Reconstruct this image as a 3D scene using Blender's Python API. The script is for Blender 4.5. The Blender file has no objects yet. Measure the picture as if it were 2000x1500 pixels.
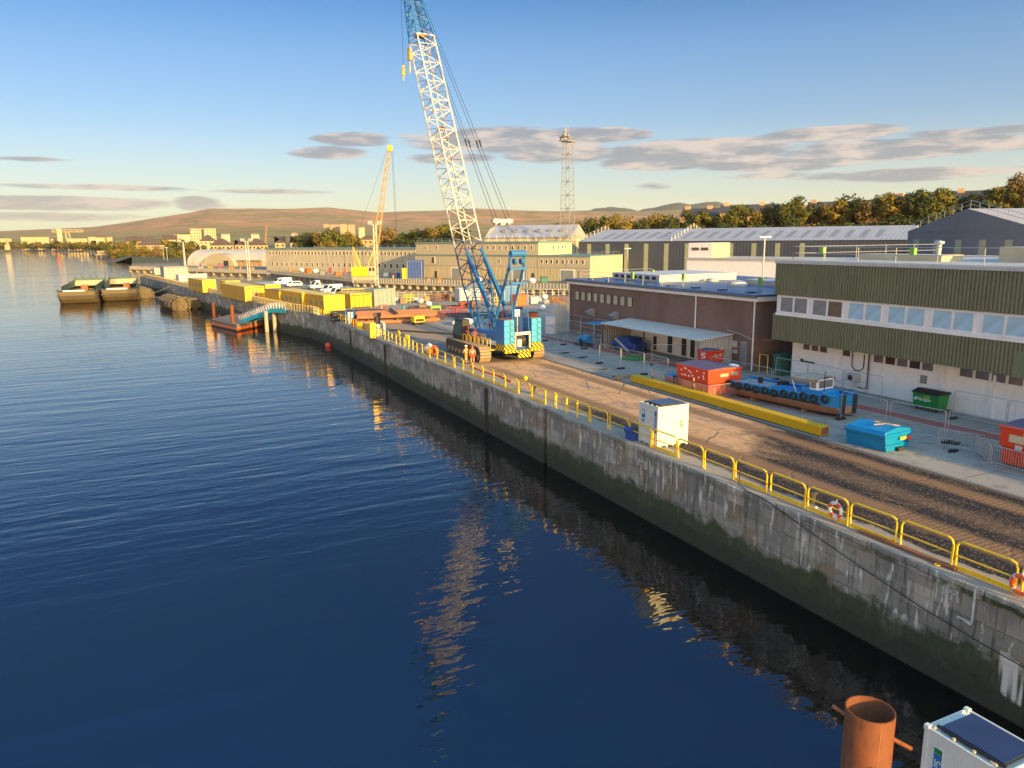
import bpy, bmesh, math, random
from math import sin, cos, radians, pi, atan2, hypot, sqrt, tan
from mathutils import Vector, Matrix, noise
from mathutils.geometry import tessellate_polygon
sc = bpy.context.scene
COL = sc.collection
# ---------------------------------------------------------------- camera
FX, PITCH, ROLL, YAW = 1480.0, math.atan(284/1480), 0.009, radians(25.5)
CAM = Vector((-25.05, 0, 12.0))
_f0 = Vector((sin(YAW), cos(YAW), 0)); _r0 = Vector((cos(YAW), -sin(YAW), 0))
FW = _f0*cos(PITCH)+Vector((0, 0, -sin(PITCH))); UPV = _f0*sin(PITCH)+Vector((0, 0, cos(PITCH)))
RT = _r0*cos(ROLL)-UPV*sin(ROLL); UP = _r0*sin(ROLL)+UPV*cos(ROLL)
cd = bpy.data.cameras.new('camera'); cam = bpy.data.objects.new('camera', cd); COL.objects.link(cam)
cd.sensor_width = 36; cd.lens = FX/2000*36; cd.clip_end = 30000; cd.clip_start = .1
cam.matrix_world = Matrix(((RT.x, UP.x, -FW.x, CAM.x), (RT.y, UP.y, -FW.y, CAM.y), (RT.z, UP.z, -FW.z, CAM.z), (0, 0, 0, 1)))
sc.camera = cam
# ---------------------------------------------------------------- sun, sky, exposure
SUN_EL, SUN_AZ = radians(12.0), radians(167.5)          # azimuth clockwise from +Y
SUNV = Vector((sin(SUN_AZ)*cos(SUN_EL), cos(SUN_AZ)*cos(SUN_EL), sin(SUN_EL)))
ld = bpy.data.lights.new('sun', 'SUN'); ld.energy = 5.0; ld.angle = radians(.5); ld.color = (1, .65, .21)
lo = bpy.data.objects.new('sun', ld); COL.objects.link(lo); lo.rotation_euler = SUNV.to_track_quat('Z', 'Y').to_euler()
sc.view_settings.view_transform = 'Standard'; sc.view_settings.look = 'None'; sc.view_settings.gamma = 1
sc.view_settings.exposure = 0.98
world = bpy.data.worlds.new('World'); sc.world = world; world.use_nodes = True

class N:
    """small node-expression helper"""
    def __init__(s, tree): s.t = tree
    def new(s, ty, **k):
        n = s.t.nodes.new(ty)
        for a, b in k.items(): setattr(n, a, b)
        return n
    def put(s, inp, v):
        if isinstance(v, bpy.types.NodeSocket): s.t.links.new(v, inp)
        elif v is not None:
            if isinstance(v, tuple) and len(v) == 3 and inp.type == 'RGBA': v = (*v, 1)
            inp.default_value = v
    def m(s, op, a, b=None, c=None, clamp=False):
        n = s.new('ShaderNodeMath', operation=op, use_clamp=clamp); s.put(n.inputs[0], a)
        if b is not None: s.put(n.inputs[1], b)
        if c is not None: s.put(n.inputs[2], c)
        return n.outputs[0]
    def mix(s, f, a, b, mode='MIX'):
        n = s.new('ShaderNodeMix', data_type='RGBA', blend_type=mode); s.put(n.inputs[0], f); s.put(n.inputs[6], a); s.put(n.inputs[7], b)
        return n.outputs[2]
    def noise(s, vec, scale, det=3, rough=.55, dist=0.0, out=0):
        n = s.new('ShaderNodeTexNoise'); s.put(n.inputs['Vector'], vec); s.put(n.inputs['Scale'], scale)
        n.inputs['Detail'].default_value = det; n.inputs['Roughness'].default_value = rough; n.inputs['Distortion'].default_value = dist
        return n.outputs[out]
    def vor(s, vec, scale, feature='F1', out=0):
        n = s.new('ShaderNodeTexVoronoi', feature=feature); s.put(n.inputs['Vector'], vec); s.put(n.inputs['Scale'], scale)
        return n.outputs[out]
    def step(s, v, lo, hi, a=0.0, b=1.0):
        n = s.new('ShaderNodeMapRange', interpolation_type='SMOOTHSTEP'); s.put(n.inputs[0], v)
        for i, x in enumerate((lo, hi, a, b)): s.put(n.inputs[i+1], x)
        return n.outputs[0]
    def band(s, v, a, b, w=.1):
        return s.m('MULTIPLY', s.step(v, a-w, a+w), s.step(v, b-w, b+w, 1.0, 0.0))
    def xyz(s, v):
        n = s.new('ShaderNodeSeparateXYZ'); s.put(n.inputs[0], v); return n.outputs
    def vec(s, x, y, z):
        n = s.new('ShaderNodeCombineXYZ')
        for i, q in enumerate((x, y, z)): s.put(n.inputs[i], q)
        return n.outputs[0]
    def vs(s, v, scale, rot=0.0):
        n = s.new('ShaderNodeMapping'); s.put(n.inputs[0], v); n.inputs['Scale'].default_value = scale; n.inputs['Rotation'].default_value = (0, 0, rot)
        return n.outputs[0]

# world: Nishita sky plus thin evening cloud banks placed by direction
def build_world():
    t = world.node_tree; t.nodes.clear(); n = N(t)
    sky = n.new('ShaderNodeTexSky', sky_type='NISHITA', sun_disc=False, sun_elevation=SUN_EL, sun_rotation=SUN_AZ, altitude=20, air_density=1.0, dust_density=1.2, ozone_density=2.2)
    d = n.new('ShaderNodeTexCoord').outputs['Generated']
    X, Y, Z = n.xyz(d)
    az = n.m('MULTIPLY', n.m('ARCTAN2', X, Y), 180/pi)
    el = n.m('MULTIPLY', n.m('ARCSINE', Z), 180/pi)
    v = n.vec(n.m('MULTIPLY', az, .16), n.m('MULTIPLY', el, .95), 0.0)
    nz = n.noise(v, 1.0, 6, .6); nz2 = n.noise(n.vec(n.m('MULTIPLY', az, .05), n.m('MULTIPLY', el, .5), 7.0), 1.0, 4, .6)
    # (az, el, half width, half height, strength)
    cl = [(14.2, 7.0, 2.6, .42, 1.), (12.5, 6.1, 2.6, .38, .8), (25.5, 6.95, 7.2, .75, 1.1), (21.0, 5.75, 3.0, .35, .9), (29, 6.1, 3.6, .7, 1.1), (31.4, 7.2, 3.6, .5, 1.1),
          (39.0, 5.9, 6.2, .75, 1.15), (36.5, 5.2, 4.4, .42, 1.1), (48.0, 6.7, 4.0, .42, 1.1), (51.5, 5.5, 7.0, .62, 1.15), (44.5, 4.85, 5.5, .42, 1.0),
          (35.6, 3.65, 1.5, .25, .5), (52, 3.9, 7, .35, .75), (43.6, 4.1, 3.0, .25, .65), (-4.5, 2.45, 6.5, .40, .95), (3.7, 2.5, 1.6, .5, .8),
          (-2.0, 3.5, 5.5, .18, .7), (8, 3.4, 7, .16, .5), (-6.5, 1.6, 6, .3, .7), (-6, 5.1, 2.2, .15, .6), (56, 6.3, 5, .25, .6)]
    tot = None
    for a, e, w, h, k in cl:
        da = n.m('DIVIDE', n.m('SUBTRACT', az, a), w*1.25); de = n.m('DIVIDE', n.m('SUBTRACT', el, e), h*1.35)
        # flat bottoms: below the middle the bank ends sooner
        r = n.m('ADD', n.m('MULTIPLY', da, da), n.m('MULTIPLY', de, de))
        g = n.m('MULTIPLY', n.m('SUBTRACT', 1.0, r), k)
        tot = g if tot is None else n.m('MAXIMUM', tot, g)
    dens = n.m('ADD', n.m('MULTIPLY', tot, 1.15), n.m('MULTIPLY', n.m('SUBTRACT', nz, .5), 1.9))
    dens = n.m('ADD', dens, n.m('MULTIPLY', n.m('SUBTRACT', nz2, .5), 1.0))
    a = n.step(dens, .08, .62)
    a = n.m('MULTIPLY', a, .88)
    lit = n.step(n.noise(n.vec(n.m('MULTIPLY', az, .22), n.m('ADD', n.m('MULTIPLY', el, 1.1), .35), 3.0), 1.0, 4, .6), .42, .62)
    ccol = n.mix(lit, (2.45, 2.65, 2.95), (5.6, 4.7, 4.1))
    low = n.step(el, .5, 4.0)
    ccol = n.mix(low, (4.2, 3.7, 3.1), ccol)
    # warm thin air near the horizon opposite the low sun
    hs = n.new('ShaderNodeHueSaturation'); n.put(hs.inputs['Color'], sky.outputs[0]); hs.inputs['Saturation'].default_value = 1.0
    skyc = n.mix(1.0, hs.outputs[0], (SKYTINT), 'MULTIPLY')
    glow = n.step(el, -1.0, 9.0, 1.0, 0.0)
    skyc = n.mix(n.m('MULTIPLY', glow, .55), skyc, (9.0, 8.6, 5.0))
    mid = n.band(el, 3.0, 16.0, 4.0)
    skyc = n.mix(n.m('MULTIPLY', mid, .25), skyc, (4.6, 6.6, 8.6)); skyc = n.mix(n.step(el, 4.0, 20.0), skyc, (.33, .66, .93), 'MULTIPLY'); skyc = n.mix(n.step(el, 20.0, 50.0), skyc, (3.3, 3.6, 3.7), 'MULTIPLY')  # last step lifts the upper dome, for shade and water reflections
    side = n.m('ADD', n.m('MULTIPLY', X, sin(radians(25))), n.m('MULTIPLY', Y, cos(radians(25)))); fill = n.m('MAXIMUM', n.step(el, 40.0, 58.0), n.step(side, .5, -.1)); skyc = n.mix(fill, skyc, n.mix(1.0, skyc, (3.7, 1.95, 1.15), 'MULTIPLY'))  # added fill: sky overhead and outside the view brightened and warmed to lift shade
    back = n.m('MULTIPLY', n.step(n.m('MULTIPLY', Y, -1.0), .0, .8), n.step(el, -2.0, 12.0)); skyc = n.mix(back, skyc, n.mix(1.0, skyc, (1.7, 1.45, 1.15), 'MULTIPLY'))  # sun-side sky behind the camera raised further as added fill
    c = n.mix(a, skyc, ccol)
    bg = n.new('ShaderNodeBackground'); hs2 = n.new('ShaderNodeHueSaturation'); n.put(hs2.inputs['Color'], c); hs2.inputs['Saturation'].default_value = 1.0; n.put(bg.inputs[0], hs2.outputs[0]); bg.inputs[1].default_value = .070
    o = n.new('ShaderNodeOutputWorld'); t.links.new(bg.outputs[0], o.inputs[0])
SKYTINT = (.9, 1.0, 1.15)
build_world()

# ---------------------------------------------------------------- points from the survey of the place
def ray(px, py):
    a, b = (px-1000)/FX, -(py-750)/FX
    return RT*a+UP*b+FW
def W(px, py, z=0.0):
    r = ray(px, py); t = (z-CAM.z)/r.z
    return CAM+r*t
def at(px, py, D):
    r = ray(px, py); return CAM+r*(D/hypot(r.x, r.y))
def atY(px, py, Y):
    r = ray(px, py); return CAM+r*(Y/r.y)
def atX(px, py, X):
    r = ray(px, py); return CAM+r*((X-CAM.x)/r.x)

# ---------------------------------------------------------------- object helpers
def tag(o, label=None, cat=None, group=None, kind=None):
    if label: o['label'] = label
    if cat: o['category'] = cat
    if group: o['group'] = group
    if kind: o['kind'] = kind
    return o
def thing(name, label, cat, loc=(0, 0, 0), rz=0.0, group=None):
    o = bpy.data.objects.new(name, None); COL.objects.link(o); o.location = loc; o.rotation_euler = (0, 0, rz); o.empty_display_size = .3
    return tag(o, label, cat, group)
class MB:
    def __init__(s): s.v = []; s.f = []; s.mi = []; s.cur = 0
    def face(s, *p):
        i = len(s.v); s.v += [tuple(q) for q in p]; s.f.append(tuple(range(i, i+len(p)))); s.mi.append(s.cur); return s
    def box(s, x0, x1, y0, y1, z0, z1):
        i = len(s.v)
        s.v += [(x0, y0, z0), (x1, y0, z0), (x1, y1, z0), (x0, y1, z0), (x0, y0, z1), (x1, y0, z1), (x1, y1, z1), (x0, y1, z1)]
        for f in ((0, 3, 2, 1), (4, 5, 6, 7), (0, 1, 5, 4), (1, 2, 6, 5), (2, 3, 7, 6), (3, 0, 4, 7)):
            s.f.append(tuple(i+k for k in f)); s.mi.append(s.cur)
        return s
    def cbox(s, c, d, rz=0.0, rx=0.0):
        M = Matrix.Rotation(rz, 3, 'Z') @ Matrix.Rotation(rx, 3, 'X'); i = len(s.v)
        for q in ((-1, -1, -1), (1, -1, -1), (1, 1, -1), (-1, 1, -1), (-1, -1, 1), (1, -1, 1), (1, 1, 1), (-1, 1, 1)):
            p = M @ Vector((q[0]*d[0]/2, q[1]*d[1]/2, q[2]*d[2]/2))+Vector(c); s.v.append(tuple(p))
        for f in ((0, 3, 2, 1), (4, 5, 6, 7), (0, 1, 5, 4), (1, 2, 6, 5), (2, 3, 7, 6), (3, 0, 4, 7)):
            s.f.append(tuple(i+k for k in f)); s.mi.append(s.cur)
        return s
    def tube(s, pts, r, n=6, cap=True, r2=None):
        pts = [Vector(p) for p in pts]; base = len(s.v); k = len(pts); up = None
        for j, p in enumerate(pts):
            d = (pts[min(j+1, k-1)]-pts[max(j-1, 0)]).normalized()
            if up is None: up = Vector((0, 0, 1)) if abs(d.z) < .9 else Vector((1, 0, 0))
            a = d.cross(up).normalized(); b = a.cross(d).normalized(); up = b
            rr = r if r2 is None else r+(r2-r)*j/(k-1)
            for q in range(n):
                t = 2*pi*q/n; s.v.append(tuple(p+a*cos(t)*rr+b*sin(t)*rr))
        for j in range(k-1):
            for q in range(n):
                a0 = base+j*n+q; a1 = base+j*n+(q+1) % n
                s.f.append((a0, a1, a1+n, a0+n)); s.mi.append(s.cur)
        if cap:
            s.f.append(tuple(base+q for q in range(n))[::-1]); s.mi.append(s.cur)
            s.f.append(tuple(base+(k-1)*n+q for q in range(n))); s.mi.append(s.cur)
        return s
    def cyl(s, c, r, h, n=16, axis='Z', r2=None):
        c = Vector(c); d = {'X': Vector((h, 0, 0)), 'Y': Vector((0, h, 0)), 'Z': Vector((0, 0, h))}[axis]
        return s.tube([c, c+d], r, n, True, r2)
    def prism(s, poly, y0, y1, ax='Y'):
        """poly in (a, z); extruded along Y (a = x) or along X (a = y)"""
        i = len(s.v); k = len(poly)
        for yy in (y0, y1):
            for a, z in poly: s.v.append((a, yy, z) if ax == 'Y' else (yy, a, z))
        s.f.append(tuple(range(i, i+k))); s.f.append(tuple(range(i+2*k-1, i+k-1, -1))); s.mi += [s.cur]*2
        for q in range(k):
            s.f.append((i+q, i+k+q, i+k+(q+1) % k, i+(q+1) % k)); s.mi.append(s.cur)
        return s
    def slab(s, poly, z0, z1):
        i = len(s.v); k = len(poly)
        for zz in (z0, z1):
            for x, y in poly: s.v.append((x, y, zz))
        s.f.append(tuple(range(i+k-1, i-1, -1))); s.f.append(tuple(range(i+k, i+2*k))); s.mi += [s.cur]*2
        for q in range(k):
            s.f.append((i+q, i+(q+1) % k, i+k+(q+1) % k, i+k+q)); s.mi.append(s.cur)
        return s
    def ico(s, c, r, sub=1, sq=(1, 1, 1), jit=0.0, rnd=random):
        bm = bmesh.new(); bmesh.ops.create_icosphere(bm, subdivisions=sub, radius=1); i = len(s.v)
        for v in bm.verts:
            j = 1+rnd.uniform(-jit, jit); s.v.append((c[0]+v.co.x*r*sq[0]*j, c[1]+v.co.y*r*sq[1]*j, c[2]+v.co.z*r*sq[2]*j))
        for f in bm.faces: s.f.append(tuple(i+v.index for v in f.verts)); s.mi.append(s.cur)
        bm.free(); return s
    def torus(s, c, R, r, axis='X', n=18, m=8, a0=0.0, a1=2*pi):
        c = Vector(c); full = abs(a1-a0-2*pi) < 1e-6
        e1, e2, e3 = {'X': (Vector((0, 1, 0)), Vector((0, 0, 1)), Vector((1, 0, 0))), 'Y': (Vector((1, 0, 0)), Vector((0, 0, 1)), Vector((0, 1, 0))), 'Z': (Vector((1, 0, 0)), Vector((0, 1, 0)), Vector((0, 0, 1)))}[axis]
        base = len(s.v); k = n if full else n+1
        for j in range(k):
            t = a0+(a1-a0)*j/n; d = e1*cos(t)+e2*sin(t)
            for q in range(m):
                u = 2*pi*q/m; s.v.append(tuple(c+d*(R+r*cos(u))+e3*r*sin(u)))
        for j in range(n):
            for q in range(m):
                a = base+(j % k)*m+q; b = base+(j % k)*m+(q+1) % m; j2 = (j+1) % k
                s.f.append((a, b, base+j2*m+(q+1) % m, base+j2*m+q)); s.mi.append(s.cur)
        return s
    def lattice(s, p0, p1, a, w0, d0, w1, d1, n, rc=.06, rb=.03, k=5):
        """four chords between p0 and p1; a = lateral axis; w,d = width along a and depth across"""
        p0, p1 = Vector(p0), Vector(p1); ax = (p1-p0).normalized(); a = Vector(a).normalized(); b = ax.cross(a).normalized()
        def P(i, t):
            w = (w0+(w1-w0)*t)/2; d = (d0+(d1-d0)*t)/2; c = p0+(p1-p0)*t
            sx, sy = ((-1, -1), (1, -1), (1, 1), (-1, 1))[i]; return c+a*w*sx+b*d*sy
        for i in range(4): s.tube([P(i, 0), P(i, 1)], rc, k+1)
        for j in range(n):
            t0, t1 = j/n, (j+1)/n
            for i in range(4):
                i2 = (i+1) % 4
                if j % 2: s.tube([P(i, t0), P(i2, t1)], rb, k, False)
                else: s.tube([P(i2, t0), P(i, t1)], rb, k, False)
                if j % 2 == 0: s.tube([P(i, t0), P(i2, t0)], rb, k, False)
        for i in range(4): s.tube([P(i, 1), P((i+1) % 4, 1)], rb*1.3, k, False)
        return s
    def build(s, name, mats, parent=None, loc=None, smooth=False, bev=0.0):
        me = bpy.data.meshes.new(name); me.from_pydata(s.v, [], s.f); 
        if not isinstance(mats, (list, tuple)): mats = [mats]
        for m in mats: me.materials.append(m)
        if len(mats) > 1: me.polygons.foreach_set('material_index', s.mi)
        if smooth: me.polygons.foreach_set('use_smooth', [True]*len(me.polygons))
        me.update(); bm = bmesh.new(); bm.from_mesh(me)
        if smooth: bmesh.ops.remove_doubles(bm, verts=bm.verts, dist=1e-4)
        bmesh.ops.recalc_face_normals(bm, faces=bm.faces); bm.to_mesh(me); bm.free()
        o = bpy.data.objects.new(name, me); COL.objects.link(o)
        if parent: o.parent = parent
        if loc is not None: o.location = loc
        if bev:
            b = o.modifiers.new('bevel', 'BEVEL'); b.width = bev; b.segments = 2; b.limit_method = 'ANGLE'
        return o
KIDS = {}
def kids(o): return [c for c in o.children]
def copy_tree(o, parent=None):
    c = o.copy(); COL.objects.link(c)
    if parent: c.parent = parent
    for ch in list(o.children): copy_tree(ch, c)
    return c
def place(proto, used, loc, rz, label, group=None, scale=None):
    o = proto if not used else copy_tree(proto)
    o.location = loc; o.rotation_euler = (0, 0, rz); o['label'] = label
    if group: o['group'] = group
    if scale: o.scale = scale
    return o
ORD = ['first', 'second', 'third', 'fourth', 'fifth', 'sixth', 'seventh', 'eighth', 'ninth', 'tenth', 'eleventh', 'twelfth', 'thirteenth', 'fourteenth', 'fifteenth', 'sixteenth', 'seventeenth', 'eighteenth', 'nineteenth']
TENS = ['', '', 'twenty', 'thirty', 'forty', 'fifty', 'sixty', 'seventy', 'eighty', 'ninety']
TENTH = ['', '', 'twentieth', 'thirtieth', 'fortieth', 'fiftieth', 'sixtieth', 'seventieth', 'eightieth', 'ninetieth']
def ordn(i):
    if i < 19: return ORD[i]
    k = i+1
    if k >= 100: return 'hundredth' if k == 100 else 'hundred and '+ordn(k-101)
    return TENTH[k//10] if k % 10 == 0 else TENS[k//10]+'-'+ORD[k % 10-1]

# ---------------------------------------------------------------- materials
def newmat(name):
    m = bpy.data.materials.new(name); m.use_nodes = True; t = m.node_tree; t.nodes.clear(); n = N(t)
    b = n.new('ShaderNodeBsdfPrincipled'); o = n.new('ShaderNodeOutputMaterial'); t.links.new(b.outputs[0], o.inputs[0])
    return m, n, b
def bump(n, b, h, dist=.02, strength=1.0):
    q = n.new('ShaderNodeBump'); q.inputs['Strength'].default_value = strength; q.inputs['Distance'].default_value = dist
    n.put(q.inputs['Height'], h); n.t.links.new(q.outputs[0], b.inputs['Normal'])
def mat(name, col, rough=.6, metal=0.0, var=.18, scale=1.2, dirt=.25, dcol=(.10, .075, .05), corr=0.0, cax=0, cd_=.03, bmp=0.0):
    """paint / plastic / metal with uneven tone, dirt blotches and optional corrugation along an axis"""
    m, n, b = newmat(name); tc = n.new('ShaderNodeTexCoord').outputs['Object']
    f = n.noise(tc, scale, 4); f2 = n.noise(n.vs(tc, (2.2, 2.2, .5)), scale*1.7, 5, .65)
    c = n.mix(f, tuple(x*(1-var) for x in col), tuple(min(1, x*(1+var)) for x in col))
    if dirt: c = n.mix(n.m('MULTIPLY', n.step(f2, .5, .75), dirt), c, dcol)
    n.put(b.inputs['Base Color'], c); n.put(b.inputs['Roughness'], n.m('ADD', n.m('MULTIPLY', f2, .3), rough-.15)); b.inputs['Metallic'].default_value = metal
    if corr:
        s = n.xyz(tc)[cax]; w = n.m('SINE', n.m('MULTIPLY', s, 2*pi/corr)); bump(n, b, w, cd_)
    elif bmp: bump(n, b, n.noise(tc, scale*8, 4), bmp)
    return m
M = {}
def defm(**k):
    for a, b in k.items(): M[a] = mat(a, *b[0], **b[1]) if isinstance(b, tuple) and isinstance(b[0], tuple) and isinstance(b[0][0], tuple) else mat(a, b)
defm(
 blue=(((.015, .16, .42),), dict(rough=.45)), sky_blue=(((.06, .38, .68),), dict(rough=.45)), deep_blue=(((.02, .07, .30),), dict(rough=.5)),
 boat_blue=(((.01, .24, .56),), dict(rough=.4, dirt=.25)), tank_blue=(((.0, .22, .50),), dict(rough=.4)), gang_blue=(((.0, .33, .52),), dict(rough=.5)),
 orange=(((.75, .12, .015),), dict(rough=.45, dirt=.2)), red=(((.62, .06, .02),), dict(rough=.5, dirt=.3)), skip_red=(((.62, .045, .012),), dict(rough=.45, dirt=.25)),
 crane_cream=(((.40, .29, .10),), dict(rough=.5, dirt=.3)), stay_blue=(((.02, .15, .40),), dict(rough=.45)), yellow=(((.93, .56, .015),), dict(rough=.4, dirt=.35, scale=3.)), cabin_yellow=(((.76, .46, .02),), dict(rough=.5, corr=.45, cd_=.05, dirt=.4, scale=1.)), beam_yellow=(((.60, .37, .0),), dict(rough=.45, var=.08, dirt=.12)),
 cabin_yellow_y=(((.66, .38, .02),), dict(rough=.5, corr=.45, cax=1, cd_=.06, dirt=.5, scale=1.)),
 green=(((.01, .22, .05),), dict(rough=.4)), dark_green=(((.01, .10, .07),), dict(rough=.5)), lime=(((.16, .36, .05),), dict(rough=.5)),
 white=(((.78, .78, .76),), dict(rough=.5, dirt=.2)), clean_white=(((.8, .8, .8),), dict(rough=.35, dirt=.05)), boom_white=(((.62, .60, .54),), dict(rough=.5, dirt=.3)),
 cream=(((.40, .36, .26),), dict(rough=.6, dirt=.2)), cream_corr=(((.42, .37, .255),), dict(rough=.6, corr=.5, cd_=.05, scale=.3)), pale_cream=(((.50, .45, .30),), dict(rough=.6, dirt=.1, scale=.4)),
 grey=(((.30, .31, .32),), dict()), light_grey=(((.48, .50, .50),), dict(dirt=.2)), mid_grey=(((.22, .24, .25),), dict(dirt=.3)), grey_green=(((.24, .32, .31),), dict(rough=.6, corr=.3, cd_=.03)),
 galv=(((.42, .44, .45),), dict(rough=.45, metal=.5, dirt=.15)), dark=(((.03, .03, .032),), dict(rough=.6)), black=(((.012, .012, .013),), dict(rough=.5, dirt=.1)), rubber=(((.018, .018, .02),), dict(rough=.75, bmp=.01)),
 slate_clad=(((.045, .055, .085),), dict(rough=.55, corr=.9, cd_=.015, scale=.15, dirt=.12)), slate_flat=(((.12, .135, .165),), dict(rough=.6, scale=.1, dirt=.1)),
 skylight=(((.27, .30, .22),), dict(rough=.4, scale=.3)), roof_pale=(((.36, .37, .40),), dict(rough=.5, corr=1.0, cax=0, cd_=.012, scale=.2, dirt=.2)),
 roof_flat=(((.42, .42, .41),), dict(rough=.7, scale=.3, dirt=.3)), roof_blue=(((.03, .08, .19),), dict(rough=.35, scale=.25, dirt=.2, dcol=(.12, .15, .2))), trim_blue=(((.12, .22, .25),), dict()),
 rust=(((.24, .10, .045),), dict(rough=.8, var=.4, scale=2.2, dirt=.5, dcol=(.07, .03, .02))), rust_pile=(((.18, .050, .008),), dict(rough=.7, var=.45, scale=2.6, dirt=.85, dcol=(.07, .028, .012))),
 pipe_rust=(((.36, .15, .065),), dict(rough=.7, var=.3, scale=1.)), steel_dark=(((.05, .045, .05),), dict(rough=.6, metal=.3, var=.4)), track=(((.30, .22, .13),), dict(rough=.8, var=.35, scale=4)),
 hull_brown=(((.46, .22, .12),), dict(rough=.55, var=.3, scale=1.5)), canvas=(((.34, .29, .23),), dict(rough=.85)), wood=(((.33, .22, .12),), dict(rough=.8, var=.3)),
 deck=(((.22, .17, .13),), dict(rough=.8, var=.3, scale=2)), concrete=(((.34, .31, .27),), dict(rough=.85, var=.25, scale=.8, dirt=.5)), concrete_lit=(((.40, .36, .28),), dict(rough=.85, var=.25, scale=.5, dirt=.4)),
 post_tan=(((.62, .48, .22),), dict(rough=.8, dirt=.4)), skin=(((.50, .28, .18),), dict(dirt=0)), hivis=(((.85, .16, .02),), dict(rough=.8, dirt=.1, scale=6)), reflective=(((.75, .75, .68),), dict(rough=.4)), hat_white=(((.8, .78, .7),), dict(rough=.3, dirt=0)),
 white_render=(((.84, .85, .85),), dict(rough=.8, var=.1, scale=.5, dirt=.28, dcol=(.34, .35, .34))), blind=(((.30, .48, .62),), dict(rough=.3, var=.15, scale=.8, dirt=.1)), brick_tan=(((.42, .26, .13),), dict(scale=.2, dirt=.2)),
 town_cream=(((.33, .27, .155),), dict(scale=.1, dirt=.15)), town_white=(((.38, .34, .235),), dict(scale=.1, dirt=.1)), town_pink=(((.42, .28, .19),), dict(scale=.1, dirt=.1)), town_roof=(((.09, .065, .05),), dict(scale=.2)),
 hill_roof=(((.06, .06, .065),), dict(scale=.1)), chimney=(((.55, .36, .2),), dict(scale=.5)), buoy=(((.7, .09, .05),), dict(rough=.5)), rope=(((.40, .32, .2),), dict(rough=.9)), cable=(((.015, .015, .018),), dict(rough=.6, dirt=0)),
 tank_teal=(((.05, .22, .2),), dict()), purple=(((.10, .08, .14),), dict()), hull_green=(((.06, .11, .07),), dict(dirt=.4, scale=.6)), hull_tan=(((.115, .09, .05),), dict(rough=.8, var=.3, scale=.5, dirt=.5)), barrier_red=(((.42, .06, .07),), dict()))
def glassmat(name, col, rough=.08):
    m, n, b = newmat(name); tc = n.new('ShaderNodeTexCoord').outputs['Object']
    n.put(b.inputs['Base Color'], n.mix(n.noise(tc, 1.1, 2), tuple(x*.6 for x in col), tuple(x*1.4 for x in col))); b.inputs['Roughness'].default_value = rough
    b.inputs['Specular IOR Level'].default_value = .8; return m
M['glass'] = glassmat('glass', (.035, .04, .045)); M['glass_dark'] = glassmat('glass_dark', (.02, .02, .022)); M['solar'] = glassmat('solar', (.03, .045, .10), .25)
M['pane_blue'] = glassmat('pane_blue', (.30, .52, .68), .25); M['pane_grey'] = glassmat('pane_grey', (.16, .17, .2), .12); M['pane_brown'] = glassmat('pane_brown', (.10, .05, .035), .1)

def m_chevron():
    m, n, b = newmat('chevron'); x, y, z = n.xyz(n.new('ShaderNodeTexCoord').outputs['Object'])
    f = n.m('FRACT', n.m('MULTIPLY', n.m('ADD', n.m('ADD', x, y), z), 2.3))
    n.put(b.inputs['Base Color'], n.mix(n.step(f, .48, .52), (.8, .55, .02), (.03, .03, .03))); b.inputs['Roughness'].default_value = .5; return m
M['chevron'] = m_chevron()
def m_warn():
    m, n, b = newmat('red_white'); x, y, z = n.xyz(n.new('ShaderNodeTexCoord').outputs['Object'])
    f = n.m('FRACT', n.m('MULTIPLY', n.m('ADD', x, y), .45)); n.put(b.inputs['Base Color'], n.mix(n.step(f, .45, .47), (.62, .06, .03), (.8, .8, .78))); b.inputs['Roughness'].default_value = .5; return m
def m_brick(name, c1, c2, mortar, s=1.0, ax=1):
    m, n, b = newmat(name); g = n.new('ShaderNodeTexCoord').outputs['Object']; x, y, z = n.xyz(g)
    t = n.new('ShaderNodeTexBrick'); n.put(t.inputs['Vector'], n.vec(n.m('ADD', x, y), z, 0.0)); t.inputs['Scale'].default_value = s
    n.put(t.inputs['Color1'], c1); n.put(t.inputs['Color2'], c2); n.put(t.inputs['Mortar'], mortar)
    t.inputs['Mortar Size'].default_value = .010; t.inputs['Brick Width'].default_value = .23; t.inputs['Row Height'].default_value = .077
    c = n.mix(n.m('MULTIPLY', n.step(n.noise(n.vs(g, (1, 1, .3)), .35, 5), .4, .7), .45), t.outputs[0], tuple(x*.55 for x in c1))
    n.put(b.inputs['Base Color'], c); b.inputs['Roughness'].default_value = .85; return m
M['brick'] = m_brick('brick', (.21, .12, .09), (.155, .09, .075), (.26, .20, .16))
def m_cladding():
    m, n, b = newmat('green_cladding'); g = n.new('ShaderNodeTexCoord').outputs['Object']; x, y, z = n.xyz(g)
    sheet = n.noise(n.vec(n.m('FLOOR', n.m('MULTIPLY', y, .95)), n.m('FLOOR', n.m('MULTIPLY', z, .33)), 0.0), 3.3, 0)
    c = n.mix(sheet, (.155, .165, .10), (.21, .22, .135))
    st = n.noise(n.vs(g, (1, 3.5, .35)), .8, 5, .7); c = n.mix(n.m('MULTIPLY', n.step(st, .48, .72), .5), c, (.09, .105, .07))
    c = n.mix(n.m('MULTIPLY', n.step(n.noise(n.vs(g, (1, 5, .5)), 1.1, 4), .6, .75), .35), c, (.3, .32, .24))
    n.put(b.inputs['Base Color'], c); b.inputs['Roughness'].default_value = .65; return m
M['cladding'] = m_cladding()
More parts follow.
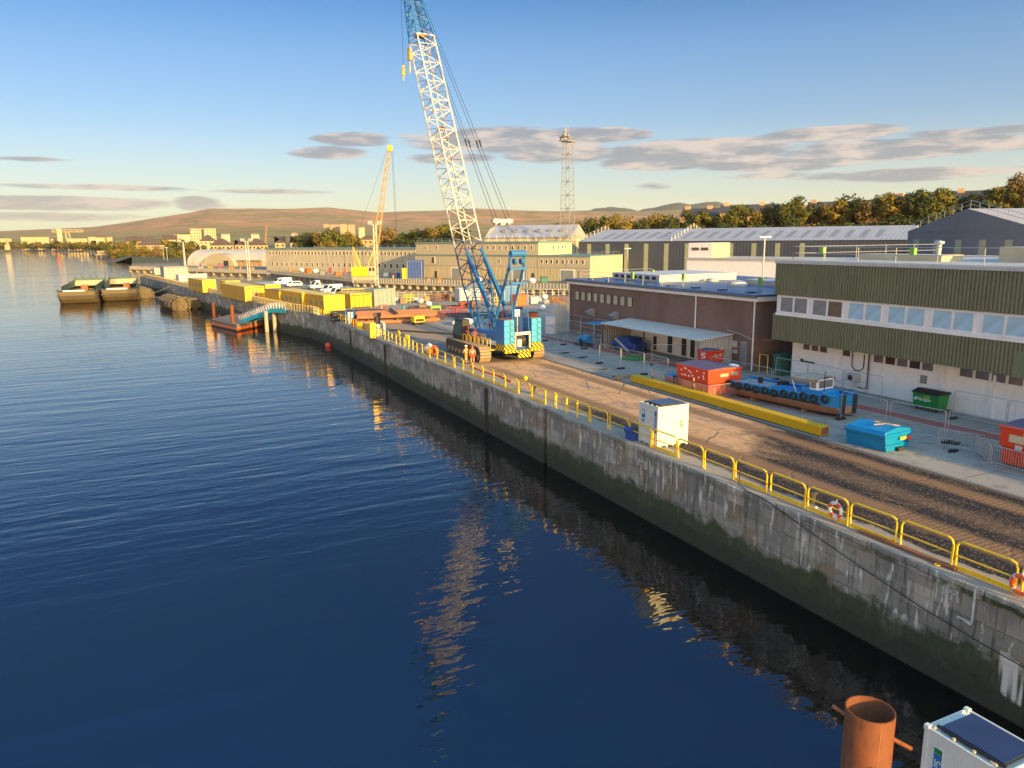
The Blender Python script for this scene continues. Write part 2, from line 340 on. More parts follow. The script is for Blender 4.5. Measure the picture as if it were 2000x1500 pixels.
# ================================================================= SETTING
WATER = -4.2
def m_water():
    m = bpy.data.materials.new('water'); m.use_nodes = True; t = m.node_tree; t.nodes.clear(); n = N(t)
    g = n.new('ShaderNodeNewGeometry').outputs['Position']; ca = n.new('ShaderNodeCameraData')
    v1 = n.vs(g, (.10, .55, 1), -YAW*.9); v2 = n.vs(g, (.5, 1.5, 1), -YAW*1.3)
    h = n.m('ADD', n.m('MULTIPLY', n.noise(v1, 1.0, 1.0, .5, .3), 1.0), n.m('MULTIPLY', n.noise(v2, 1.0, 1.5, .5, .4), .42))
    h = n.m('ADD', h, n.m('MULTIPLY', n.noise(n.vs(g, (1.6, 3.4, 1), -YAW*1.1), 1.0, 1.0, .5), .16))
    calm = n.step(n.noise(n.vs(g, (.012, .04, 1), -YAW), 1.0, 4), .4, .62, .85, 1.3)
    bp = n.new('ShaderNodeBump'); n.put(bp.inputs['Height'], n.m('MULTIPLY', h, calm)); bp.inputs['Distance'].default_value = .10; bp.inputs['Strength'].default_value = .55
    b = n.new('ShaderNodeBsdfPrincipled'); n.put(b.inputs['Base Color'], (.002, .003, .003)); b.inputs['Roughness'].default_value = .015; b.inputs['IOR'].default_value = 1.78
    t.links.new(bp.outputs[0], b.inputs['Normal'])
    o = n.new('ShaderNodeOutputMaterial'); t.links.new(b.outputs[0], o.inputs[0]); return m
mb = MB(); mb.face((-9000, -300, WATER), (2500, -300, WATER), (2500, 9000, WATER), (-9000, 9000, WATER)); tag(mb.build('river_water', m_water()), kind='structure')

QUAY = [(0, -160), (0, 47), (0, 115), (-1, 129), (-2.9, 136), (-6, 156), (-12.7, 196), (-27, 300)]
DOCK_NEAR = [(-24, 303), (14.5, 232), (15.5, 168), (17.5, 152), (33, 148.5), (54, 141), (60, 137)]
DOCK_FAR = [(74, 148), (67, 161), (31, 222), (18, 300), (-31, 392)]
SHORE = [(-32, 520), (-34, 700), (-52, 830), (-60, 960), (-62, 1160), (-78, 1475), (-205, 1900), (-420, 2150), (-1500, 2300), (-3000, 2600), (-6000, 3400), (-6000, 8500), (8500, 8500), (8500, -160)]
OUT = QUAY+DOCK_NEAR+DOCK_FAR+SHORE
def m_ground():
    m, n, b = newmat('ground'); g = n.new('ShaderNodeNewGeometry').outputs['Position']; X, Y, Z = n.xyz(g)
    e = n.m('MULTIPLY', n.m('SUBTRACT', n.noise(n.vs(g, (.9, .35, 1)), .9, 5, .65), .5), 1.5)
    Xn = n.m('ADD', X, e); Yn = n.m('ADD', Y, n.m('MULTIPLY', e, 7.0))
    big = n.noise(g, .12, 5, .6); med = n.noise(g, .9, 5, .65); fine = n.noise(g, 9.0, 4, .7)
    # yard concrete in bays
    yard = n.mix(big, (.25, .225, .195), (.37, .34, .295)); yard = n.mix(n.m('MULTIPLY', n.step(med, .50, .68), .5), yard, (.13, .118, .105)); yard = n.mix(n.m('MULTIPLY', n.step(n.noise(n.vs(g, (.5, .13, 1)), 1.3, 5, .7), .54, .66), .45), yard, (.17, .145, .12)); yard = n.mix(n.m('MULTIPLY', n.step(n.noise(g, 1.7, 3, .8), .66, .72), .6), yard, (.07, .065, .06))
    def joints(p, w, off=0.0, var=X):
        f = n.m('FRACT', n.m('DIVIDE', n.m('ADD', var, off), p)); return n.m('SUBTRACT', 1.0, n.m('MULTIPLY', n.step(f, 0, w), n.step(f, 1-w, 1, 1.0, 0.0)))
    jt = n.m('MAXIMUM', joints(4.6, .012), joints(6.1, .012, 1.3, Y)); yard = n.mix(n.m('MULTIPLY', jt, .6), yard, (.05, .045, .04))
    # far docks: pale dusty concrete
    far = n.step(Y, 125, 165); yard = n.mix(far, yard, n.mix(med, (.20, .17, .12), (.33, .28, .19)))
    # open land and streets of the town beyond the yard
    land = n.m('MAXIMUM', n.step(Y, 430, 520), n.step(X, 150, 180))
    yard = n.mix(land, yard, n.mix(n.noise(g, .02, 4), (.045, .06, .02), (.14, .12, .055)))
    # asphalt beyond the crane
    asp = n.mix(med, (.12, .12, .12), (.19, .185, .18)); col = n.mix(n.m('MULTIPLY', n.band(Xn, -20, 11.5, .6), n.band(Y, 66, 133, 2.0)), yard, asp)
    patch = n.m('MULTIPLY', n.m('MULTIPLY', n.band(Xn, 4.6, 8.0, .3), n.band(Yn, 84, 107, 2.0)), .9); col = n.mix(patch, col, (.36, .25, .16))
    # big slabs along the crane road
    sl = n.mix(n.noise(g, .55, 5, .6), (.66, .385, .195), (.50, .29, .145)); sl = n.mix(n.m('MULTIPLY', n.step(med, .5, .62), .55), sl, (.24, .17, .12))
    dv = n.vec(n.m('ADD', X, n.m('MULTIPLY', e, .35)), n.m('ADD', Y, n.m('MULTIPLY', e, .9)), 0.0)
    cr = n.vor(n.vs(dv, (.30, .17, 1)), 1.0, 'DISTANCE_TO_EDGE'); cr = n.step(cr, .0, .016, 1.0, 0.0); sl = n.mix(n.m('MULTIPLY', cr, .7), sl, (.10, .07, .05)); c2 = n.vor(n.vs(dv, (.75, .5, 1)), 1.0, 'DISTANCE_TO_EDGE'); c2 = n.m('MULTIPLY', n.step(c2, 0, .02, 1.0, 0.0), n.step(n.noise(g, .25, 3), .5, .6)); sl = n.mix(n.m('MULTIPLY', c2, .5), sl, (.16, .10, .07)); sl = n.mix(n.m('MULTIPLY', n.step(n.noise(n.vs(g, (.35, .8, 1)), .6, 5, .7), .52, .66), .6), sl, (.30, .19, .12))
    cj = n.band(n.m('ADD', X, n.m('MULTIPLY', e, .12)), 8.35, 8.5, .04); sl = n.mix(n.m('MULTIPLY', cj, .8), sl, (.07, .05, .04))
    pud = n.m('MULTIPLY', n.step(n.noise(n.vs(g, (.5, .16, 1)), .75, 4, .6), .56, .66), n.band(X, 3.8, 8.4, .5)); sl = n.mix(n.m('MULTIPLY', pud, .7), sl, (.17, .16, .165))
    slab = n.m('MULTIPLY', n.band(Xn, 1.9, 10.4, .25), n.step(Y, 66.5, 68.5, 1.0, 0.0)); col = n.mix(slab, col, sl)
    # churned earth of the crawler tracks
    mud = n.mix(n.noise(n.vs(g, (1, 2.5, 1)), 2.2, 5, .7), (.32, .18, .09), (.16, .09, .05))
    grv = n.m('GREATER_THAN', n.vor(g, 13.0, out=0), .0); gv = n.vor(g, 19.0, 'F1', 1)
    gsp = n.step(n.xyz(gv)[0], .86, .94); blk = n.mix(n.m('MULTIPLY', gsp, n.step(fine, .35, .6)), (.022, .020, .022), (.34, .22, .13))
    gmix = n.m('MAXIMUM', n.m('MULTIPLY', n.step(n.noise(n.vs(g, (.9, .25, 1)), 1.0, 5, .7), .55, .66), .9), n.m('MULTIPLY', n.band(n.m('ADD', X, n.m('MULTIPLY', e, .9)), 5.5, 6.9, .5), .75)); gravel = n.mix(gmix, blk, n.mix(gsp, n.mix(fine, (.10, .062, .04), (.19, .12, .075)), (.34, .22, .13)))
    near = n.step(n.m('ADD', Yn, n.m('MULTIPLY', n.m('SUBTRACT', X, 5.0), -.8)), 29.5, 33.5, 1.0, 0.0)
    near = n.m('MAXIMUM', near, n.m('MULTIPLY', n.band(Xn, 1.5, 3.2, .35), n.step(Y, 44, 52, 1.0, 0.0)))
    near = n.m('MULTIPLY', near, n.band(n.m('ADD', X, n.m('MULTIPLY', e, .35)), 1.3, 10.35, .15)); col = n.mix(near, col, gravel)
    tr = n.m('MAXIMUM', n.band(n.m('ADD', X, n.m('MULTIPLY', e, .4)), 3.1, 4.4, .35), n.band(n.m('ADD', X, n.m('MULTIPLY', e, .45)), 8.4, 9.5, .35))
    lug = n.m('MULTIPLY', n.m('ADD', n.m('SINE', n.m('MULTIPLY', Y, 2*pi/.26)), 1.0), .16)
    trk = n.mix(n.m('MULTIPLY', lug, .45), mud, (.36, .23, .135)); col = n.mix(n.m('MULTIPLY', tr, n.step(Y, 62, 68, .93, 0.0)), col, trk)
    # crane rail in its strip, coping
    col = n.mix(n.m('MULTIPLY', n.band(X, 10.3, 10.72, .04), n.step(Y, 118, 121, .8, 0.0)), col, (.055, .05, .05)); col = n.mix(n.band(X, 10.78, 11.0, .02), col, (.27, .25, .24))
    cope = n.mix(med, (.40, .34, .27), (.26, .22, .18)); col = n.mix(n.m('MULTIPLY', n.step(Xn, 1.25, 1.45, 1.0, 0.0), n.step(Y, 112, 114, 1.0, 0.0)), col, cope)
    n.put(b.inputs['Base Color'], col)
    wet = n.m('MULTIPLY', pud, slab); n.put(b.inputs['Roughness'], n.m('SUBTRACT', .9, n.m('MULTIPLY', wet, .35))); b.inputs['Specular IOR Level'].default_value = .3
    hh = n.m('ADD', n.m('MULTIPLY', fine, n.m('ADD', .25, n.m('MULTIPLY', near, 1.2))), n.m('MULTIPLY', n.m('MULTIPLY', lug, tr), 1.0))
    hh = n.m('SUBTRACT', hh, n.m('MULTIPLY', n.m('MULTIPLY', cr, slab), .6))
    bump(n, b, hh, .05, .8); return m
GROUND = m_ground()
def poly_ground(pts, z):
    vs = [Vector((x, y, z)) for x, y in pts]; tri = tessellate_polygon([vs]); mb = MB(); mb.v = [tuple(v) for v in vs]
    for t in tri:
        a, b_, c = (vs[i] for i in t)
        mb.f.append(tuple(t) if (b_-a).cross(c-a).z > 0 else tuple(t)[::-1]); mb.mi.append(0)
    return mb
tag(poly_ground(OUT, 0.0).build('ground', GROUND), kind='structure')

def m_quaywall():
    m, n, b = newmat('quay_wall'); g = n.new('ShaderNodeNewGeometry').outputs['Position']; X, Y, Z = n.xyz(g)
    u = n.m('SUBTRACT', Y, n.m('MULTIPLY', X, .8)); e = n.m('SUBTRACT', n.noise(n.vec(u, Z, 0.0), 1.2, 5, .65), .5)
    un = n.m('ADD', u, n.m('MULTIPLY', e, .08)); zn = n.m('ADD', Z, n.m('MULTIPLY', e, .12))
    t = n.new('ShaderNodeTexBrick'); n.put(t.inputs['Vector'], n.vec(un, n.m('ADD', zn, 6.35), 0.0)); t.inputs['Scale'].default_value = 1.0
    n.put(t.inputs['Color1'], (.40, .375, .32)); n.put(t.inputs['Color2'], (.24, .235, .205)); n.put(t.inputs['Mortar'], (.10, .095, .085)); t.inputs['Mortar Size'].default_value = .016
    t.inputs['Mortar Smooth'].default_value = .6; t.inputs['Brick Width'].default_value = 2.4; t.inputs['Row Height'].default_value = 1.02; t.inputs['Bias'].default_value = .1
    c = t.outputs[0]; big = n.noise(n.vec(u, Z, 2.0), .45, 5, .65); c = n.mix(n.m('MULTIPLY', n.step(big, .45, .66), .6), c, (.15, .155, .145))
    # brown bleeding patches and repaired pale blocks
    br = n.noise(n.vec(n.m('MULTIPLY', n.m('FLOOR', n.m('MULTIPLY', un, .9)), .7), n.m('MULTIPLY', n.m('FLOOR', n.m('MULTIPLY', n.m('ADD', zn, 6.35), 1.087)), 3.1), 0.0), 1.7, 2, .5)
    c = n.mix(n.m('MULTIPLY', n.step(br, .58, .62), .7), c, (.27, .20, .12)); c = n.mix(n.m('MULTIPLY', n.step(br, .40, .36), .7), c, (.50, .475, .39))
    det = n.noise(n.vec(u, Z, 5.0), 3.2, 6, .72); c = n.mix(n.m('MULTIPLY', n.step(det, .56, .72), .55), c, (.085, .09, .075))
    # lime runs, hanging from the joints
    st = n.noise(n.vec(n.m('MULTIPLY', u, 3.2), n.m('MULTIPLY', Z, .55), 1.0), 1.0, 4, .6); ln = n.step(st, .56, .64)
    gate = n.step(n.noise(n.vec(n.m('MULTIPLY', u, .35), n.m('MULTIPLY', Z, .8), 4.0), 1.0, 3), .36, .52)
    c = n.mix(n.m('MULTIPLY', n.m('MULTIPLY', ln, gate), .85), c, (.75, .74, .68))
    st2 = n.noise(n.vec(n.m('MULTIPLY', u, 4.5), n.m('MULTIPLY', Z, .35), 8.0), 1.0, 4, .6); c = n.mix(n.m('MULTIPLY', n.step(st2, .53, .66), .72), c, (.060, .062, .058))
    st3 = n.noise(n.vec(n.m('MULTIPLY', u, 9.0), n.m('MULTIPLY', Z, .8), 12.0), 1.0, 3, .6); c = n.mix(n.m('MULTIPLY', n.step(st3, .5, .75), .35), c, (.10, .10, .09))
    # the broad white runs near the ship, below the hanging cable
    w1 = n.m('MULTIPLY', n.band(n.m('ADD', Y, n.m('MULTIPLY', e, .3)), 8, 14.9, .2), n.band(n.m('ADD', Z, n.m('MULTIPLY', e, 1.2)), -3.4, -1.95, .1)); w1 = n.m('MULTIPLY', w1, n.step(n.noise(n.vec(n.m('MULTIPLY', u, 1.9), n.m('MULTIPLY', Z, .12), 0.3), 1.0, 3, .5), .47, .55)); c = n.mix(n.m('MULTIPLY', w1, 0.0), c, (.62, .61, .56))
    # weed below high water and the wet black foot
    wl = n.m('ADD', Z, n.m('MULTIPLY', n.m('SUBTRACT', n.noise(n.vec(n.m('MULTIPLY', u, .5), n.m('MULTIPLY', Z, .6), 0.0), 1.0, 5, .7), .5), 2.4))
    moss = n.mix(n.noise(n.vec(u, Z, 9.0), 2.5, 4, .7), (.014, .030, .009), (.055, .075, .022)); c = n.mix(n.m('MULTIPLY', n.step(wl, -2.15, -2.65), .92), c, moss)
    c = n.mix(n.m('MULTIPLY', n.step(wl, -3.0, -3.6), .85), c, n.mix(det, (.012, .014, .010), (.06, .06, .045)))
    c = n.mix(n.m('MULTIPLY', w1, .9), c, (.72, .70, .64))
    gr = n.m('MULTIPLY', n.band(n.m('ADD', Z, n.m('MULTIPLY', e, .5)), -.42, -.2, .06), n.step(n.noise(n.vec(u, 0.0, 0.0), .6, 4), .45, .55)); c = n.mix(n.m('MULTIPLY', gr, n.step(Y, 17, 21, 1.0, .25)), c, (.04, .06, .015))
    n.put(b.inputs['Base Color'], c); b.inputs['Roughness'].default_value = .85; bump(n, b, n.m('ADD', n.m('MULTIPLY', t.outputs[1], -.6), det), .07, .9); return m
QW = m_quaywall()
def wall_strip(name, pts, z0, z1, thick, label, cat, m=QW, seg=6.0):
    mb = MB()
    for (x0, y0), (x1, y1) in zip(pts, pts[1:]):
        mb.face((x0, y0, z0), (x1, y1, z0), (x1, y1, z1), (x0, y0, z1))
    # give the wall its body
    return tag(mb.build(name, m), label, cat)
def offs(pts, d):
    o = []
    for i, p in enumerate(pts):
        a = Vector(pts[max(i-1, 0)]); b_ = Vector(pts[min(i+1, len(pts)-1)]); t = (b_-a).normalized(); o.append((p[0]-t.y*d, p[1]+t.x*d))
    return o
def quay_body(name, pts, z0, z1, d, label, m=QW):
    q = offs(pts, d); mb = MB()
    for i in range(len(pts)-1):
        a, b_, c, e = pts[i], pts[i+1], q[i+1], q[i]
        mb.face((*a, z0), (*b_, z0), (*b_, z1), (*a, z1)); mb.face((*e, z0), (*c, z0), (*c, z1), (*e, z1)); mb.face((*a, z1), (*b_, z1), (*c, z1), (*e, z1))
    for i in (0, -1): mb.face((*pts[i], z0), (*q[i], z0), (*q[i], z1), (*pts[i], z1))
    return tag(mb.build(name, m), label, 'quay wall')
qw = quay_body('quay_wall', [(0, -160), (0, 46.75), (.45, 46.75), (.45, 47.3), (0, 47.3), (0, 90)] + [(0, 115), (-1, 129), (-2.9, 136), (-6, 156), (-12.7, 196), (-27, 300), (-25, 304)], -7.5, -.004, -1.2, 'long grey concrete quay wall with green weed and white lime streaks above the dark water')
# rounded weathered edge, patched coping stones and ladder recesses are parts of the wall
mb = MB(); rnd = random.Random(3)
y = -20.0
while y < 113:
    L = rnd.uniform(1.6, 2.6); w = rnd.uniform(-.03, .05)
    if not 46 < y+L/2 < 48: mb.box(-.06-w, .35, y+.02, y+L-.02, -.34-rnd.uniform(0, .08), -.006)
    y += L
mb.build('coping', QW, qw, bev=.03)
for y in (57.3, 87.5, 104.5):
    mb = MB(); mb.box(-.09, .0, y-.07, y+.07, -4.3, -.4); mb.box(-.09, .0, y+.38, y+.52, -4.3, -.4)
    for k in range(12): mb.tube([(-.07, y, -.5-k*.32), (-.07, y+.45, -.5-k*.32)], .02, 5)
    mb.build('ladder', M['steel_dark'], qw)
mb = MB(); mb.box(.38, .44, 46.77, 47.28, -4.3, -.1)
for k in range(12): mb.tube([(.3, 46.8, -.4-k*.32), (.3, 47.25, -.4-k*.32)], .02, 5)
mb.build('ladder', M['steel_dark'], qw)
quay_body('dock_wall', DOCK_FAR[::1], -7.5, -.004, -1.0, 'pale stone far wall of the dry dock below the walkway', m=M['concrete_lit'])
quay_body('dock_wall', DOCK_NEAR, -7.5, -.004, -1.0, 'inner wall of the dry dock behind the yard fence')
quay_body('harbour_wall', [(-31, 392), (-32, 520), (-34, 700)], -7.5, -.004, -1.0, 'distant quay wall of the second pier reaching into the river')
# shore bank of the far town
mb = MB(); pts = SHORE[1:11]; q = offs(pts, -14)
random.seed(5)
for i in range(len(pts)-1):
    a, b_ = Vector(pts[i]), Vector(pts[i+1]); c, e = Vector(q[i+1]), Vector(q[i])
    # q lies on the water side; bank slopes into the water
    mb.face((*b_, .02), (*a, .02), (*(a+(a-e)*1.0), WATER-.3), (*(b_+(b_-c)*1.0), WATER-.3)); mb.face((*a, .02), (*b_, .02), (*c, WATER-.3), (*e, WATER-.3))
tag(mb.build('river_bank', mat('bank', (.10, .085, .045), rough=.9, scale=.05, var=.4)), kind='structure')

# red walkway with white lines
mb = MB(); mb.face((19.9, 8, .004), (21.3, 8, .004), (20.4, 52, .004), (19.0, 52, .004)); mb.face((19.0, 52, .004), (20.4, 52, .004), (18.9, 100, .004), (17.5, 100, .004))
tag(mb.build('walkway', mat('walk_red', (.32, .095, .075), rough=.85, var=.25, dirt=.4, scale=.8)), kind='structure')
mb = MB()
for dx in (-.06, 1.46):
    a, b_, c = 19.9+dx, 19.0+dx, 17.5+dx
    mb.face((a-.05, 8, .008), (a+.05, 8, .008), (b_+.05, 52, .008), (b_-.05, 52, .008)); mb.face((b_-.05, 52, .008), (b_+.05, 52, .008), (c+.05, 100, .008), (c-.05, 100, .008))
mb.box(12.2, 19, 52.5, 52.6, .002, .008); tag(mb.build('painted_lines', mat('line', (.5, .48, .46), dirt=.5)), kind='structure')

# hills: ridge profile by bearing, terrain rising from the town to the moor
HP = [(-40, .5), (-15, .55), (-7.9, .74), (-5.2, .86), (-2.9, .95), (-.8, 1.28), (.8, 1.55), (3.1, 1.92), (4.4, 2.2), (7.4, 2.22), (9.5, 2.2), (12.3, 2.33), (15.9, 1.97), (18.1, 2.05), (20.3, 2.06), (23.0, 2.2), (25.6, 2.08), (28.6, 1.97), (31.6, 2.0), (33.1, 1.95), (35.0, 1.95), (36.4, 2.0), (38.6, 2.1), (40.4, 2.2), (42.1, 2.2), (43.8, 2.14), (47.2, 2.1), (60, 2.3), (80, 2.0)]
def prof(a):
    for (a0, e0), (a1, e1) in zip(HP, HP[1:]):
        if a0 <= a <= a1: return e0+(e1-e0)*(a-a0)/(a1-a0)
    return 1.5
mb = MB(); NA, NR = 420, 44; R0, R1 = 2300.0, 7600.0
for j in range(NR+1):
    t = j/NR; R = R0+(R1-R0)*t
    for i in range(NA+1):
        a = -38+114*i/NA; top = (CAM.z+R1*.97*tan(radians(prof(a))))
        s = t*t*(3-2*t); s = .25*t+.75*s
        x, y = CAM.x+R*sin(radians(a)), R*cos(radians(a))
        nn = noise.fractal(Vector((x/900, y/900, 0)), 1.0, 2.1, 5)*38*min(1, t*3)*(1-t*.95)
        mb.v.append((x, y, -3+(top+3)*s+nn if t < .97 else top*(1 if t < .999 else .8)))
for j in range(NR):
    for i in range(NA):
        a = j*(NA+1)+i; mb.f.append((a, a+1, a+NA+2, a+NA+1)); mb.mi.append(0)
def m_hill():
    m, n, b = newmat('moor'); g = n.new('ShaderNodeNewGeometry').outputs['Position']; X, Y, Z = n.xyz(g)
    v = n.vs(g, (.001, .001, .004)); big = n.noise(v, 1.6, 6, .65); f = n.noise(v, 7.0, 5, .7)
    c = n.mix(n.step(big, .44, .56), (.46, .24, .14), (.32, .23, .12)); c = n.mix(n.m('MULTIPLY', n.step(f, .46, .58), .75), c, (.17, .16, .08))
    lowm = n.step(n.m('ADD', Z, n.m('MULTIPLY', f, 80.0)), 150, 70); c = n.mix(n.m('MULTIPLY', lowm, .8), c, n.mix(n.step(f, .45, .55), (.13, .14, .06), (.24, .23, .11)))
    n.put(b.inputs['Base Color'], c); b.inputs['Roughness'].default_value = 1.0; b.inputs['Specular IOR Level'].default_value = .0; return m
hill = tag(mb.build('hills', m_hill(), smooth=True), kind='structure')
# dark conifer plantations on two hill tops
def mound(a0, a1, e, R, name, m):
    mb = MB(); n1, n2 = 40, 8
    for j in range(n2+1):
        for i in range(n1+1):
            a = a0+(a1-a0)*i/n1; s = min(1.0, sin(pi*i/n1)**.5*(.80+.28*noise.noise(Vector((a*.9, e*7, 0)))+.05*noise.noise(Vector((a*6, e*3, 1))))); q = j/n2; rr = R-450*(1-q)
            zt = CAM.z+R*tan(radians(e*s+1.5*(1-s))); zb = CAM.z+(R-450)*tan(radians(1.55)); mb.v.append((CAM.x+rr*sin(radians(a)), rr*cos(radians(a)), zb-20+(zt-zb+20)*q**.7))
    for j in range(n2):
        for i in range(n1):
            k = j*(n1+1)+i; mb.f.append((k, k+1, k+n1+2, k+n1+1)); mb.mi.append(0)
    return tag(mb.build(name, m, smooth=True), kind='structure')
PL = mat('plantation', (.055, .075, .055), rough=1, scale=.01, dirt=.0)
mound(30.6, 35.4, 2.32, 6600, 'wooded_hill', PL); mound(34.6, 42.2, 2.68, 6700, 'wooded_hill', PL)

# wooded bank behind the sheds on the right
def bank_z(x, y):
    r = hypot(x-CAM.x, y); a = math.degrees(atan2(x-CAM.x, y)); t = min(1, max(0, (r-285)/120)); k = min(1, max(0, (a-27)/26))
    return -.5+t*(6+26*k)
mb = MB(); na, nr = 70, 16
for j in range(nr+1):
    for i in range(na+1):
        a = radians(24+56*i/na); R = 280+260*j/nr; x, y = CAM.x+R*sin(a), R*cos(a); mb.v.append((x, y, bank_z(x, y)))
for j in range(nr):
    for i in range(na):
        k = j*(na+1)+i; mb.f.append((k, k+1, k+na+2, k+na+1)); mb.mi.append(0)
tag(mb.build('wooded_bank', mat('bankgrass', (.05, .06, .022), rough=1, var=.4, scale=.05), smooth=True), kind='structure')
# ================================================================= BUILDINGS
def window(par, x, y, z, w, h, fm, gm, ax='Y', sgn=-1, d=.06, name='window', proto={}):
    """window proud of a wall; ax = axis the wall faces along, sgn = outward sign; par-local coordinates of the centre"""
    key = (round(w, 2), round(h, 2), fm, gm, ax, sgn, d)
    if key in proto:
        f = proto[key].copy(); COL.objects.link(f); f.parent = par; f.location = (x, y, z)
        p = proto[key].children[0].copy(); COL.objects.link(p); p.parent = f; return f
    a, b = MB(), MB(); t = min(.08, w*.12)
    def bx(q, u0, u1, z0, z1, d0, d1):
        lo, hi = sorted((sgn*d0, sgn*d1))
        if ax == 'Y': q.box(u0, u1, lo, hi, z0, z1)
        else: q.box(lo, hi, u0, u1, z0, z1)
    bx(a, -w/2, w/2, -h/2, -h/2+t, -.02, d); bx(a, -w/2, w/2, h/2-t, h/2, -.02, d)
    bx(a, -w/2, -w/2+t, -h/2+t, h/2-t, -.02, d); bx(a, w/2-t, w/2, -h/2+t, h/2-t, -.02, d)
    bx(b, -w/2+t, w/2-t, -h/2+t, h/2-t, -.03, d*.45)
    f = a.build(name, M[fm], par, (x, y, z)); b.build('pane', M[gm], f); proto[key] = f; return f

# --- brick building
bb = thing('brick_building', 'long brown brick building with flat blue roof and white fascia behind the lean-to shelter', 'building', (23.7, 51.5, 0))
MB().box(0, 22, 0, 33.4, -.2, 6.45).build('wall', M['brick'], bb)
rf = MB().box(-.35, 22.2, -.3, 33.7, 6.75, 6.9).build('roof', M['roof_blue'], bb)
MB().box(-.25, .0, -.25, 33.6, 6.3, 6.75).box(0.0, 22.1, -.25, -.0, 6.3, 6.75).build('fascia', M['clean_white'], bb)
MB().tube([(-.38, -.35, 6.72), (-.38, 33.7, 6.72)], .11, 8).build('gutter', M['slate_flat'], bb)
for y in (8.2, .12, 33.2): MB().tube([(-.12, y, 6.5), (-.12, y, .05)], .07, 8).build('downpipe', M['clean_white'], bb)
for k in range(9):
    y = 31.3-k*1.45
    f = MB().box(-.06, .02, y-.5, y+.5, 4.35, 5.45).build('window', M['dark'], bb); MB().box(-.075, -.062, y-.4, y+.38, 4.4, 5.4).build('blind', M['pale_cream'], f)
for y in (27.5, 22.3):
    MB().prism([(-.95, 3.2), (-.02, 3.6), (-.02, 2.55), (-.6, 2.75)], y-.45, y+.45).build('vent_hood', M['galv'], bb, bev=.02)
f = MB().box(-.05, .02, 7.1, 7.55, 5.35, 5.8).build('alarm_box', M['rust'], bb)
f = MB().box(-.05, .02, .95, 1.75, .3, 2.55).build('door', M['galv'], bb); MB().box(-.065, -.052, 1.05, 1.65, .4, 2.45).build('grille', M['mid_grey'], f)
MB().box(-.05, .02, 2.25, 2.85, 1.9, 2.5).box(-.05, .02, 2.2, 2.7, 1.35, 1.7).build('notice', M['light_grey'], bb)
MB().tube([(-.06, 3.6, 3.4), (-.06, 2.0, 3.25), (-.06, .1, 2.85), (2.0, -.06, 2.75), (5, -.06, 3.0)], .03, 5).build('pipe', M['light_grey'], bb)
# roof items
def roof_post_rail(par, pts, z, m='galv', n=2, h=1.0):
    mb = MB()
    for (a, b) in zip(pts, pts[1:]):
        L = hypot(b[0]-a[0], b[1]-a[1]); k = max(1, int(L/3.2))
        for i in range(k+1):
            x, y = a[0]+(b[0]-a[0])*i/k, a[1]+(b[1]-a[1])*i/k; mb.tube([(x, y, z), (x, y, z+h)], .032, 5)
        for j in range(n): mb.tube([(a[0], a[1], z+h*(1-j*.5)), (b[0], b[1], z+h*(1-j*.5))], .026, 5)
    return mb.build('roof_railing', M[m], par)
roof_post_rail(bb, [(.8, 1.0), (.8, 32.5), (12, 32.5)], 6.9)
for x, y in ((6.0, 6.0), (5.2, 17.0), (9, 28), (3.2, 24)):
    MB().box(x-.12, x+.12, y-.2, y+.2, 7.2, 8.0).build('sign_box', M['lime'], bb)
for x, y, s in ((8.0, 11.5, 1.3), (12, 9, .9), (13.5, 14.5, .9), (11, 19, .9)):
    MB().cyl((x, y, 6.9), s*.8, .25, 18).ico((x, y, 7.1), s*.75, 2, (1, 1, .35)).build('roof_light', M['light_grey'], bb, smooth=False)
tb = MB().box(4.6, 16, 20.6, 30.5, 6.9, 7.7).build('rooftop_plant', M['light_grey'], bb)
for k in range(7): MB().box(4.45, 4.6, 21.3+k*1.3, 21.9+k*1.3, 7.15, 7.5).build('vent', M['dark'], tb)
for k in range(8): MB().box(1.0, 1.9, 2+k*4, 2.5+k*4, 6.9, 6.99).build('roof_weight', M['dark'], bb)
MB().box(9.5, 22.1, -.1, 12, 6.9, 7.45).build('raised_roof', M['roof_flat'], bb)

# --- lean-to shelter
sh = thing('lean_to_shelter', 'open fronted grey metal lean-to shelter against the brown brick building', 'shelter', (19.7, 54.3, 0))
shm = mat('shed_metal', (.40, .41, .40), corr=.3, cax=0, cd_=.04, dirt=.3)
MB().prism([(-.15, 2.72), (3.95, 3.05), (3.95, 3.13), (-.15, 2.80)], -.1, 16.6).build('roof', mat('shed_roof', (.60, .59, .55), corr=.3, cax=1, cd_=.04, dirt=.3, scale=.4), sh)
MB().box(0, 3.93, 0, .05, 0, 2.85).build('end_wall', shm, sh); MB().box(0, 3.93, 16.4, 16.45, 0, 2.85).build('end_wall', shm, sh)
MB().box(3.86, 3.93, .05, 16.4, 0, 2.9).build('back_wall', M['white_render'], sh)
for y in (8.6, 16.3, .08): MB().box(.0, .1, y-.05, y+.05, 0, 2.72).build('post', M['dark'], sh)
for y, h, w in ((14.2, 1.2, .7), (11.6, 1.6, .5), (8.9, 2.1, .7), (6.6, 1.9, .7), (5.3, 2.2, .6), (3.9, 1.7, .4)): MB().box(3.8, 3.86, y, y+w, .15, h).build('door', M['steel_dark'], sh)
MB().box(3.8, 3.86, 1.9, 3.1, 0, 2.6).build('door', M['dark_green'], sh)
MB().box(.5, 1.15, -.02, .0, 1.25, 1.85).build('sign', M['clean_white'], sh); MB().torus((.82, -.025, 1.55), .2, .025, 'Y').build('sign_ring', M['red'], sh)
MB().box(2.4, 2.75, -.02, .0, 1.3, 1.85).build('notice', M['clean_white'], sh)

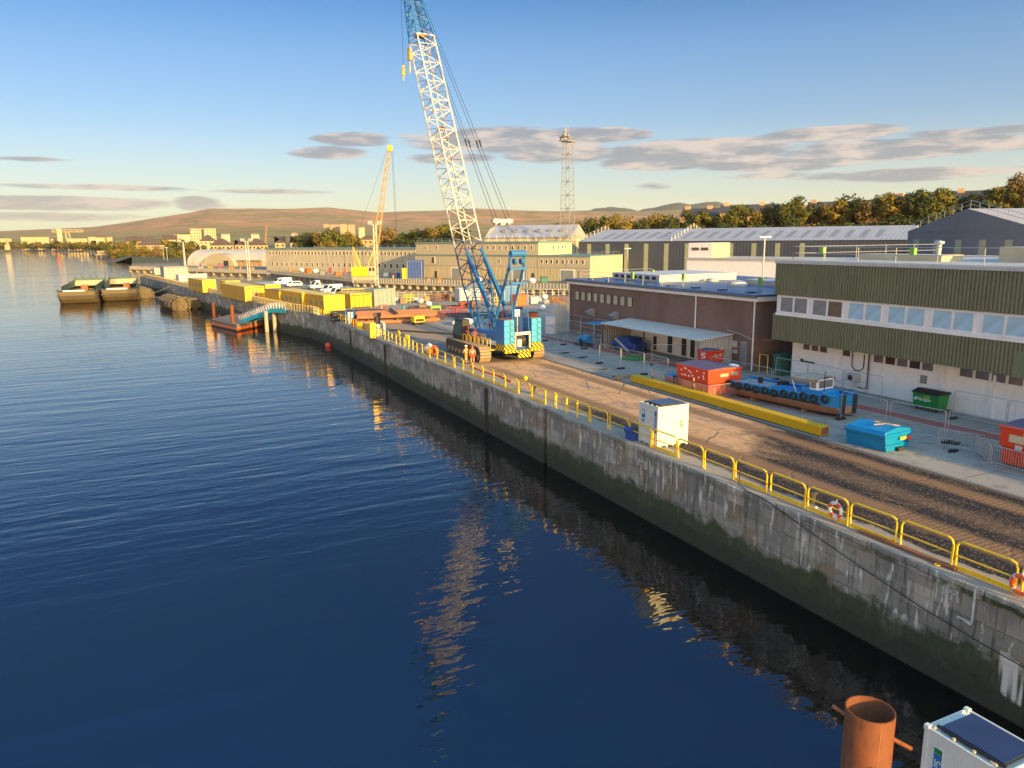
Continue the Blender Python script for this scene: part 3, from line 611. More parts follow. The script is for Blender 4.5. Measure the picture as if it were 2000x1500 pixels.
# --- green clad office block
gb = thing('green_office_block', 'two storey office with ribbed olive green cladding above a white ground floor', 'building', (23.2, 48.9, 0))
L = 92.0
MB().box(1.5, 24, -L, -.9, -.2, 3.3).build('ground_floor_wall', M['white_render'], gb)
def ribs(y0, y1, z0, z1, name='cladding', m=None):
    mb = MB(); n = int((y1-y0)/.26); d = (y1-y0)/n; prof_ = []
    for i in range(n):
        y = y0+i*d; prof_ += [(y, 0.0), (y+d*.38, 0.0), (y+d*.46, -.085), (y+d*.92, -.085)]
    prof_.append((y1, 0.0)); k = len(prof_)
    for (a, xa), (b, xb) in zip(prof_, prof_[1:]): mb.face((xa, a, z0), (xb, b, z0), (xb, b, z1), (xa, a, z1))
    mb.box(.001, .25, y0, y1, z0, z1); return mb.build(name, m or M['cladding'], gb)
ribs(-L, 0, 7.12, 9.75); ribs(-L, 0, 3.3, 5.55)
MB().box(.25, 24, -L, 0, 3.3, 9.7).build('upper_wall', M['cladding'], gb)
gx = MB(); n = 24
for i in range(n): gx.box(.3+i*.95, .75+i*.95, .0, .045, 3.3, 9.75)
gx.build('end_cladding', M['cladding'], gb)
MB().box(-.12, 24.1, -L, .08, 9.75, 9.98).build('roof', M['light_grey'], gb)
MB().box(.3, 23.9, -L, -.3, 9.98, 10.03).build('roof_deck', M['roof_flat'], gb)
MB().box(-.10, .24, -L, -.25, 5.42, 5.6).build('sill', M['clean_white'], gb)
MB().box(.06, .24, -L, -.25, 5.6, 7.12).build('window_band', M['clean_white'], gb)
pg = ['pane_grey', 'pane_grey', 'pane_grey', 'pane_brown', 'pane_blue', 'pane_blue']
for k in range(14):
    yc = -2.15-k*3.48
    for j, s in ((0, .76), (1, -.76)): window(gb, .06, yc+s, 6.36, 1.5, 1.34, 'clean_white', pg[2*k+j] if 2*k+j < 6 else 'pane_blue', 'X', -1, .07)
def lowwin(y0, y1, n, z0, z1, cols):
    for i in range(n):
        w = (y1-y0)/n; window(gb, 1.5, y1-(i+.5)*w, (z0+z1)/2, w-.02, z1-z0, 'clean_white', cols[i % len(cols)], 'X', -1, .05)
lowwin(-4.7, -2.0, 3, 2.5, 3.25, ['pane_brown', 'pane_brown', 'glass']); lowwin(-7.0, -6.1, 1, 2.5, 3.25, ['glass']); lowwin(-14.1, -9.0, 5, 2.4, 3.25, ['pane_grey', 'pane_brown', 'pane_grey', 'glass', 'pane_grey']); lowwin(-22.5, -15.9, 6, 2.4, 3.25, ['pane_grey']); lowwin(-34, -25, 8, 2.4, 3.25, ['pane_grey'])
MB().box(1.40, 1.5, -.98, -1.75, .0, 3.3).build('pilaster', M['white_render'], gb)
for y in (-5.2, -8.2, -14.9, -24): MB().box(1.42, 1.5, y-.35, y+.35, 0, 3.3).build('pilaster', M['white_render'], gb)
MB().box(.9, 1.5, -8.1, -7.1, .75, 1.35).build('air_conditioner', M['light_grey'], gb); MB().cyl((.88, -7.55, 1.05), .22, .03, 16, 'X').build('fan', M['black'], gb)
MB().tube([(1.38, -8.75, 3.2), (1.38, -8.75, .3), (1.38, -7.9, .3)], .05, 6).tube([(1.38, -7.2, 3.1), (1.38, -7.2, 1.9), (1.38, -7.5, 1.6), (1.38, -8.0, 1.6), (1.38, -8.3, 1.9), (1.38, -8.3, 2.9)], .04, 6).build('pipe', M['black'], gb)
MB().box(1.38, 1.5, -1.95, -2.15, 1.5, 1.75).box(1.40, 1.5, -3.4, -2.15, 1.52, 1.62).build('bracket', M['dark'], gb)
MB().box(1.44, 1.5, -13.6, -13.1, 1.5, 2.1).build('vent', M['mid_grey'], gb); MB().tube([(1.42, -25, 1.1), (1.42, -22, 1.25)], .04, 5).ico((1.36, -21.9, 1.25), .16, 1).build('bulkhead_lamp', M['black'], gb)
MB().box(1.44, 1.5, -18.5, -18.3, 0, 2.9).build('downpipe', M['white_render'], gb)
MB().box(-.07, .0, -21.6, -20.4, 3.25, 4.9).build('repair_panel', mat('panel', (.17, .22, .12)), gb)
roof_post_rail(gb, [(1.2, -.6), (1.2, -40)], 10.03, h=1.1)
roof_post_rail(gb, [(1.2, -.6), (20, -.6)], 10.03, h=1.1)
for y in (-.9, -9.5): MB().box(4.0, 4.3, y-.3, y+.1, 10.5, 11.1).build('sign_box', M['lime'], gb)
MB().box(7.5, 22, -60, -14, 10.03, 11.1).build('rooftop_unit', M['pale_cream'], gb); MB().box(5.5, 8, -11, -3.5, 10.03, 10.5).build('rooftop_unit', M['pale_cream'], gb)
MB().cyl((6.5, -10.0, 10.0), .18, 1.3, 10).ico((6.5, -10, 11.4), .42, 1, (1, 1, .5)).build('vent_cowl', M['galv'], gb)

# --- shipyard office building further along the quay, behind the photographer's view, whose shade falls on the yard
ob = thing('dock_warehouse', 'tall grey warehouse standing behind the office row outside the picture', 'building', (20.0, -150, 0))
MB().box(0, 26, 0, 100, -.2, 9.5).build('wall', M['slate_flat'], ob); MB().prism([(-.4, 9.5), (13, 12), (26.4, 9.5)], -.3, 100.3).build('roof', M['roof_pale'], ob)

# --- generic block: front from A to B (2D), depth dp, walls z0..z1
def block(name, label, A, B, dp, z1, wm, rm, roof='flat', rh=2.0, z0=-.3, over=.3, cat='building', group=None):
    A, B = Vector(A[:2]), Vector(B[:2]); L = (B-A).length; rz = atan2(B.y-A.y, B.x-A.x)
    t = thing(name, label, cat, (A.x, A.y, 0), rz, group)
    MB().box(0, L, 0, dp, z0, z1).build('wall', M[wm] if isinstance(wm, str) else wm, t)
    o = over
    if roof == 'flat': MB().box(-o, L+o, -o, dp+o, z1, z1+rh).build('roof', M[rm], t)
    elif roof == 'gable':     # ridge parallel to the front
        MB().prism([(-o, z1), (dp/2, z1+rh), (dp+o, z1)], -o, L+o, 'X').build('roof', M[rm], t)
    elif roof == 'hip':
        i = MB(); h = dp/2; i.v = [(-o, -o, z1), (L+o, -o, z1), (L+o, dp+o, z1), (-o, dp+o, z1), (h, dp/2, z1+rh), (L-h, dp/2, z1+rh)]; i.f = [(0, 1, 5, 4), (1, 2, 5), (2, 3, 4, 5), (3, 0, 4), (0, 3, 2, 1)]; i.mi = [0]*5; i.build('roof', M[rm], t)
    elif roof == 'end_gable':  # ridge runs away from the front
        MB().prism([(-o, z1), (L/2, z1+rh), (L+o, z1)], -o, dp+o).build('roof', M[rm], t)
    return t, L

# --- cream modular offices on the far side of the dry dock
A, B = W(813, 541), W(1152, 551)
cb, L = block('cream_office_block', 'three storey cream modular office block with grey bands beside the dry dock', A, B, 19.0, 7.0, 'cream', 'trim_blue', rh=.25, over=.15)
MB().box(-.05, L+.05, -.06, -.0, -.1, 3.75).build('ground_floor_cladding', M['cream_corr'], cb)
MB().box(-.12, L+.12, -.12, .0, 3.7, 3.95).build('floor_band', M['grey'], cb)
MB().box(-.12, L+.12, -.16, -.0, 6.85, 7.3).build('floor_band', M['trim_blue'], cb)
L3 = (W(1043, 541.5)-A).to_2d().length; L3 = L*.735
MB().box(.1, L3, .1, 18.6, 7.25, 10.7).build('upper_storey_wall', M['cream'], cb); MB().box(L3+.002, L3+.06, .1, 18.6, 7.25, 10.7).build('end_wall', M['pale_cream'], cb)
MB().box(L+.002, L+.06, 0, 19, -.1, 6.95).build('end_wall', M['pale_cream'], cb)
MB().box(-.2, L3+.3, -.2, 18.9, 10.7, 11.15).build('upper_roof', M['trim_blue'], cb)
roof_post_rail(cb, [(.5, .6), (L3, .6)], 11.15, 'galv', 2, .9); roof_post_rail(cb, [(L3+.6, 1), (L-.6, 1), (L-.6, 18)], 7.25, 'galv', 2, .9)
for fx in (.07, .14, .34, .38, .42, .455, .49, .525, .56, .595, .63, .665, .70): window(cb, fx*L, .1, 9.35, .85, 1.25, 'white', 'glass_dark', 'Y', -1, .07)
for fx in (.42, .52, .755, .78, .805, .835, .865, .885, .91, .935, .965): window(cb, fx*L, 0, 5.45, .85, 1.25, 'white', 'glass_dark', 'Y', -1, .07)
for y in (8, 11, 13, 14.6): window(cb, L3+.06, y, 9.3, .8, 1.1, 'white', 'glass_dark', 'X', 1, .07)
window(cb, .115*L, 0, 5.5, 1.7, 2.2, 'white', 'glass_dark', 'Y', -1, .1)
for f0, w in ((.235, 3.4), (.60, 3.6), (.855, 4.2)):
    d = MB().box(f0*L-.35, f0*L+w+.35, -.1, -.06, 0, 3.35).build('roller_door', M['white'], cb); MB().box(f0*L, f0*L+w, -.13, -.1, 0, 3.1).build('shutter', M['mid_grey'], d)
for f0 in (.02, .125, .70): MB().box(f0*L, f0*L+.9, -.09, -.06, 0, 2.1).build('door', M['dark'], cb)
for f0 in (.0, .155, .36, .50, .735, .885): MB().box(f0*L-.05, f0*L+.05, -.09, .0, 3.95, 6.85).build('pillar', M['grey'], cb)

# --- barrel roofed hall behind it
A, B = at(1010, 470, 290), at(1112, 470, 268)
hb, L = block('barrel_roofed_hall', 'pale hall with a curved roof and scaffolding behind the cream office block', at(948, 470, 272), at(1112, 470, 262), 22, 12.2, 'pale_cream', 'roof_pale', 'gable', 4.5, over=.4)
MB().prism([(-.1, 0), (-.1, 12.2), (5, 15.4), (11, 16.7), (17, 15.4), (22, 12.2), (22, 0)], -.35, -.05, 'X').build('gable_wall', mat('gable', (.30, .33, .35), corr=.6, cax=1), hb)
sc_ = MB()
for i in range(11):
    x = L*.06+L*.94*i/10; sc_.tube([(x, -1.2, 7), (x, -1.2, 13.2)], .06, 4)
for z in (8.2, 9.6, 11, 12.4): sc_.tube([(0, -1.2, z), (L, -1.2, z)], .06, 4)
sc_.build('scaffold', M['galv'], hb)
for i in range(6):
    x = L*.15+i*L*.14; MB().prism([(4.2, 14.2), (5.6, 14.9), (5.6, 15.3), (4.2, 14.7)], x, x+1.4, 'X').build('roof_vent', M['mid_grey'], hb)

# --- long grey shed with pale roof
A = at(1130, 480, 236); B = at(1772, 465, 208)
lb, L = block('long_grey_shed', 'very long dark grey shed with a pale ribbed roof below the wooded bank', A, B, 34, 10.9, 'slate_clad', 'roof_pale', 'gable', 3.6, over=.3)
for i in range(11): MB().box(3+i*6.2, 4.3+i*6.2, -.06, -.0, 1.5, 10.2).build('skylight_strip', M['skylight'], lb)
mbr = MB()
for i in range(26): mbr.box(8+i*(L-12)/26, 9.3+i*(L-12)/26, 3.5, 12.5, 11.75, 11.79)
for i in range(22): MB().face((6+i*(L-10)/22, 3, 11.62), (7.3+i*(L-10)/22, 3, 11.62), (7.3+i*(L-10)/22, 12, 13.53), (6+i*(L-10)/22, 12, 13.53)).build('rooflight', M['mid_grey'], lb)
def gable_rail(par, x, y0, y1, z0, rise, n=14, m='galv'):
    mb = MB()
    for i in range(n+1):
        y = y0+(y1-y0)*i/n; z = z0+rise*(1-abs(2*i/n-1)); mb.tube([(x, y, z), (x, y, z+1.2)], .06, 4)
    for h in (.6, 1.2): mb.tube([(x, y0, z0+h), (x, (y0+y1)/2, z0+rise+h), (x, y1, z0+h)], .055, 4)
    return mb.build('roof_railing', M[m], par)
gable_rail(lb, .3, 0, 34, 10.9, 3.6); gable_rail(lb, 30, 0, 34, 10.9, 3.9)
roof_post_rail(lb, [(.3, .2), (L-1, .2)], 10.95, 'galv', 1, .9)
# --- white workshop in front of it
A = at(1342, 500, 176); B = at(1765, 500, 158)
wb, L = block('white_workshop', 'low white workshop in front of the long grey shed', A, B, 14, 7.2, 'white_render', 'roof_flat', rh=.3)
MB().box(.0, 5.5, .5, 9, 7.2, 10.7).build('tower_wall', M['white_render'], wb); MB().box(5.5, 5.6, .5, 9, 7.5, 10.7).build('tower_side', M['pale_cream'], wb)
for x in (.9, 3.2): MB().box(x, x+1.7, .42, .5, 9.1, 9.7).build('window', M['glass_dark'], wb)
for i in range(14): window(wb, 6+i*4.1, 0, 2.6, 1.3, 1.3, 'white', 'glass', 'Y', -1, .06)
# --- large grey gable hall at right
A = at(1772, 470, 190); B = at(2030, 470, 158)
gh, L = block('grey_gabled_hall', 'large dark grey gabled hall at the right edge with vertical translucent strips', A, B, 60, 12.7, 'slate_flat', 'roof_pale', 'end_gable', 4.2, over=.1)
MB().prism([(0, 12.5), (0, 12.8), (L/2, 16.9), (L, 12.8), (L, 12.5)], -.12, -.02).build('gable_wall', M['slate_flat'], gh)
for i in range(6): MB().box(2.6+i*7.0, 4.5+i*7.0, -.06, -.0, 4.5, 11.0).build('skylight_strip', M['skylight'], gh)
mb = MB()
for i in range(15):
    x = 1+i*(L-2)/14; z = 12.7+4.2*(1-abs(2*x/L-1)); mb.tube([(x, .5, z), (x, .5, z+1.5)], .06, 4)
for h in (.75, 1.5): mb.tube([(1, .5, 13.0+h), (L/2, .5, 17.0+h), (L-1, .5, 13.0+h)], .05, 4)
mb.build('roof_railing', M['galv'], gh)

# --- long two storey range beyond the small crane, and the hangar
A = W(521, 527.5); B = at(813, 520, hypot(W(812, 537).x+25, W(812, 537).y)+10)
rb, L = block('long_cream_range', 'long low cream clad range with rows of small windows behind the yellow crawler crane', A, B, 16, 8.6, mat('range_clad', (.46, .42, .31), corr=.7, cd_=.04, scale=.1, dirt=.15), 'trim_blue', 'flat', .5, over=.3)
for i in range(40): window(rb, 3+i*(L-6)/39, 0, 7.0, 1.1, 1.3, 'white', 'glass_dark', 'Y', -1, .06)
for i in range(26): window(rb, 4+i*(L-7)/25, 0, 2.6, 1.1, 1.6, 'white', 'glass_dark', 'Y', -1, .06)
for i in range(8): MB().box(8+i*L/8.5, 8.15+i*L/8.5, -.12, -.0, 0, 8.6).build('downpipe', M['grey'], rb)
roof_post_rail(rb, [(L*.7, 1), (L-.5, 1)], 9.1)
# hangar with rounded roof
A = at(367, 514, 425); B = at(522, 517, 385)
v = (B-A).to_2d(); L = v.length; hg = thing('rounded_hangar', 'white arched hangar with a bright round end bay beyond the docks', 'building', (A.x, A.y, 0), atan2(v.y, v.x))
prf = [(10-10.5*cos(pi*i/16), 8.2*sin(pi*i/16)**.8-.3) for i in range(17)]
MB().prism(prf, 0, L, 'X').build('shell', mat('hangar', (.50, .47, .40), corr=1.2, cd_=.05, scale=.1), hg, smooth=False)
prf2 = [(L*.45-L*.2*cos(pi*i/14), 6.4*sin(pi*i/14)-.3) for i in range(15)]
MB().prism(prf2, -2.6, 6).build('end_bay', M['town_white'], hg)
MB().box(L*.52, L*.58, -2.7, -2.6, 0, 2.6).build('door', M['dark'], hg); MB().box(L*.66, L*.96, -1.5, .5, 2.6, 3.0).build('canopy', M['grey'], hg)
for i in range(5): MB().box(L*(.67+.06*i), L*(.71+.06*i), -.9, -.2, 0, 2.5).build('door', M['brick_tan'], hg)
MB().box(L+.1, L+8, 2, 12, -.2, 7.5).build('side_block', M['deep_blue'], hg)

# ================================================================= FAR TOWN
def farblock(px0, px1, ytop, D, wm, rm, roof, rh, label, name='town_house', dp=10, win=None, cat='house', D2=None, group='houses of the far town'):
    D2 = D2 or D
    A, B = at(px0, ytop, D), at(px1, ytop, D2); z = (A.z+B.z)/2-(rh if roof != 'flat' else .4); z = max(z, 4.0)
    t, L = block(name, label, A, B, dp, z, wm, rm, roof, rh if roof != 'flat' else .4, z0=-2, over=.5, cat=cat, group=group)
    if win:
        nx, nz, wh = win; g = MB(); k = 0
        top = z-.9
        for i in range(nx):
            for j in range(nz):
                x = L*(i+.5)/nx; zz = top-j*3.0
                if zz < 2: continue
                MB().box(x-L/nx*.22, x+L/nx*.22, -.12, -.0, zz-1.2, zz).build('window', M['glass_dark'], t); k += 1
    return t
H = [ # px0 px1 ytop D wall roof type rh label dp win D2
 (0, 22, 466, 1850, 'town_cream', 'town_cream', 'flat', 1, 'low cream block by the water at the far left edge', 20, None, None),
 (40, 95, 463, 1800, 'town_cream', 'town_cream', 'flat', 1, 'long cream shed on the far left shore', 30, None, None),
 (98, 118, 466, 1700, 'town_pink', 'town_roof', 'flat', 1, 'dull brown block between the long cream shed and the shore crane', 30, None, None),
 (130, 170, 466, 1600, 'town_cream', 'town_white', 'flat', 1, 'pale low shed right of the tall shore crane', 20, None, None),
 (172, 187, 463, 1250, 'town_white', 'town_white', 'flat', 1, 'white block left of the balconied flats on the shore', 15, (3, 3, 1), None),
 (187, 208, 464, 1200, 'town_white', 'brick_tan', 'flat', 1, 'white balconied flats on the far shore', 15, (5, 5, 1), None),
 (208, 219, 463, 1190, 'brick_tan', 'brick_tan', 'flat', 1, 'tan brick end of the balconied flats on the shore', 15, None, None),
 (245, 278, 462, 900, 'town_cream', 'town_roof', 'gable', 5, 'cream roofed house behind the shore trees', 14, None, None),
 (266, 318, 460, 800, 'town_cream', 'town_roof', 'hip', 9, 'large house with a broad dark hipped roof among the shore trees', 22, (8, 2, 1), None),
 (318, 345, 459, 900, 'town_white', 'town_roof', 'gable', 5, 'white house behind the lattice lamp tower', 14, None, None),
 (340, 371, 458, 1100, 'town_white', 'town_white', 'flat', 1, 'long white wall building left of the twin flat blocks', 15, None, None),
 (371, 396, 446.5, 900, 'town_white', 'town_pink', 'flat', 1, 'left one of the twin cream tower flats', 14, (5, 4, 1), None),
 (398, 421, 446, 890, 'town_white', 'town_pink', 'flat', 1, 'right one of the twin cream tower flats', 14, (5, 4, 1), None),
 (388, 422, 458, 640, 'town_white', 'town_roof', 'hip', 5, 'white house with dark hipped roof below the twin flats', 13, (4, 1, 1), None),
 (408, 455, 466, 560, 'town_cream', 'town_roof', 'hip', 4.5, 'wide cream house with dark hipped roof above the hangar', 12, (6, 2, 1), None),
 (458, 475, 468, 600, 'town_cream', 'town_roof', 'hip', 4, 'small cream house between two hipped roofs above the hangar', 12, (2, 1, 1), None),
 (476, 522, 465.5, 540, 'town_cream', 'town_roof', 'hip', 4.5, 'cream house with dark hipped roof right of the hangar roof', 12, (6, 2, 1), None),
 (536, 556, 461, 480, 'town_cream', 'town_roof', 'hip', 4, 'bright cream house above the long range, left of the pair', 12, (2, 3, 1), None),
 (566, 588, 461, 480, 'town_cream', 'town_roof', 'hip', 4, 'bright cream house above the long range, right of the pair', 12, (2, 3, 1), None),
 (632, 643, 438.5, 2400, 'town_pink', 'town_pink', 'flat', 1, 'leftmost pink tower block on the skyline', 22, (3, 8, 1), None),
 (645, 663, 439, 2350, 'town_pink', 'town_pink', 'flat', 1, 'wide pink tower block second from the left on the skyline', 22, (5, 8, 1), None),
 (664, 677, 437.5, 2300, 'town_pink', 'town_pink', 'flat', 1, 'third pink tower block on the skyline', 22, (4, 8, 1), None),
 (679, 693, 439, 2300, 'town_pink', 'town_pink', 'flat', 1, 'rightmost pink tower block on the skyline', 22, (4, 8, 1), None),
 (700, 712, 444, 1300, 'town_white', 'town_white', 'flat', 1, 'small white block right of the pink towers', 14, None, None),
 (672, 690, 468, 520, 'grey', 'town_roof', 'gable', 3, 'grey shed among the trees left of the yellow crane', 12, None, None),
 (690, 728, 467, 500, 'brick_tan', 'town_roof', 'flat', 1, 'tan flat roofed workshop behind the yellow crane', 12, (4, 1, 1), None),
 (700, 735, 460, 700, 'town_white', 'town_roof', 'hip', 4, 'white house behind the yellow crane jib', 12, None, None)]
for h in H: farblock(*h[:7], h[7], h[8], dp=h[9], win=h[10], D2=h[11])
# dark tenement roofs with chimneys along the top of the bank
TR = [(1405, 1520, 401, 396, 330, 326), (1575, 1665, 394, 392, 335, 330), (1740, 1860, 384, 376, 330, 322), (1862, 1975, 376, 366, 320, 318), (1330, 1400, 408, 404, 345, 340)]
for i, (x0, x1, y0, y1, D, D2) in enumerate(TR):
    A, B = at(x0, y0, D+70), at(x1, y1, D2+70); z = (A.z+B.z)/2-4
    t, L = block('terrace_row', '%s dark slate roofed terrace from the left along the top of the wooded bank' % ordn([1, 2, 3, 4, 0][i]), A, B, 10, z, 'brick_tan', 'hill_roof', 'gable', 4, z0=0, over=.3, cat='terrace', group='terraces on top of the bank')
    for k in range(2): MB().box(L*(.05+.62*k), L*(.05+.62*k)+2.6, 4.2, 5.6, z+2, z+5.2).build('chimney', M['chimney'], t)
# tall cantilever crane on the far shore
p = at(119, 475, 1650); t = thing('cantilever_crane', 'tall pale hammerhead crane on the far shore', 'crane', (p.x, p.y, 0), -.1)
mb = MB(); mb.box(-4, 4, -4, 4, 0, 37); mb.build('tower', M['town_white'], t)
MB().lattice((-12, 0, 33), (38, 0, 33), (0, 1, 0), 5, 4, 5, 4, 10, .7, .4, 3).build('jib', M['town_white'], t); MB().lattice((14, 0, 0), (12, 0, 30), (0, 1, 0), 7, 7, 6, 6, 4, .7, .4, 3).build('leg', M['town_white'], t)
p = at(14, 475, 1700); t = thing('spired_building', 'pale pointed tower at the far left shore', 'tower', (p.x, p.y, 0)); MB().box(-4, 4, -4, 4, 0, 9).build('wall', M['town_cream'], t); MB().cyl((0, 0, 9), 3, 14, 4, 'Z', .3).build('spire', M['town_cream'], t)
p = at(517, 475, 620); t = thing('tower_crane_jib', 'thin tan crane jib rising above the far houses', 'crane', (p.x, p.y, 0), 0); MB().lattice((0, 0, 5), (2.4, 0, 25), (0, 1, 0), 1.2, 1.2, .8, .8, 10, .12, .06, 3).build('jib', M['brick_tan'], t); MB().box(-1.5, 1.5, -1.5, 1.5, 0, 5).build('cab', M['brick_tan'], t)

# ================================================================= TREES
def leafmat(name, c1, c2, c3):
    m, n, b = newmat(name); r = n.new('ShaderNodeObjectInfo').outputs['Random']; g = n.new('ShaderNodeTexCoord').outputs['Object']
    c = n.mix(n.step(r, .3, .9), c1, c2); c = n.mix(n.step(n.noise(g, .35, 3), .5, .68), c, c3); c = n.mix(n.m('MULTIPLY', n.noise(g, 2.5, 2), .5), c, tuple(x*.6 for x in c1))
    n.put(b.inputs['Base Color'], c); b.inputs['Roughness'].default_value = .8; b.inputs['Specular IOR Level'].default_value = .15; return m
LEAF = [leafmat('leaves_green', (.06, .09, .022), (.12, .13, .026), (.22, .18, .03)), leafmat('leaves_gold', (.15, .13, .028), (.22, .16, .03), (.29, .20, .035)), leafmat('leaves_dark', (.04, .058, .02), (.055, .068, .022), (.10, .10, .026)), leafmat('leaves_brown', (.18, .115, .045), (.21, .14, .05), (.14, .13, .05))]
BARK = mat('bark', (.10, .075, .05), rough=.95)
def tree_proto(seed, lm, h=12.0, r=4.6, n=1500, shape=1.0, sz=.5):
    rd = random.Random(seed); t = bpy.data.objects.new('tree', None)
    tr = MB(); tr.tube([(0, 0, -1.5), (rd.uniform(-.2, .2), rd.uniform(-.2, .2), h*.4), (rd.uniform(-.4, .4), rd.uniform(-.4, .4), h*.8)], .28, 6, True, .07)
    blobs = []
    for k in range(rd.randint(11, 15)):
        a = rd.uniform(0, 2*pi); q = rd.uniform(.30, .93); rr = r*(sin(pi*min(1, max(.05, (q-.12)/.95)))**.7)*rd.uniform(.25, .78)
        c = Vector((cos(a)*rr, sin(a)*rr, h*q)); blobs.append((c, r*rd.uniform(.26, .46)*shape)); tr.tube([(0, 0, h*q*.55), c*.9], .08, 4, False, .03)
    cr = MB()
    for k in range(n):
        c, br = rd.choice(blobs); d = Vector((rd.gauss(0, 1), rd.gauss(0, 1), rd.gauss(0, .8))).normalized(); p = c+d*br*rd.uniform(.6, 1.08)
        u = Vector((rd.gauss(0, 1), rd.gauss(0, 1), rd.gauss(0, 1))).normalized(); w = u.cross(d+Vector((.01, .02, .03))).normalized(); s = sz*rd.uniform(.5, 1.2)
        cr.face(p-u*s*.5-w*s*.35, p+u*s*.5-w*s*.4, p+u*s*.6+w*s*.35, p-u*s*.4+w*s*.4)
    tm = bpy.data.meshes.new('trunk'); tm.from_pydata(tr.v, [], tr.f); tm.materials.append(BARK); cm = bpy.data.meshes.new('crown'); cm.from_pydata(cr.v, [], cr.f); cm.materials.append(lm)
    return tm, cm
TP = [tree_proto(11, LEAF[0]), tree_proto(12, LEAF[1], 12.5, 3.8, 1300), tree_proto(13, LEAF[2], 11, 5.2, 1700), tree_proto(14, LEAF[0], 13, 4.0, 1300, .85), tree_proto(15, LEAF[3], 12, 4.4, 1000, .9), tree_proto(16, LEAF[1], 12, 5.0, 1500), tree_proto(17, LEAF[2], 14, 4.2, 1500)]
TH = [12, 12.5, 11, 13, 12, 12, 14]
rt = random.Random(77)
def add_tree(p, h, k, label, group, wide=1.0, name='tree'):
    t = thing(name, label, 'tree', p, rt.uniform(0, 6.28), group); s = h/TH[k]; t.scale = (s*wide, s*wide, s)
    for nm, me in zip(('trunk', 'crown'), TP[k]):
        o = bpy.data.objects.new(nm, me); COL.objects.link(o); o.parent = t
    return t
kind = ['green', 'golden', 'dark green', 'tall green', 'brown', 'golden', 'dark']
BT = []
for x, yt, D, k in [(1118, 438, 330, 1), (1132, 430, 340, 5), (1150, 426, 345, 1), (1165, 433, 330, 2), (1180, 424, 330, 0), (1196, 418, 325, 1), (1212, 421, 330, 5), (1226, 432, 320, 1), (1243, 436, 325, 2), (1258, 428, 330, 0),
    (1275, 417, 330, 1), (1292, 418, 335, 5), (1308, 428, 325, 2), (1322, 436, 330, 2), (1340, 434, 325, 0), (1352, 412, 330, 0), (1366, 407, 325, 3), (1380, 417, 330, 1), (1398, 424, 325, 2), (1412, 420, 330, 4),
    (1428, 413, 325, 0), (1442, 396, 325, 3), (1456, 404, 330, 0), (1470, 412, 325, 1), (1488, 410, 330, 1), (1504, 405, 330, 2), (1520, 412, 325, 4), (1536, 393, 325, 3), (1552, 384, 320, 0), (1566, 391, 325, 1),
    (1583, 404, 325, 4), (1600, 403, 330, 2), (1618, 398, 325, 1), (1636, 391, 325, 5), (1652, 386, 325, 1), (1668, 388, 330, 2), (1684, 388, 325, 3), (1702, 392, 320, 4), (1718, 381, 325, 1), (1735, 375, 320, 5), (1752, 380, 325, 4), (1770, 386, 320, 2),
    (1790, 380, 325, 0), (1812, 370, 320, 0), (1830, 364, 320, 3), (1846, 372, 325, 0), (1866, 392, 330, 2), (1890, 386, 330, 2), (1915, 380, 330, 0), (1938, 372, 330, 0), (1960, 360, 325, 3), (1977, 345, 330, 4), (1995, 338, 330, 4), (2015, 350, 330, 0)]:
    p = at(x, yt, D); zb = bank_z(p.x, p.y); h = max(6.5, min(15.0, p.z-zb)); BT.append((x, (p.x, p.y, p.z-h), h, k))
for i, (x, p, h, k) in enumerate(BT): add_tree(p, h*1.03, k, '%s %s tree from the left along the crest of the wooded bank' % (ordn(i), kind[k]), 'trees along the crest of the wooded bank', 1.12)
# lower rows in front
i = 0
for row, (D, dz, st) in enumerate(((303, -9.5, 19), (287, -12, 21))):
    x = 1110+row*8
    while x < 2000:
        top = 455-(x-1110)*.065; p = at(x, top, D); k = rt.choice([0, 2, 6, 2, 3, 4, 1] if row == 0 else [2, 6, 0, 3, 1, 2]); zb = bank_z(p.x, p.y); h = max(9.0, min(13.5, p.z-zb+dz*.0+1.5+rt.uniform(-1, 2)))
        add_tree((p.x, p.y, zb-.4), h, k, '%s %s tree from the left in the %s row on the wooded slope' % (ordn(i if row == 0 else i), kind[k], 'upper' if row == 0 else 'lower'), 'trees on the slope behind the long shed', 1.2); x += st*rt.uniform(.85, 1.15); i += 1
    i = 0
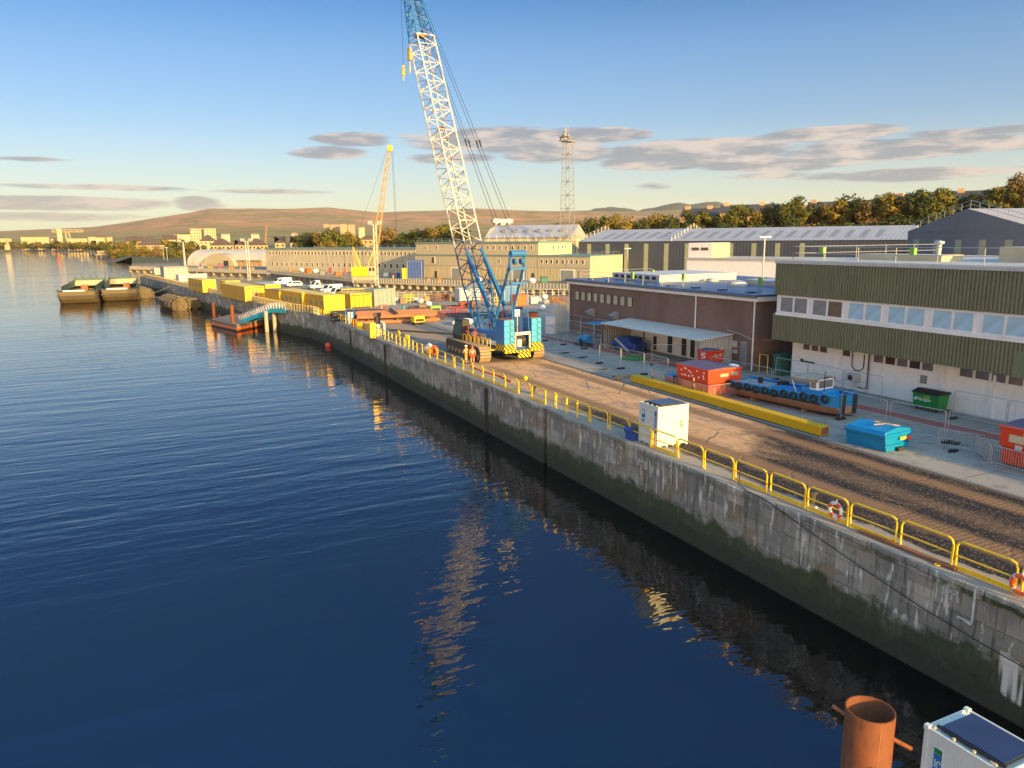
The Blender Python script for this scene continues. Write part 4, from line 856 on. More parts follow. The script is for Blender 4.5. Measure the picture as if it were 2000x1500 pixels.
# shore trees and town trees on the left
ST = [(222, 474, 800, 0, 17), (238, 470, 790, 5, 20), (254, 468, 800, 0, 21), (226, 486, 760, 1, 13), (243, 484, 750, 0, 14), (258, 484, 740, 5, 14), (272, 478, 760, 4, 18), (285, 480, 700, 1, 15), (300, 486, 680, 4, 13), (314, 478, 700, 4, 16), (328, 464, 760, 1, 20), (341, 470, 700, 0, 20), (354, 466, 690, 0, 21), (368, 470, 670, 0, 19), (382, 474, 650, 5, 17), (394, 478, 620, 0, 14), (330, 484, 640, 0, 14), (350, 486, 620, 5, 13),
 (410, 483, 520, 1, 8), (428, 482, 515, 5, 8), (446, 484, 510, 0, 8), (465, 483, 505, 1, 8), (484, 484, 500, 5, 8), (504, 483, 495, 0, 8), (525, 484, 485, 1, 7),
 (592, 459, 480, 2, 18), (604, 456, 480, 6, 18), (617, 458, 475, 2, 17), (632, 452, 460, 1, 19), (645, 449, 450, 0, 19), (660, 448, 455, 0, 20), (674, 450, 460, 5, 19), (688, 454, 470, 0, 17), (640, 468, 440, 5, 13), (700, 466, 490, 0, 12),
 (745, 452, 420, 4, 17), (757, 442, 430, 4, 19), (770, 446, 420, 4, 18), (784, 454, 400, 0, 15), (797, 449, 400, 1, 16), (812, 452, 390, 2, 15), (828, 446, 380, 0, 16), (842, 441, 380, 1, 17), (856, 437, 380, 0, 18), (869, 440, 375, 5, 17), (882, 444, 370, 0, 16), (897, 446, 360, 2, 15), (780, 466, 380, 2, 10), (803, 468, 370, 6, 10), (826, 468, 365, 2, 10), (848, 466, 360, 2, 11), (870, 466, 355, 6, 10), (1090, 436, 380, 0, 15), (1104, 434, 370, 1, 15)]
for i, (x, yt, D, k, h) in enumerate(ST):
    p = at(x, yt, D); add_tree((p.x, p.y, p.z-h), h, k, '%s %s tree from the left among the trees of the far town' % (ordn(i), kind[k]), 'trees of the far town and shore', 1.35)
# low scrub of the far shore
rt2 = random.Random(9)
for i in range(34):
    x = i*6.4; D = 1800-max(0, (x-60))*4.6; p = at(x, 476+rt2.uniform(-4, 3), D); h = rt2.uniform(13, 18); k = rt2.choice([0, 1, 2, 4, 5])
    add_tree((p.x, p.y, -2.5), h, k, '%s %s bush from the left along the far river shore' % (ordn(i), kind[k]), 'bushes along the far shore', 1.9, 'shore_bush')
# scattered white farm and estate houses low on the hills
for i, (x, y, D) in enumerate([(440, 456, 2700), (497, 456, 2650), (1260, 446, 3000), (1325, 440, 3000), (620, 452, 2500), (575, 454, 2500)]):
    p = at(x, y, D); t = thing('hill_house', '%s small pale house from the left low on the distant hills' % ordn(i), 'house', (p.x, p.y, p.z-12), .2*i, 'small houses on the hills'); MB().box(-13, 13, -5, 5, -40, 7).build('wall', M['town_white'], t); MB().prism([(-6, 7), (0, 11), (6, 7)], -14, 14, 'X').build('roof', M['town_pink'], t)
# ================================================================= CRAWLER CRANE
CX, CY, CR = 7.25, 71.8, radians(8)
cr = thing('crawler_crane', 'huge blue and white lattice boom crawler crane standing by the quay edge', 'crane', (CX, CY, 0))
def up(o, par=cr):
    o.rotation_euler = (0, 0, CR); return o
# tracks: built along Y, parallel to the quay
for sx, x0 in ((-1, -3.55), (1, 2.35)):
    w = 1.15; prof_ = []
    y0, y1, r = -4.4, 5.2, .78
    for i in range(9): a = -pi/2-pi*i/8; prof_.append((y0+r+cos(a)*r, r+sin(a)*r))
    for i in range(9): a = pi/2-pi*i/8; prof_.append((y1-r+cos(a)*r, r+sin(a)*r))
    tk = MB().prism([(y, z) for y, z in prof_], x0+.12, x0+w-.12, 'X').build('track', M['steel_dark'], cr)
    sh_ = MB(); P = prof_+[prof_[0]]
    for (a, za), (b, zb) in zip(P, P[1:]):
        d = hypot(b-a, zb-za); n = max(1, int(d/.27)); ang = atan2(zb-za, b-a)
        for i in range(n):
            t = (i+.5)/n; sh_.cbox((x0+w/2, a+(b-a)*t, za+(zb-za)*t+.0), (w, d/n*.82, .09), rx=ang)
    sh_.build('track_shoes', M['track'], tk)
    wh = MB()
    for i in range(9): wh.cyl((x0+.03 if sx < 0 else x0+w-.15, -3.7+i*1.0, .5), .3, .12, 12, 'X')
    wh.build('rollers', M['track'], tk)
MB().box(-2.5, 2.5, -1.2, 1.6, .55, 1.0).box(-.9, .9, -2, 2.2, .6, 1.1).build('undercarriage', M['blue'], cr)
up(MB().box(-1.75, 1.75, -4.6, 3.4, 1.1, 1.42).build('turntable_frame', M['deep_blue'], cr))
up(MB().box(-1.75, -.75, -3.6, 2.2, 1.42, 2.75).box(.85, 1.75, -3.6, 1.8, 1.42, 2.75).build('engine_housing', M['blue'], cr, bev=.04))
o = up(MB().box(-1.79, -1.755, -3.0, -1.4, 1.5, 1.95).build('white_panel', M['white'], cr)); up(MB().box(-1.79, -1.755, -1.2, .3, 1.6, 2.5).box(-1.79, -1.755, .6, 1.8, 1.6, 2.5).build('grille', M['galv'], cr))
for sx in (-1, 1):
    x0, x1 = sorted((sx*1.05, sx*2.2)); c = MB()
    for k in range(4): c.box(x0, x1, -5.25, -3.62, 1.82+k*.6, 2.40+k*.6)
    cw = up(c.build('counterweight', M['sky_blue'], cr, bev=.03)); MB().box(x0-.02, x1+.02, -5.28, -3.6, 1.18, 1.8).build('chevron_plate', M['chevron'], cw)
    MB().box(x0-.012, x0+.005, -5.2, -3.66, 1.85, 4.2).box(x1-.005, x1+.012, -5.2, -3.66, 1.85, 4.2).build('side_cheek', M['blue'], cw); MB().box(x0+.05, x1-.05, -5.2, -3.7, 4.22, 4.26).build('top_plate', M['rust'], cw)
    lg = MB()
    for k in range(4):
        z = 2.1+k*.6; lg.torus(((x0+x1)/2+.05, -5.29, z+.09), .09, .03, 'Y', 10, 5, -.5, 2.6).torus(((x0+x1)/2+.05, -5.29, z-.09), .09, .03, 'Y', 10, 5, -2.2, 1.2).box(x0+.85, x0+.98, -5.3, -5.25, z-.12, z-.02)
    lg.build('lifting_lugs', M['dark'], cw)
up(MB().box(-2.2, 2.2, -5.4, -5.1, .98, 1.2).box(-.75, .75, -5.5, -5.4, .45, .95).build('rear_bumper', M['chevron'], cr))
up(MB().box(-.95, -.8, -5.2, -5.0, 1.3, 2.9).box(.8, .95, -5.2, -5.0, 1.3, 2.9).box(-.95, .95, -5.2, -5.0, 2.65, 2.95).box(-.6, -.1, -5.15, -4.6, 1.5, 2.2).build('rear_frame', M['boom_white'], cr))
up(MB().cyl((-.7, -4.2, 2.0), .55, 1.4, 14, 'X').cyl((-.7, -2.7, 2.1), .5, 1.4, 14, 'X').cyl((-.7, -1.2, 2.1), .5, 1.4, 14, 'X').build('winch_drums', M['steel_dark'], cr))
mb = MB(); rd = random.Random(4)
for k in range(26):
    a = Vector((rd.uniform(-.75, .75), rd.uniform(-4.4, 1.0), 2.5)); mb.tube([a, a+Vector((rd.uniform(-.3, .3), rd.uniform(-.3, .3), rd.uniform(.3, 1.2)))], rd.uniform(.025, .07), 5)
up(mb.build('pipework', M['steel_dark'], cr))
up(MB().box(-.6, .5, -3.2, -2.2, 2.6, 3.2).cyl((-1.2, -3.0, 2.9), .25, .7, 10, 'Y').build('exhaust_box', M['brick_tan'], cr))
# cab at the front left
cabp = up(MB().prism([(2.0, 1.3), (4.1, 1.3), (4.3, 2.1), (3.7, 3.7), (2.1, 3.7)], -2.65, -1.75, 'X').build('cab', M['dark'], cr, bev=.04))
MB().prism([(2.25, 2.1), (4.0, 2.1), (3.6, 3.5), (2.3, 3.5)], -2.68, -1.72, 'X').build('cab_glass', M['glass'], cabp)
# catwalk along the left side
up(MB().box(-2.75, -1.75, -3.6, 2.0, 1.12, 1.2).build('catwalk', M['yellow'], cr))
mb = MB()
for k in range(7):
    y = -3.5+k*.8; mb.tube([(-2.72, y, 1.2), (-2.72, y, 2.2), (-2.72, y+.1, 2.28), (-2.72, y+.5, 2.28), (-2.72, y+.6, 2.2), (-2.72, y+.6, 1.2)], .035, 6)
up(mb.build('catwalk_railing', M['yellow'], cr))
# boom
def BP(z, dx=0.0, db=0.0):
    y = 1.2+(z-1.9)*.417; n_ = Vector((0, -1, .417)).normalized(); return Vector((dx, y, z))+n_*db
AX = (1, 0, 0)
bl = MB().lattice(BP(1.9), BP(7.2), AX, 2.1, .5, 2.15, 2.1, 5, .10, .05).build('boom_foot', M['blue'], cr); up(bl)
up(MB().lattice(BP(7.2), BP(11.4), AX, 2.15, 2.1, 2.1, 2.1, 4, .085, .05).build('boom_lower_section', mat('boom_dark', (.09, .09, .16), rough=.5), cr))
up(MB().lattice(BP(11.4), BP(19.0), AX, 2.1, 2.1, 2.1, 2.1, 7, .085, .045).lattice(BP(19.0), BP(26.6), AX, 2.1, 2.1, 2.1, 2.1, 7, .085, .045).lattice(BP(26.6), BP(34), AX, 2.1, 2.1, 2.1, 2.1, 7, .085, .045).build('boom_middle_section', M['boom_white'], cr))
up(MB().lattice(BP(34), BP(40.8), AX, 2.1, 2.1, 1.1, 1.0, 8, .085, .045).box(-.5, .5, 17.2, 18.2, 40.5, 42.8).build('boom_head', M['blue'], cr))
up(MB().box(-.6, .6, BP(34.6).y-.6, BP(34.6).y+.5, 34.3, 34.6).cyl((-.2, BP(41.6).y+.9, 41.6), .55, .4, 14, 'X').cyl((-.4, BP(24).y, 24), .2, .8, 8, 'X').build('sheaves', M['rust'], cr))
# back stays between boom and deck
for sx in (-1, 1):
    up(MB().tube([BP(10.6, sx*.95, 0.9), (sx*.95, -.6, 5.2)], .17, 8).tube([BP(9.6, sx*.95, .9), (sx*.95, -1.8, 3.0)], .09, 8).build('back_stay', M['stay_blue'], cr))
# A-frame
T = Vector((0, -4.35, 10.4))
for sx in (-1, 1):
    up(MB().tube([(sx*1.0, -1.2, 2.7), (sx*.85, -4.1, 9.2), (sx*.8, -4.35, 10.4)], .14, 8).tube([(sx*.95, -4.9, 3.0), (sx*.85, -4.35, 9.6)], .055, 6).build('gantry_leg', M['stay_blue'], cr))
up(MB().box(-1.0, 1.0, -4.6, -4.2, 9.0, 9.25).box(-.9, .9, -4.6, -4.2, 7.6, 7.8).cyl((-.85, -4.4, 10.55), .32, 1.7, 14, 'X').cyl((-.5, -4.4, 9.8), .3, .25, 12, 'X').cyl((.3, -4.4, 9.8), .3, .25, 12, 'X').build('gantry_head', M['stay_blue'], cr))
S = Vector((0, -1.6, 13.8))
up(MB().box(-1.15, 1.15, -1.9, -1.3, 13.55, 13.9).cyl((-.9, -1.6, 13.65), .34, .3, 10, 'X').cyl((-.3, -1.6, 13.6), .34, .6, 10, 'X').cyl((.6, -1.6, 13.65), .34, .3, 10, 'X').build('spreader_bar', M['boom_white'], cr))
mb = MB()
for x in (-.7, -.45, -.2, .2, .45, .7): mb.tube([(x, -4.4, 10.6), (x*.95, -1.6, 13.6)], .02, 4)
for x, zt in ((-1.0, 40.4), (-.55, 40.0), (.55, 40.0), (1.0, 40.4)):
    e = BP(zt, x*.5, .6); mb.tube([(x, -1.6, 13.9), e], .028, 4); m_ = Vector((x, -1.6, 13.9)).lerp(e, .28); mb.tube([m_, m_+Vector((0, .3, .75))], .07, 5)
for x in (-.15, .15): mb.tube([(x, -2.6, 2.6), BP(12, x, .2), BP(40.5, x, .55)], .022, 4)
up(mb.build('pendant_ropes', M['cable'], cr))
hb_ = up(MB().tube([(-.35, 18.75, 42.0), (-.35, 18.75, 31.6)], .02, 4).tube([(.3, 18.3, 42.0), (.3, 18.3, 34.0)], .03, 4).build('hoist_ropes', M['cable'], cr))
MB().tube([(-.35, 18.75, 32.0), (-.35, 18.75, 30.9)], .17, 8, True, .22).tube([(-.35, 18.75, 30.9), (-.35, 18.75, 30.3)], .06, 5).build('hook_ball', M['yellow'], hb_)
MB().box(.12, .48, 18.05, 18.55, 32.6, 33.9).tube([(.3, 18.3, 32.4), (.3, 18.3, 31.4), (.3, 18.5, 31.2)], .09, 6).build('hook_block', M['yellow'], hb_)
up(MB().box(.35, .95, -3.3, -3.27, 4.3, 5.0).tube([(.65, -3.28, 2.7), (.65, -3.28, 4.3)], .03, 5).build('warning_sign', M['clean_white'], cr))

# yellow crawler crane beyond the dock
p = at(712, 536, 236); yc = thing('yellow_crawler_crane', 'yellow lattice boom crawler crane parked on the far side of the dry dock', 'crane', (p.x, p.y, 0), -radians(25))
MB().box(-3.5, 3.5, -2.6, -1.7, 0, 1.1).box(-3.5, 3.5, 1.2, 2.1, 0, 1.1).build('track', M['concrete_lit'], yc, bev=.2)
MB().box(-3.6, 3.4, -2.0, 1.6, 1.2, 4.0).build('body', M['yellow'], yc, bev=.15); MB().box(1.5, 3.6, -2.2, -1, 1.5, 4.2).build('cab', M['town_white'], yc); MB().box(1.8, 2.5, -2.24, -2.2, 2.8, 3.8).box(2.8, 3.4, -2.24, -2.2, 2.8, 3.8).build('cab_glass', M['glass'], yc)
MB().lattice((2.8, 0, 2.5), (4.2, 0, 13), (0, 1, 0), 1.4, .4, 1.6, 1.6, 8, .09, .05, 4).lattice((4.2, 0, 13), (8.9, 0, 38), (0, 1, 0), 1.6, 1.6, .9, .8, 18, .09, .05, 4).build('boom', M['crane_cream'], yc); MB().box(8.4, 9.8, -.4, .4, 37.6, 39.2).build('boom_head', M['yellow'], yc, bev=.15)
MB().tube([(-2.6, -.8, 4), (-3.1, -.8, 10), (-1, -.8, 4)], .14, 5).tube([(-2.6, .8, 4), (-3.1, .8, 10), (-1, .8, 4)], .14, 5).tube([(1.0, -.8, 4), (3.6, -.8, 9.5)], .12, 5).build('gantry', M['yellow'], yc)
MB().tube([(-3.1, 0, 10), (8.4, -.3, 38)], .03, 4).tube([(9.6, 0, 38), (9.9, 0, 15)], .035, 4).tube([(9.9, 0, 38), (10.3, 0, 15)], .035, 4).build('ropes', M['cable'], yc)

# ================================================================= MASTS AND LAMPS
p = at(1108, 470, 256); t = thing('lattice_mast', 'tall steel lattice floodlight mast behind the cream offices', 'mast', (p.x, p.y, 0), .5)
MB().lattice((0, 0, 0), (0, 0, 43), (1, 0, 0), 4.2, 4.2, 2.3, 2.3, 20, .12, .06, 4).build('lattice', M['mid_grey'], t)
mb = MB().box(-3.2, 3.2, -1.6, 1.6, 42.6, 42.85); mb.tube([(-3.2, -1.6, 44), (3.2, -1.6, 44), (3.2, 1.6, 44), (-3.2, 1.6, 44), (-3.2, -1.6, 44)], .07, 4); mb.build('platform', M['galv'], t)
mb = MB(); rd = random.Random(8)
for k in range(12): mb.cbox((rd.uniform(-2.8, 1.2), rd.uniform(-1.4, 1.4), rd.uniform(43.2, 46)), (1.0, .5, .9), rd.uniform(0, 3), .4)
mb.tube([(.3, 0, 43), (.3, 0, 48)], .06, 4); mb.build('floodlights', M['mid_grey'], t)
for i, (px, pyt, D, h, lab) in enumerate([(357, 468, 300, 0, 'pale tubular floodlight mast with a crown of lamps near the end of the first pier'), (481, 466, 250, 0, 'slim lattice lamp mast standing behind the row of yellow cabins'), (731, 432, 205, 0, 'lattice lamp mast standing in front of the yellow crawler crane')]):
    p = at(px, pyt, D); H_ = p.z; t = thing('lamp_mast', lab, 'mast', (p.x, p.y, 0))
    if i == 0: MB().tube([(0, 0, 0), (0, 0, H_-1)], .5, 8, True, .3).build('pole', M['galv'], t)
    else: MB().lattice((0, 0, 0), (0, 0, H_-.8), (1, 0, 0), .7, .7, .7, .7, 20, .05, .025, 4).build('pole', M['galv'], t)
    mb = MB().tube([(-1.6, 0, H_-.8), (1.6, 0, H_-.8)], .08, 4)
    for k in (-1.6, -.9, .9, 1.6): mb.cbox((k, -.2, H_-.3), (.5, .4, .5), 0, .5)
    mb.build('lamps', M['light_grey'], t)
for i, (px, pyt, D, lab) in enumerate([(1494, 464, 96, 'tall double headed lamp post behind the brown brick building'), (1226, 486, 190, 'lamp post at the right end of the cream offices'), (318, 480, 560, 'left one of two thin poles by the shore trees'), (325, 484, 540, 'right one of two thin poles by the shore trees')]):
    p = at(px, pyt, D); t = thing('lamp_post', lab, 'lamp post', (p.x, p.y, 0)); MB().tube([(0, 0, 0), (0, 0, p.z)], .1 if D < 200 else .2, 6).build('pole', M['galv'], t); MB().box(-.9, .9, -.12, .12, p.z, p.z+.15).build('lamp', M['clean_white'], t)
# dock side fences and counterforted walkway
v = (Vector((74, 148))-Vector((31, 222))); 
def walk(A, B, label, n):
    A, B = Vector(A), Vector(B); d = B-A; L = d.length; t = thing('dock_walkway', label, 'walkway', (A.x, A.y, 0), atan2(d.y, d.x))
    MB().box(0, L, -1.6, .1, -.35, .05).build('deck', M['concrete_lit'], t)
    for i in range(n): MB().box(i*L/(n-1)-.25, i*L/(n-1)+.25, -1.35, -.0, -1.5, -.35).build('bracket', M['concrete_lit'], t)
    for i in range(min(96, int(L/.95))):
        x = i*L/min(96, int(L/.95)); MB().box(x, x+.22, -1.35, -1.15, .05, 1.25).build('post', M['concrete_lit'], t)
    MB().box(0, L, -1.3, -1.2, .55, .62).box(0, L, -1.3, -1.2, 1.1, 1.17).build('rail', M['concrete_lit'], t); return t
walk((31.4, 221.4), (73.7, 148.6), 'long pale raised walkway with a post fence along the far wall of the dry dock', 30)
walk((18.5, 299), (31, 222.4), 'shorter pale walkway with post fence running back towards the hangar', 16)
walk((-30.4, 391), (17.5, 301), 'pale post fence along the edge of the second pier', 18)

# ================================================================= QUAY EDGE GUARD RAILS
def rail_proto(L, kick, mid=2, round_=True, name='guard_rail', thick=.045):
    t = bpy.data.objects.new(name, None); COL.objects.link(t); h = 1.12
    if round_: pts = [(0, .02, 0), (0, .0, h-.22), (0, .07, h-.06), (0, .22, h), (0, L-.22, h), (0, L-.07, h-.06), (0, L, h-.22), (0, L-.02, 0)]
    else: pts = [(0, 0, 0), (0, 0, h), (0, L, h), (0, L, 0)]
    mb = MB(); mb.tube(pts, thick, 7)
    for k in range(1, mid): mb.tube([(0, 0, h*k/mid), (0, L, h*k/mid)], thick*.7, 6)
    mb.build('frame', M['yellow'], t)
    if kick: MB().box(-.012, .012, 0.02, L-.02, .03, .2).build('kick_plate', M['yellow'], t)
    return t
RP = {'a': rail_proto(2.15, False), 'b': rail_proto(2.15, True), 'c': rail_proto(1.5, False, 2, False, thick=.05), 'd': rail_proto(2.0, False, 2, False, thick=.05)}
_d = RP['d']
for c_ in list(_d.children): bpy.data.objects.remove(c_)
MB().box(-.11, .11, -.11, .11, 0, 1.2).box(-.11, .11, .89, 1.11, 0, 1.2).box(-.06, .06, .11, 2.0, 1.0, 1.12).box(-.05, .05, .11, 2.0, .5, .6).build('frame', M['post_tan'], _d)
USED = {k: False for k in RP}
rd = random.Random(21); s = 12.2; i = 0; EDGE = [(0, -160), (0, 115), (-1, 129), (-2.9, 136), (-6, 156), (-12.7, 196), (-27, 300)]
def edge_at(y):
    for (x0, y0), (x1, y1) in zip(EDGE, EDGE[1:]):
        if y0 <= y <= y1: return x0+(x1-x0)*(y-y0)/(y1-y0), atan2(-(x1-x0), y1-y0)
    return -27, 0
y = 11.95
while y < 297:
    x, rz = edge_at(y)
    k = 'a' if y < 41 else ('c' if 41 < y < 48 else ('b' if y < 75 and i % 3 else ('a' if y < 75 else ('c' if y < 125 else 'd'))))
    if k == 'a' and i % 4 == 1: k = 'b'
    if 24.5 < y < 27 or 17 < y < 24: k = 'b'
    Lk = {'a': 2.15, 'b': 2.15, 'c': 1.5, 'd': 2.0}[k]
    j = rd.uniform(-.025, .025) if y < 130 else 0
    lab = {'a': 'yellow hooped guard rail, %s panel from the near end of the quay edge', 'b': 'yellow hooped guard rail with kick plate, %s panel from the near end of the quay', 'c': 'square yellow guard rail, %s panel from the near end of the quay edge', 'd': 'yellow post rail, %s panel from the near end of the long quay'}[k] % ordn(i)
    o = place(RP[k], USED[k], (x+.62, y, 0), rz+j, lab, 'guard rails along the quay edge'); USED[k] = True; o['category'] = 'guard rail'
    o.rotation_euler = (0, rd.uniform(-.05, .05) if y < 110 else 0, rz+j)
    y += Lk+(.16 if k in 'ab' else .05); i += 1
# life rings on the rail
def life_ring(loc, label, orange=False):
    t = thing('life_ring', label, 'life ring', loc); m = bpy.data.materials.new('ring'); 
    m, n, b = newmat('ring'); X_, Y_, Z_ = n.xyz(n.new('ShaderNodeTexCoord').outputs['Object']); a = n.m('ADD', n.m('DIVIDE', n.m('ARCTAN2', Z_, Y_), pi/2), .4)
    f = n.step(n.m('FRACT', a), .55 if not orange else .85, .57 if not orange else .87) ; n.put(b.inputs['Base Color'], n.mix(f, (.8, .12, .02) if orange else (.75, .74, .7), (.75, .74, .7) if orange else (.8, .12, .02))); b.inputs['Roughness'].default_value = .5
    MB().torus((0, 0, 0), .30, .075, 'X', 28, 10).build('ring', m, t, smooth=True); MB().tube([(0, -.03, .3), (0, -.03, .5)], .03, 5).torus((0, 0, 0), .39, .012, 'X', 20, 4).build('grab_line', M['clean_white'], t); return t
p = W(1660, 1000); life_ring((.52, 21.75, .52), 'white and orange life ring hanging on the near yellow guard rail')
life_ring((.52, 14.05, .42), 'all orange life ring on the rail at the right edge of the picture', True)
# hanging black cable
tag(MB().tube([(.6, 27.6, .7), (.2, 27.3, .1), (.0, 26.5, .04), (-.06, 25.2, .0), (-.14, 24.4, -.15), (-.16, 22, -.65), (-.16, 19.5, -1.15), (-.16, 17, -1.6), (-.16, 14.5, -1.9), (-.16, 11.5, -2.15), (-.5, 8, -2.3), (-2, 5, -2.3)], .022, 6).build('power_cable', M['cable']), 'black cable hanging in a long curve down the face of the quay wall', 'cable')
# graffiti
def text(body, loc, size, rot, m, name, par=None, ext=.003, align='LEFT', lab=None, cat=None, spacing=1.0, aspect=1.0):
    c = bpy.data.curves.new(name, 'FONT'); c.body = body; c.size = size; c.extrude = ext; c.align_x = align; c.space_line = .85; c.space_character = spacing
    o = bpy.data.objects.new(name, c); COL.objects.link(o); o.rotation_euler = rot; o.location = loc; o.scale = (aspect, 1, 1); c.materials.append(m)
    dg = bpy.context.evaluated_depsgraph_get(); me = bpy.data.meshes.new_from_object(o.evaluated_get(dg)); q_ = bpy.data.objects.new(name, me); COL.objects.link(q_)
    q_.rotation_euler = rot; q_.location = loc; q_.scale = o.scale; bpy.data.objects.remove(o); o = q_
    if par: o.parent = par
    return o
RW = (pi/2, 0, -pi/2)    # reads on faces looking towards -X
gw = mat('spray_white', (.55, .57, .56), rough=.9, var=.3, scale=6, dirt=.3)
text('PTB', (-.02, 35.5, -1.15), .62, RW, gw, 'painted_letters', qw, .012); text('EDGE\nPILE B', (-.085, 16.35, -.62), .26, RW, gw, 'painted_letters', qw, .01)
MB().box(-.10, -.08, 15.12, 15.2, -1.35, -.05).box(-.10, -.08, 15.12, 15.7, -1.38, -1.32).box(-.10, -.08, 15.18, 15.4, -1.45, -1.39).build('painted_arrow', gw, qw)

# ================================================================= FOREGROUND
p = at(1700, 1385, 15.2); t = thing('steel_pile', 'orange rusty hollow steel pile rising at the bottom of the picture', 'pile', (p.x, p.y, 0)); zt = p.z
mb = MB(); n = 48
for (r, sgn) in ((.46, 1), (.435, -1)):
    b0 = len(mb.v)
    for z in (-9, zt):
        for q in range(n): mb.v.append((r*cos(2*pi*q/n), r*sin(2*pi*q/n), z))
    for q in range(n): a, b_ = b0+q, b0+(q+1) % n; mb.f.append((a, b_, b_+n, a+n) if sgn > 0 else (a, a+n, b_+n, b_)); mb.mi.append(0)
for q in range(n): mb.f.append((n+q, n+(q+1) % n, 3*n+(q+1) % n, 3*n+q)); mb.mi.append(0)
o = mb.build('tube', M['rust_pile'], t)
for pl in o.data.polygons: pl.use_smooth = len(pl.vertices) == 4 and abs(pl.normal.z) < .5
a = radians(-22); d = Vector((RT.x, RT.y, 0)).normalized(); q = Vector((-d.y, d.x, 0))
MB().tube([d*.42+Vector((0, 0, zt-.62)), d*.82-q*.12+Vector((0, 0, zt-.80))], .045, 10).build('pipe_stub', M['rust_pile'], t)
MB().tube([-d*.42+q*.12+Vector((0, 0, zt-.2)), -d*.62+q*.3+Vector((0, 0, zt-.12))], .04, 6).build('bracket', M['rust'], t); MB().tube([d*-.1-q*.44+Vector((0, 0, zt-1.02)), d*-.1-q*.475+Vector((0, 0, zt-1.02))], .075, 12).build('collar', M['rust'], t); MB().tube([d*-.1-q*.45+Vector((0, 0, zt-1.02)), d*-.1-q*.48+Vector((0, 0, zt-1.02))], .05, 12).build('hole', M['black'], t)
MB().tube([-q*.458, -q*.458+Vector((0, 0, zt-.02))], .008, 5).build('weld_seam', M['pipe_rust'], t)
t = thing('work_pontoon', 'pale blue grey work pontoon deck under the white site unit', 'pontoon', (-7.9, 2.0, 0)); MB().box(0, 5.2, -4, 10.6, -4.6, -3.98).build('deck', mat('pontoon_deck', (.30, .38, .44), rough=.5), t, bev=.04)
def site_unit(loc, label, LX, LY, H_, letters, castings):
    t = thing('site_unit', label, 'site cabin', loc); wm = mat('unit_white', (.66, .68, .64), rough=.45, var=.08, dirt=.35, scale=1.6, dcol=(.36, .34, .28))
    MB().box(0, LX, 0, LY, .12, H_-.08).build('body', wm, t, bev=.015)
    fr = MB(); s_ = .11
    for x in (0, LX-s_):
        for y in (0, LY-s_): fr.box(x-.012, x+s_+.012, y-.012, y+s_+.012, 0, H_-.0)
    for z0, z1 in ((.1, .2), (H_-.11, H_-.02)):
        fr.box(s_, LX-s_, -.01, .05, z0, z1).box(s_, LX-s_, LY-.05, LY+.01, z0, z1).box(-.01, .05, s_, LY-s_, z0, z1).box(LX-.05, LX+.01, s_, LY-s_, z0, z1)
    fr.build('frame', wm, t, bev=.01)
    if castings:
        for x in (-.03, LX-.13):
            for y in (-.03, LY-.13): c_ = MB().box(x, x+.16, y, y+.16, H_-.12, H_+.03).build('corner_casting', wm, t, bev=.015)
        for y in (.05,): MB().cyl((-.035, y, H_-.05), .028, .02, 10, 'X').build('casting_hole', M['black'], t)
    sp = MB().box(.28, LX-.22, .18, LY-.3, H_+.03, H_+.07).build('solar_panel', M['solar'], t); MB().box(.25, LX-.19, .15, LY-.27, H_+.0, H_+.03).box(.2, .28, .1, LY-.2, H_-.01, H_+.05).build('panel_frame', M['black'], t)
    g = MB()
    for k in range(4):
        for x in (.15+k*.45,): g.box(x, x+.12, -.02, .3, -.02, .12)
    for k in range(4): g.box(-.02, .3, .2+k*.5, .32+k*.5, -.02, .12)
    g.build('feet', M['light_grey'], t)
    for k in range(4): MB().cyl((.12, .3+k*(LY-.5)/3, H_-.03), .045, .06, 8).build('bolt_cap', M['pale_cream'], t)
    return t
su = site_unit((.72, 34.6, 0), 'white site unit with a solar panel roof standing on the quay edge', 2.16, 1.85, 2.45, '', False)
MB().box(-.018, -.003, .14, .32, .85, 2.15).build('blue_strip', M['blue'], su)
mbs = MB(); rd = random.Random(2)
for k in range(6):
    z = 1.78-k*.14; mbs.box(-.026, -.018, .17, .29, z, z+.035).box(-.026, -.018, .17, .20, z, z+.1); 
    if k % 2: mbs.box(-.026, -.018, .26, .29, z, z+.1)
mbs.build('strip_lettering', M['clean_white'], su)
MB().box(-.018, -.003, 1.28, 1.56, 1.55, 2.05).build('safety_poster', M['blue'], su); MB().box(-.024, -.018, 1.33, 1.51, 1.78, 2.0).build('poster_picture', M['clean_white'], su); MB().box(-.022, -.004, 1.2, 1.64, 1.22, 1.5).build('notice', M['clean_white'], su); MB().box(-.027, -.022, 1.23, 1.61, 1.36, 1.46).box(-.027, -.022, 1.23, 1.61, 1.26, 1.31).build('notice_text', M['blue'], su)
MB().box(1.55, 1.72, -.02, -.003, 1.35, 1.5).box(1.58, 1.8, -.02, -.003, 1.12, 1.28).build('door_lock', M['brick_tan'], su); MB().tube([(.18, -.03, .3), (.18, -.03, .95)], .012, 5).build('door_bar', M['brick_tan'], su)
g = MB()
for k in range(9): g.box(.6+k*.07, .64+k*.07, -.006, -.003, 1.42-(k % 3)*.02, 1.5)
g.build('faded_lettering', M['light_grey'], su)
tag(MB().cyl((.5, 36.9, .55), .22, .5, 14, 'Y').box(.35, .75, 36.6, 37.3, 0, .4).build('pump', M['deep_blue']), 'small dark blue pump tucked behind the white site unit', 'pump')
s2_ = site_unit((-6.45, 10.05, -3.96), 'white site unit with steel corner castings and solar roof at the bottom right corner', 1.8, 2.2, 2.46, '', True)
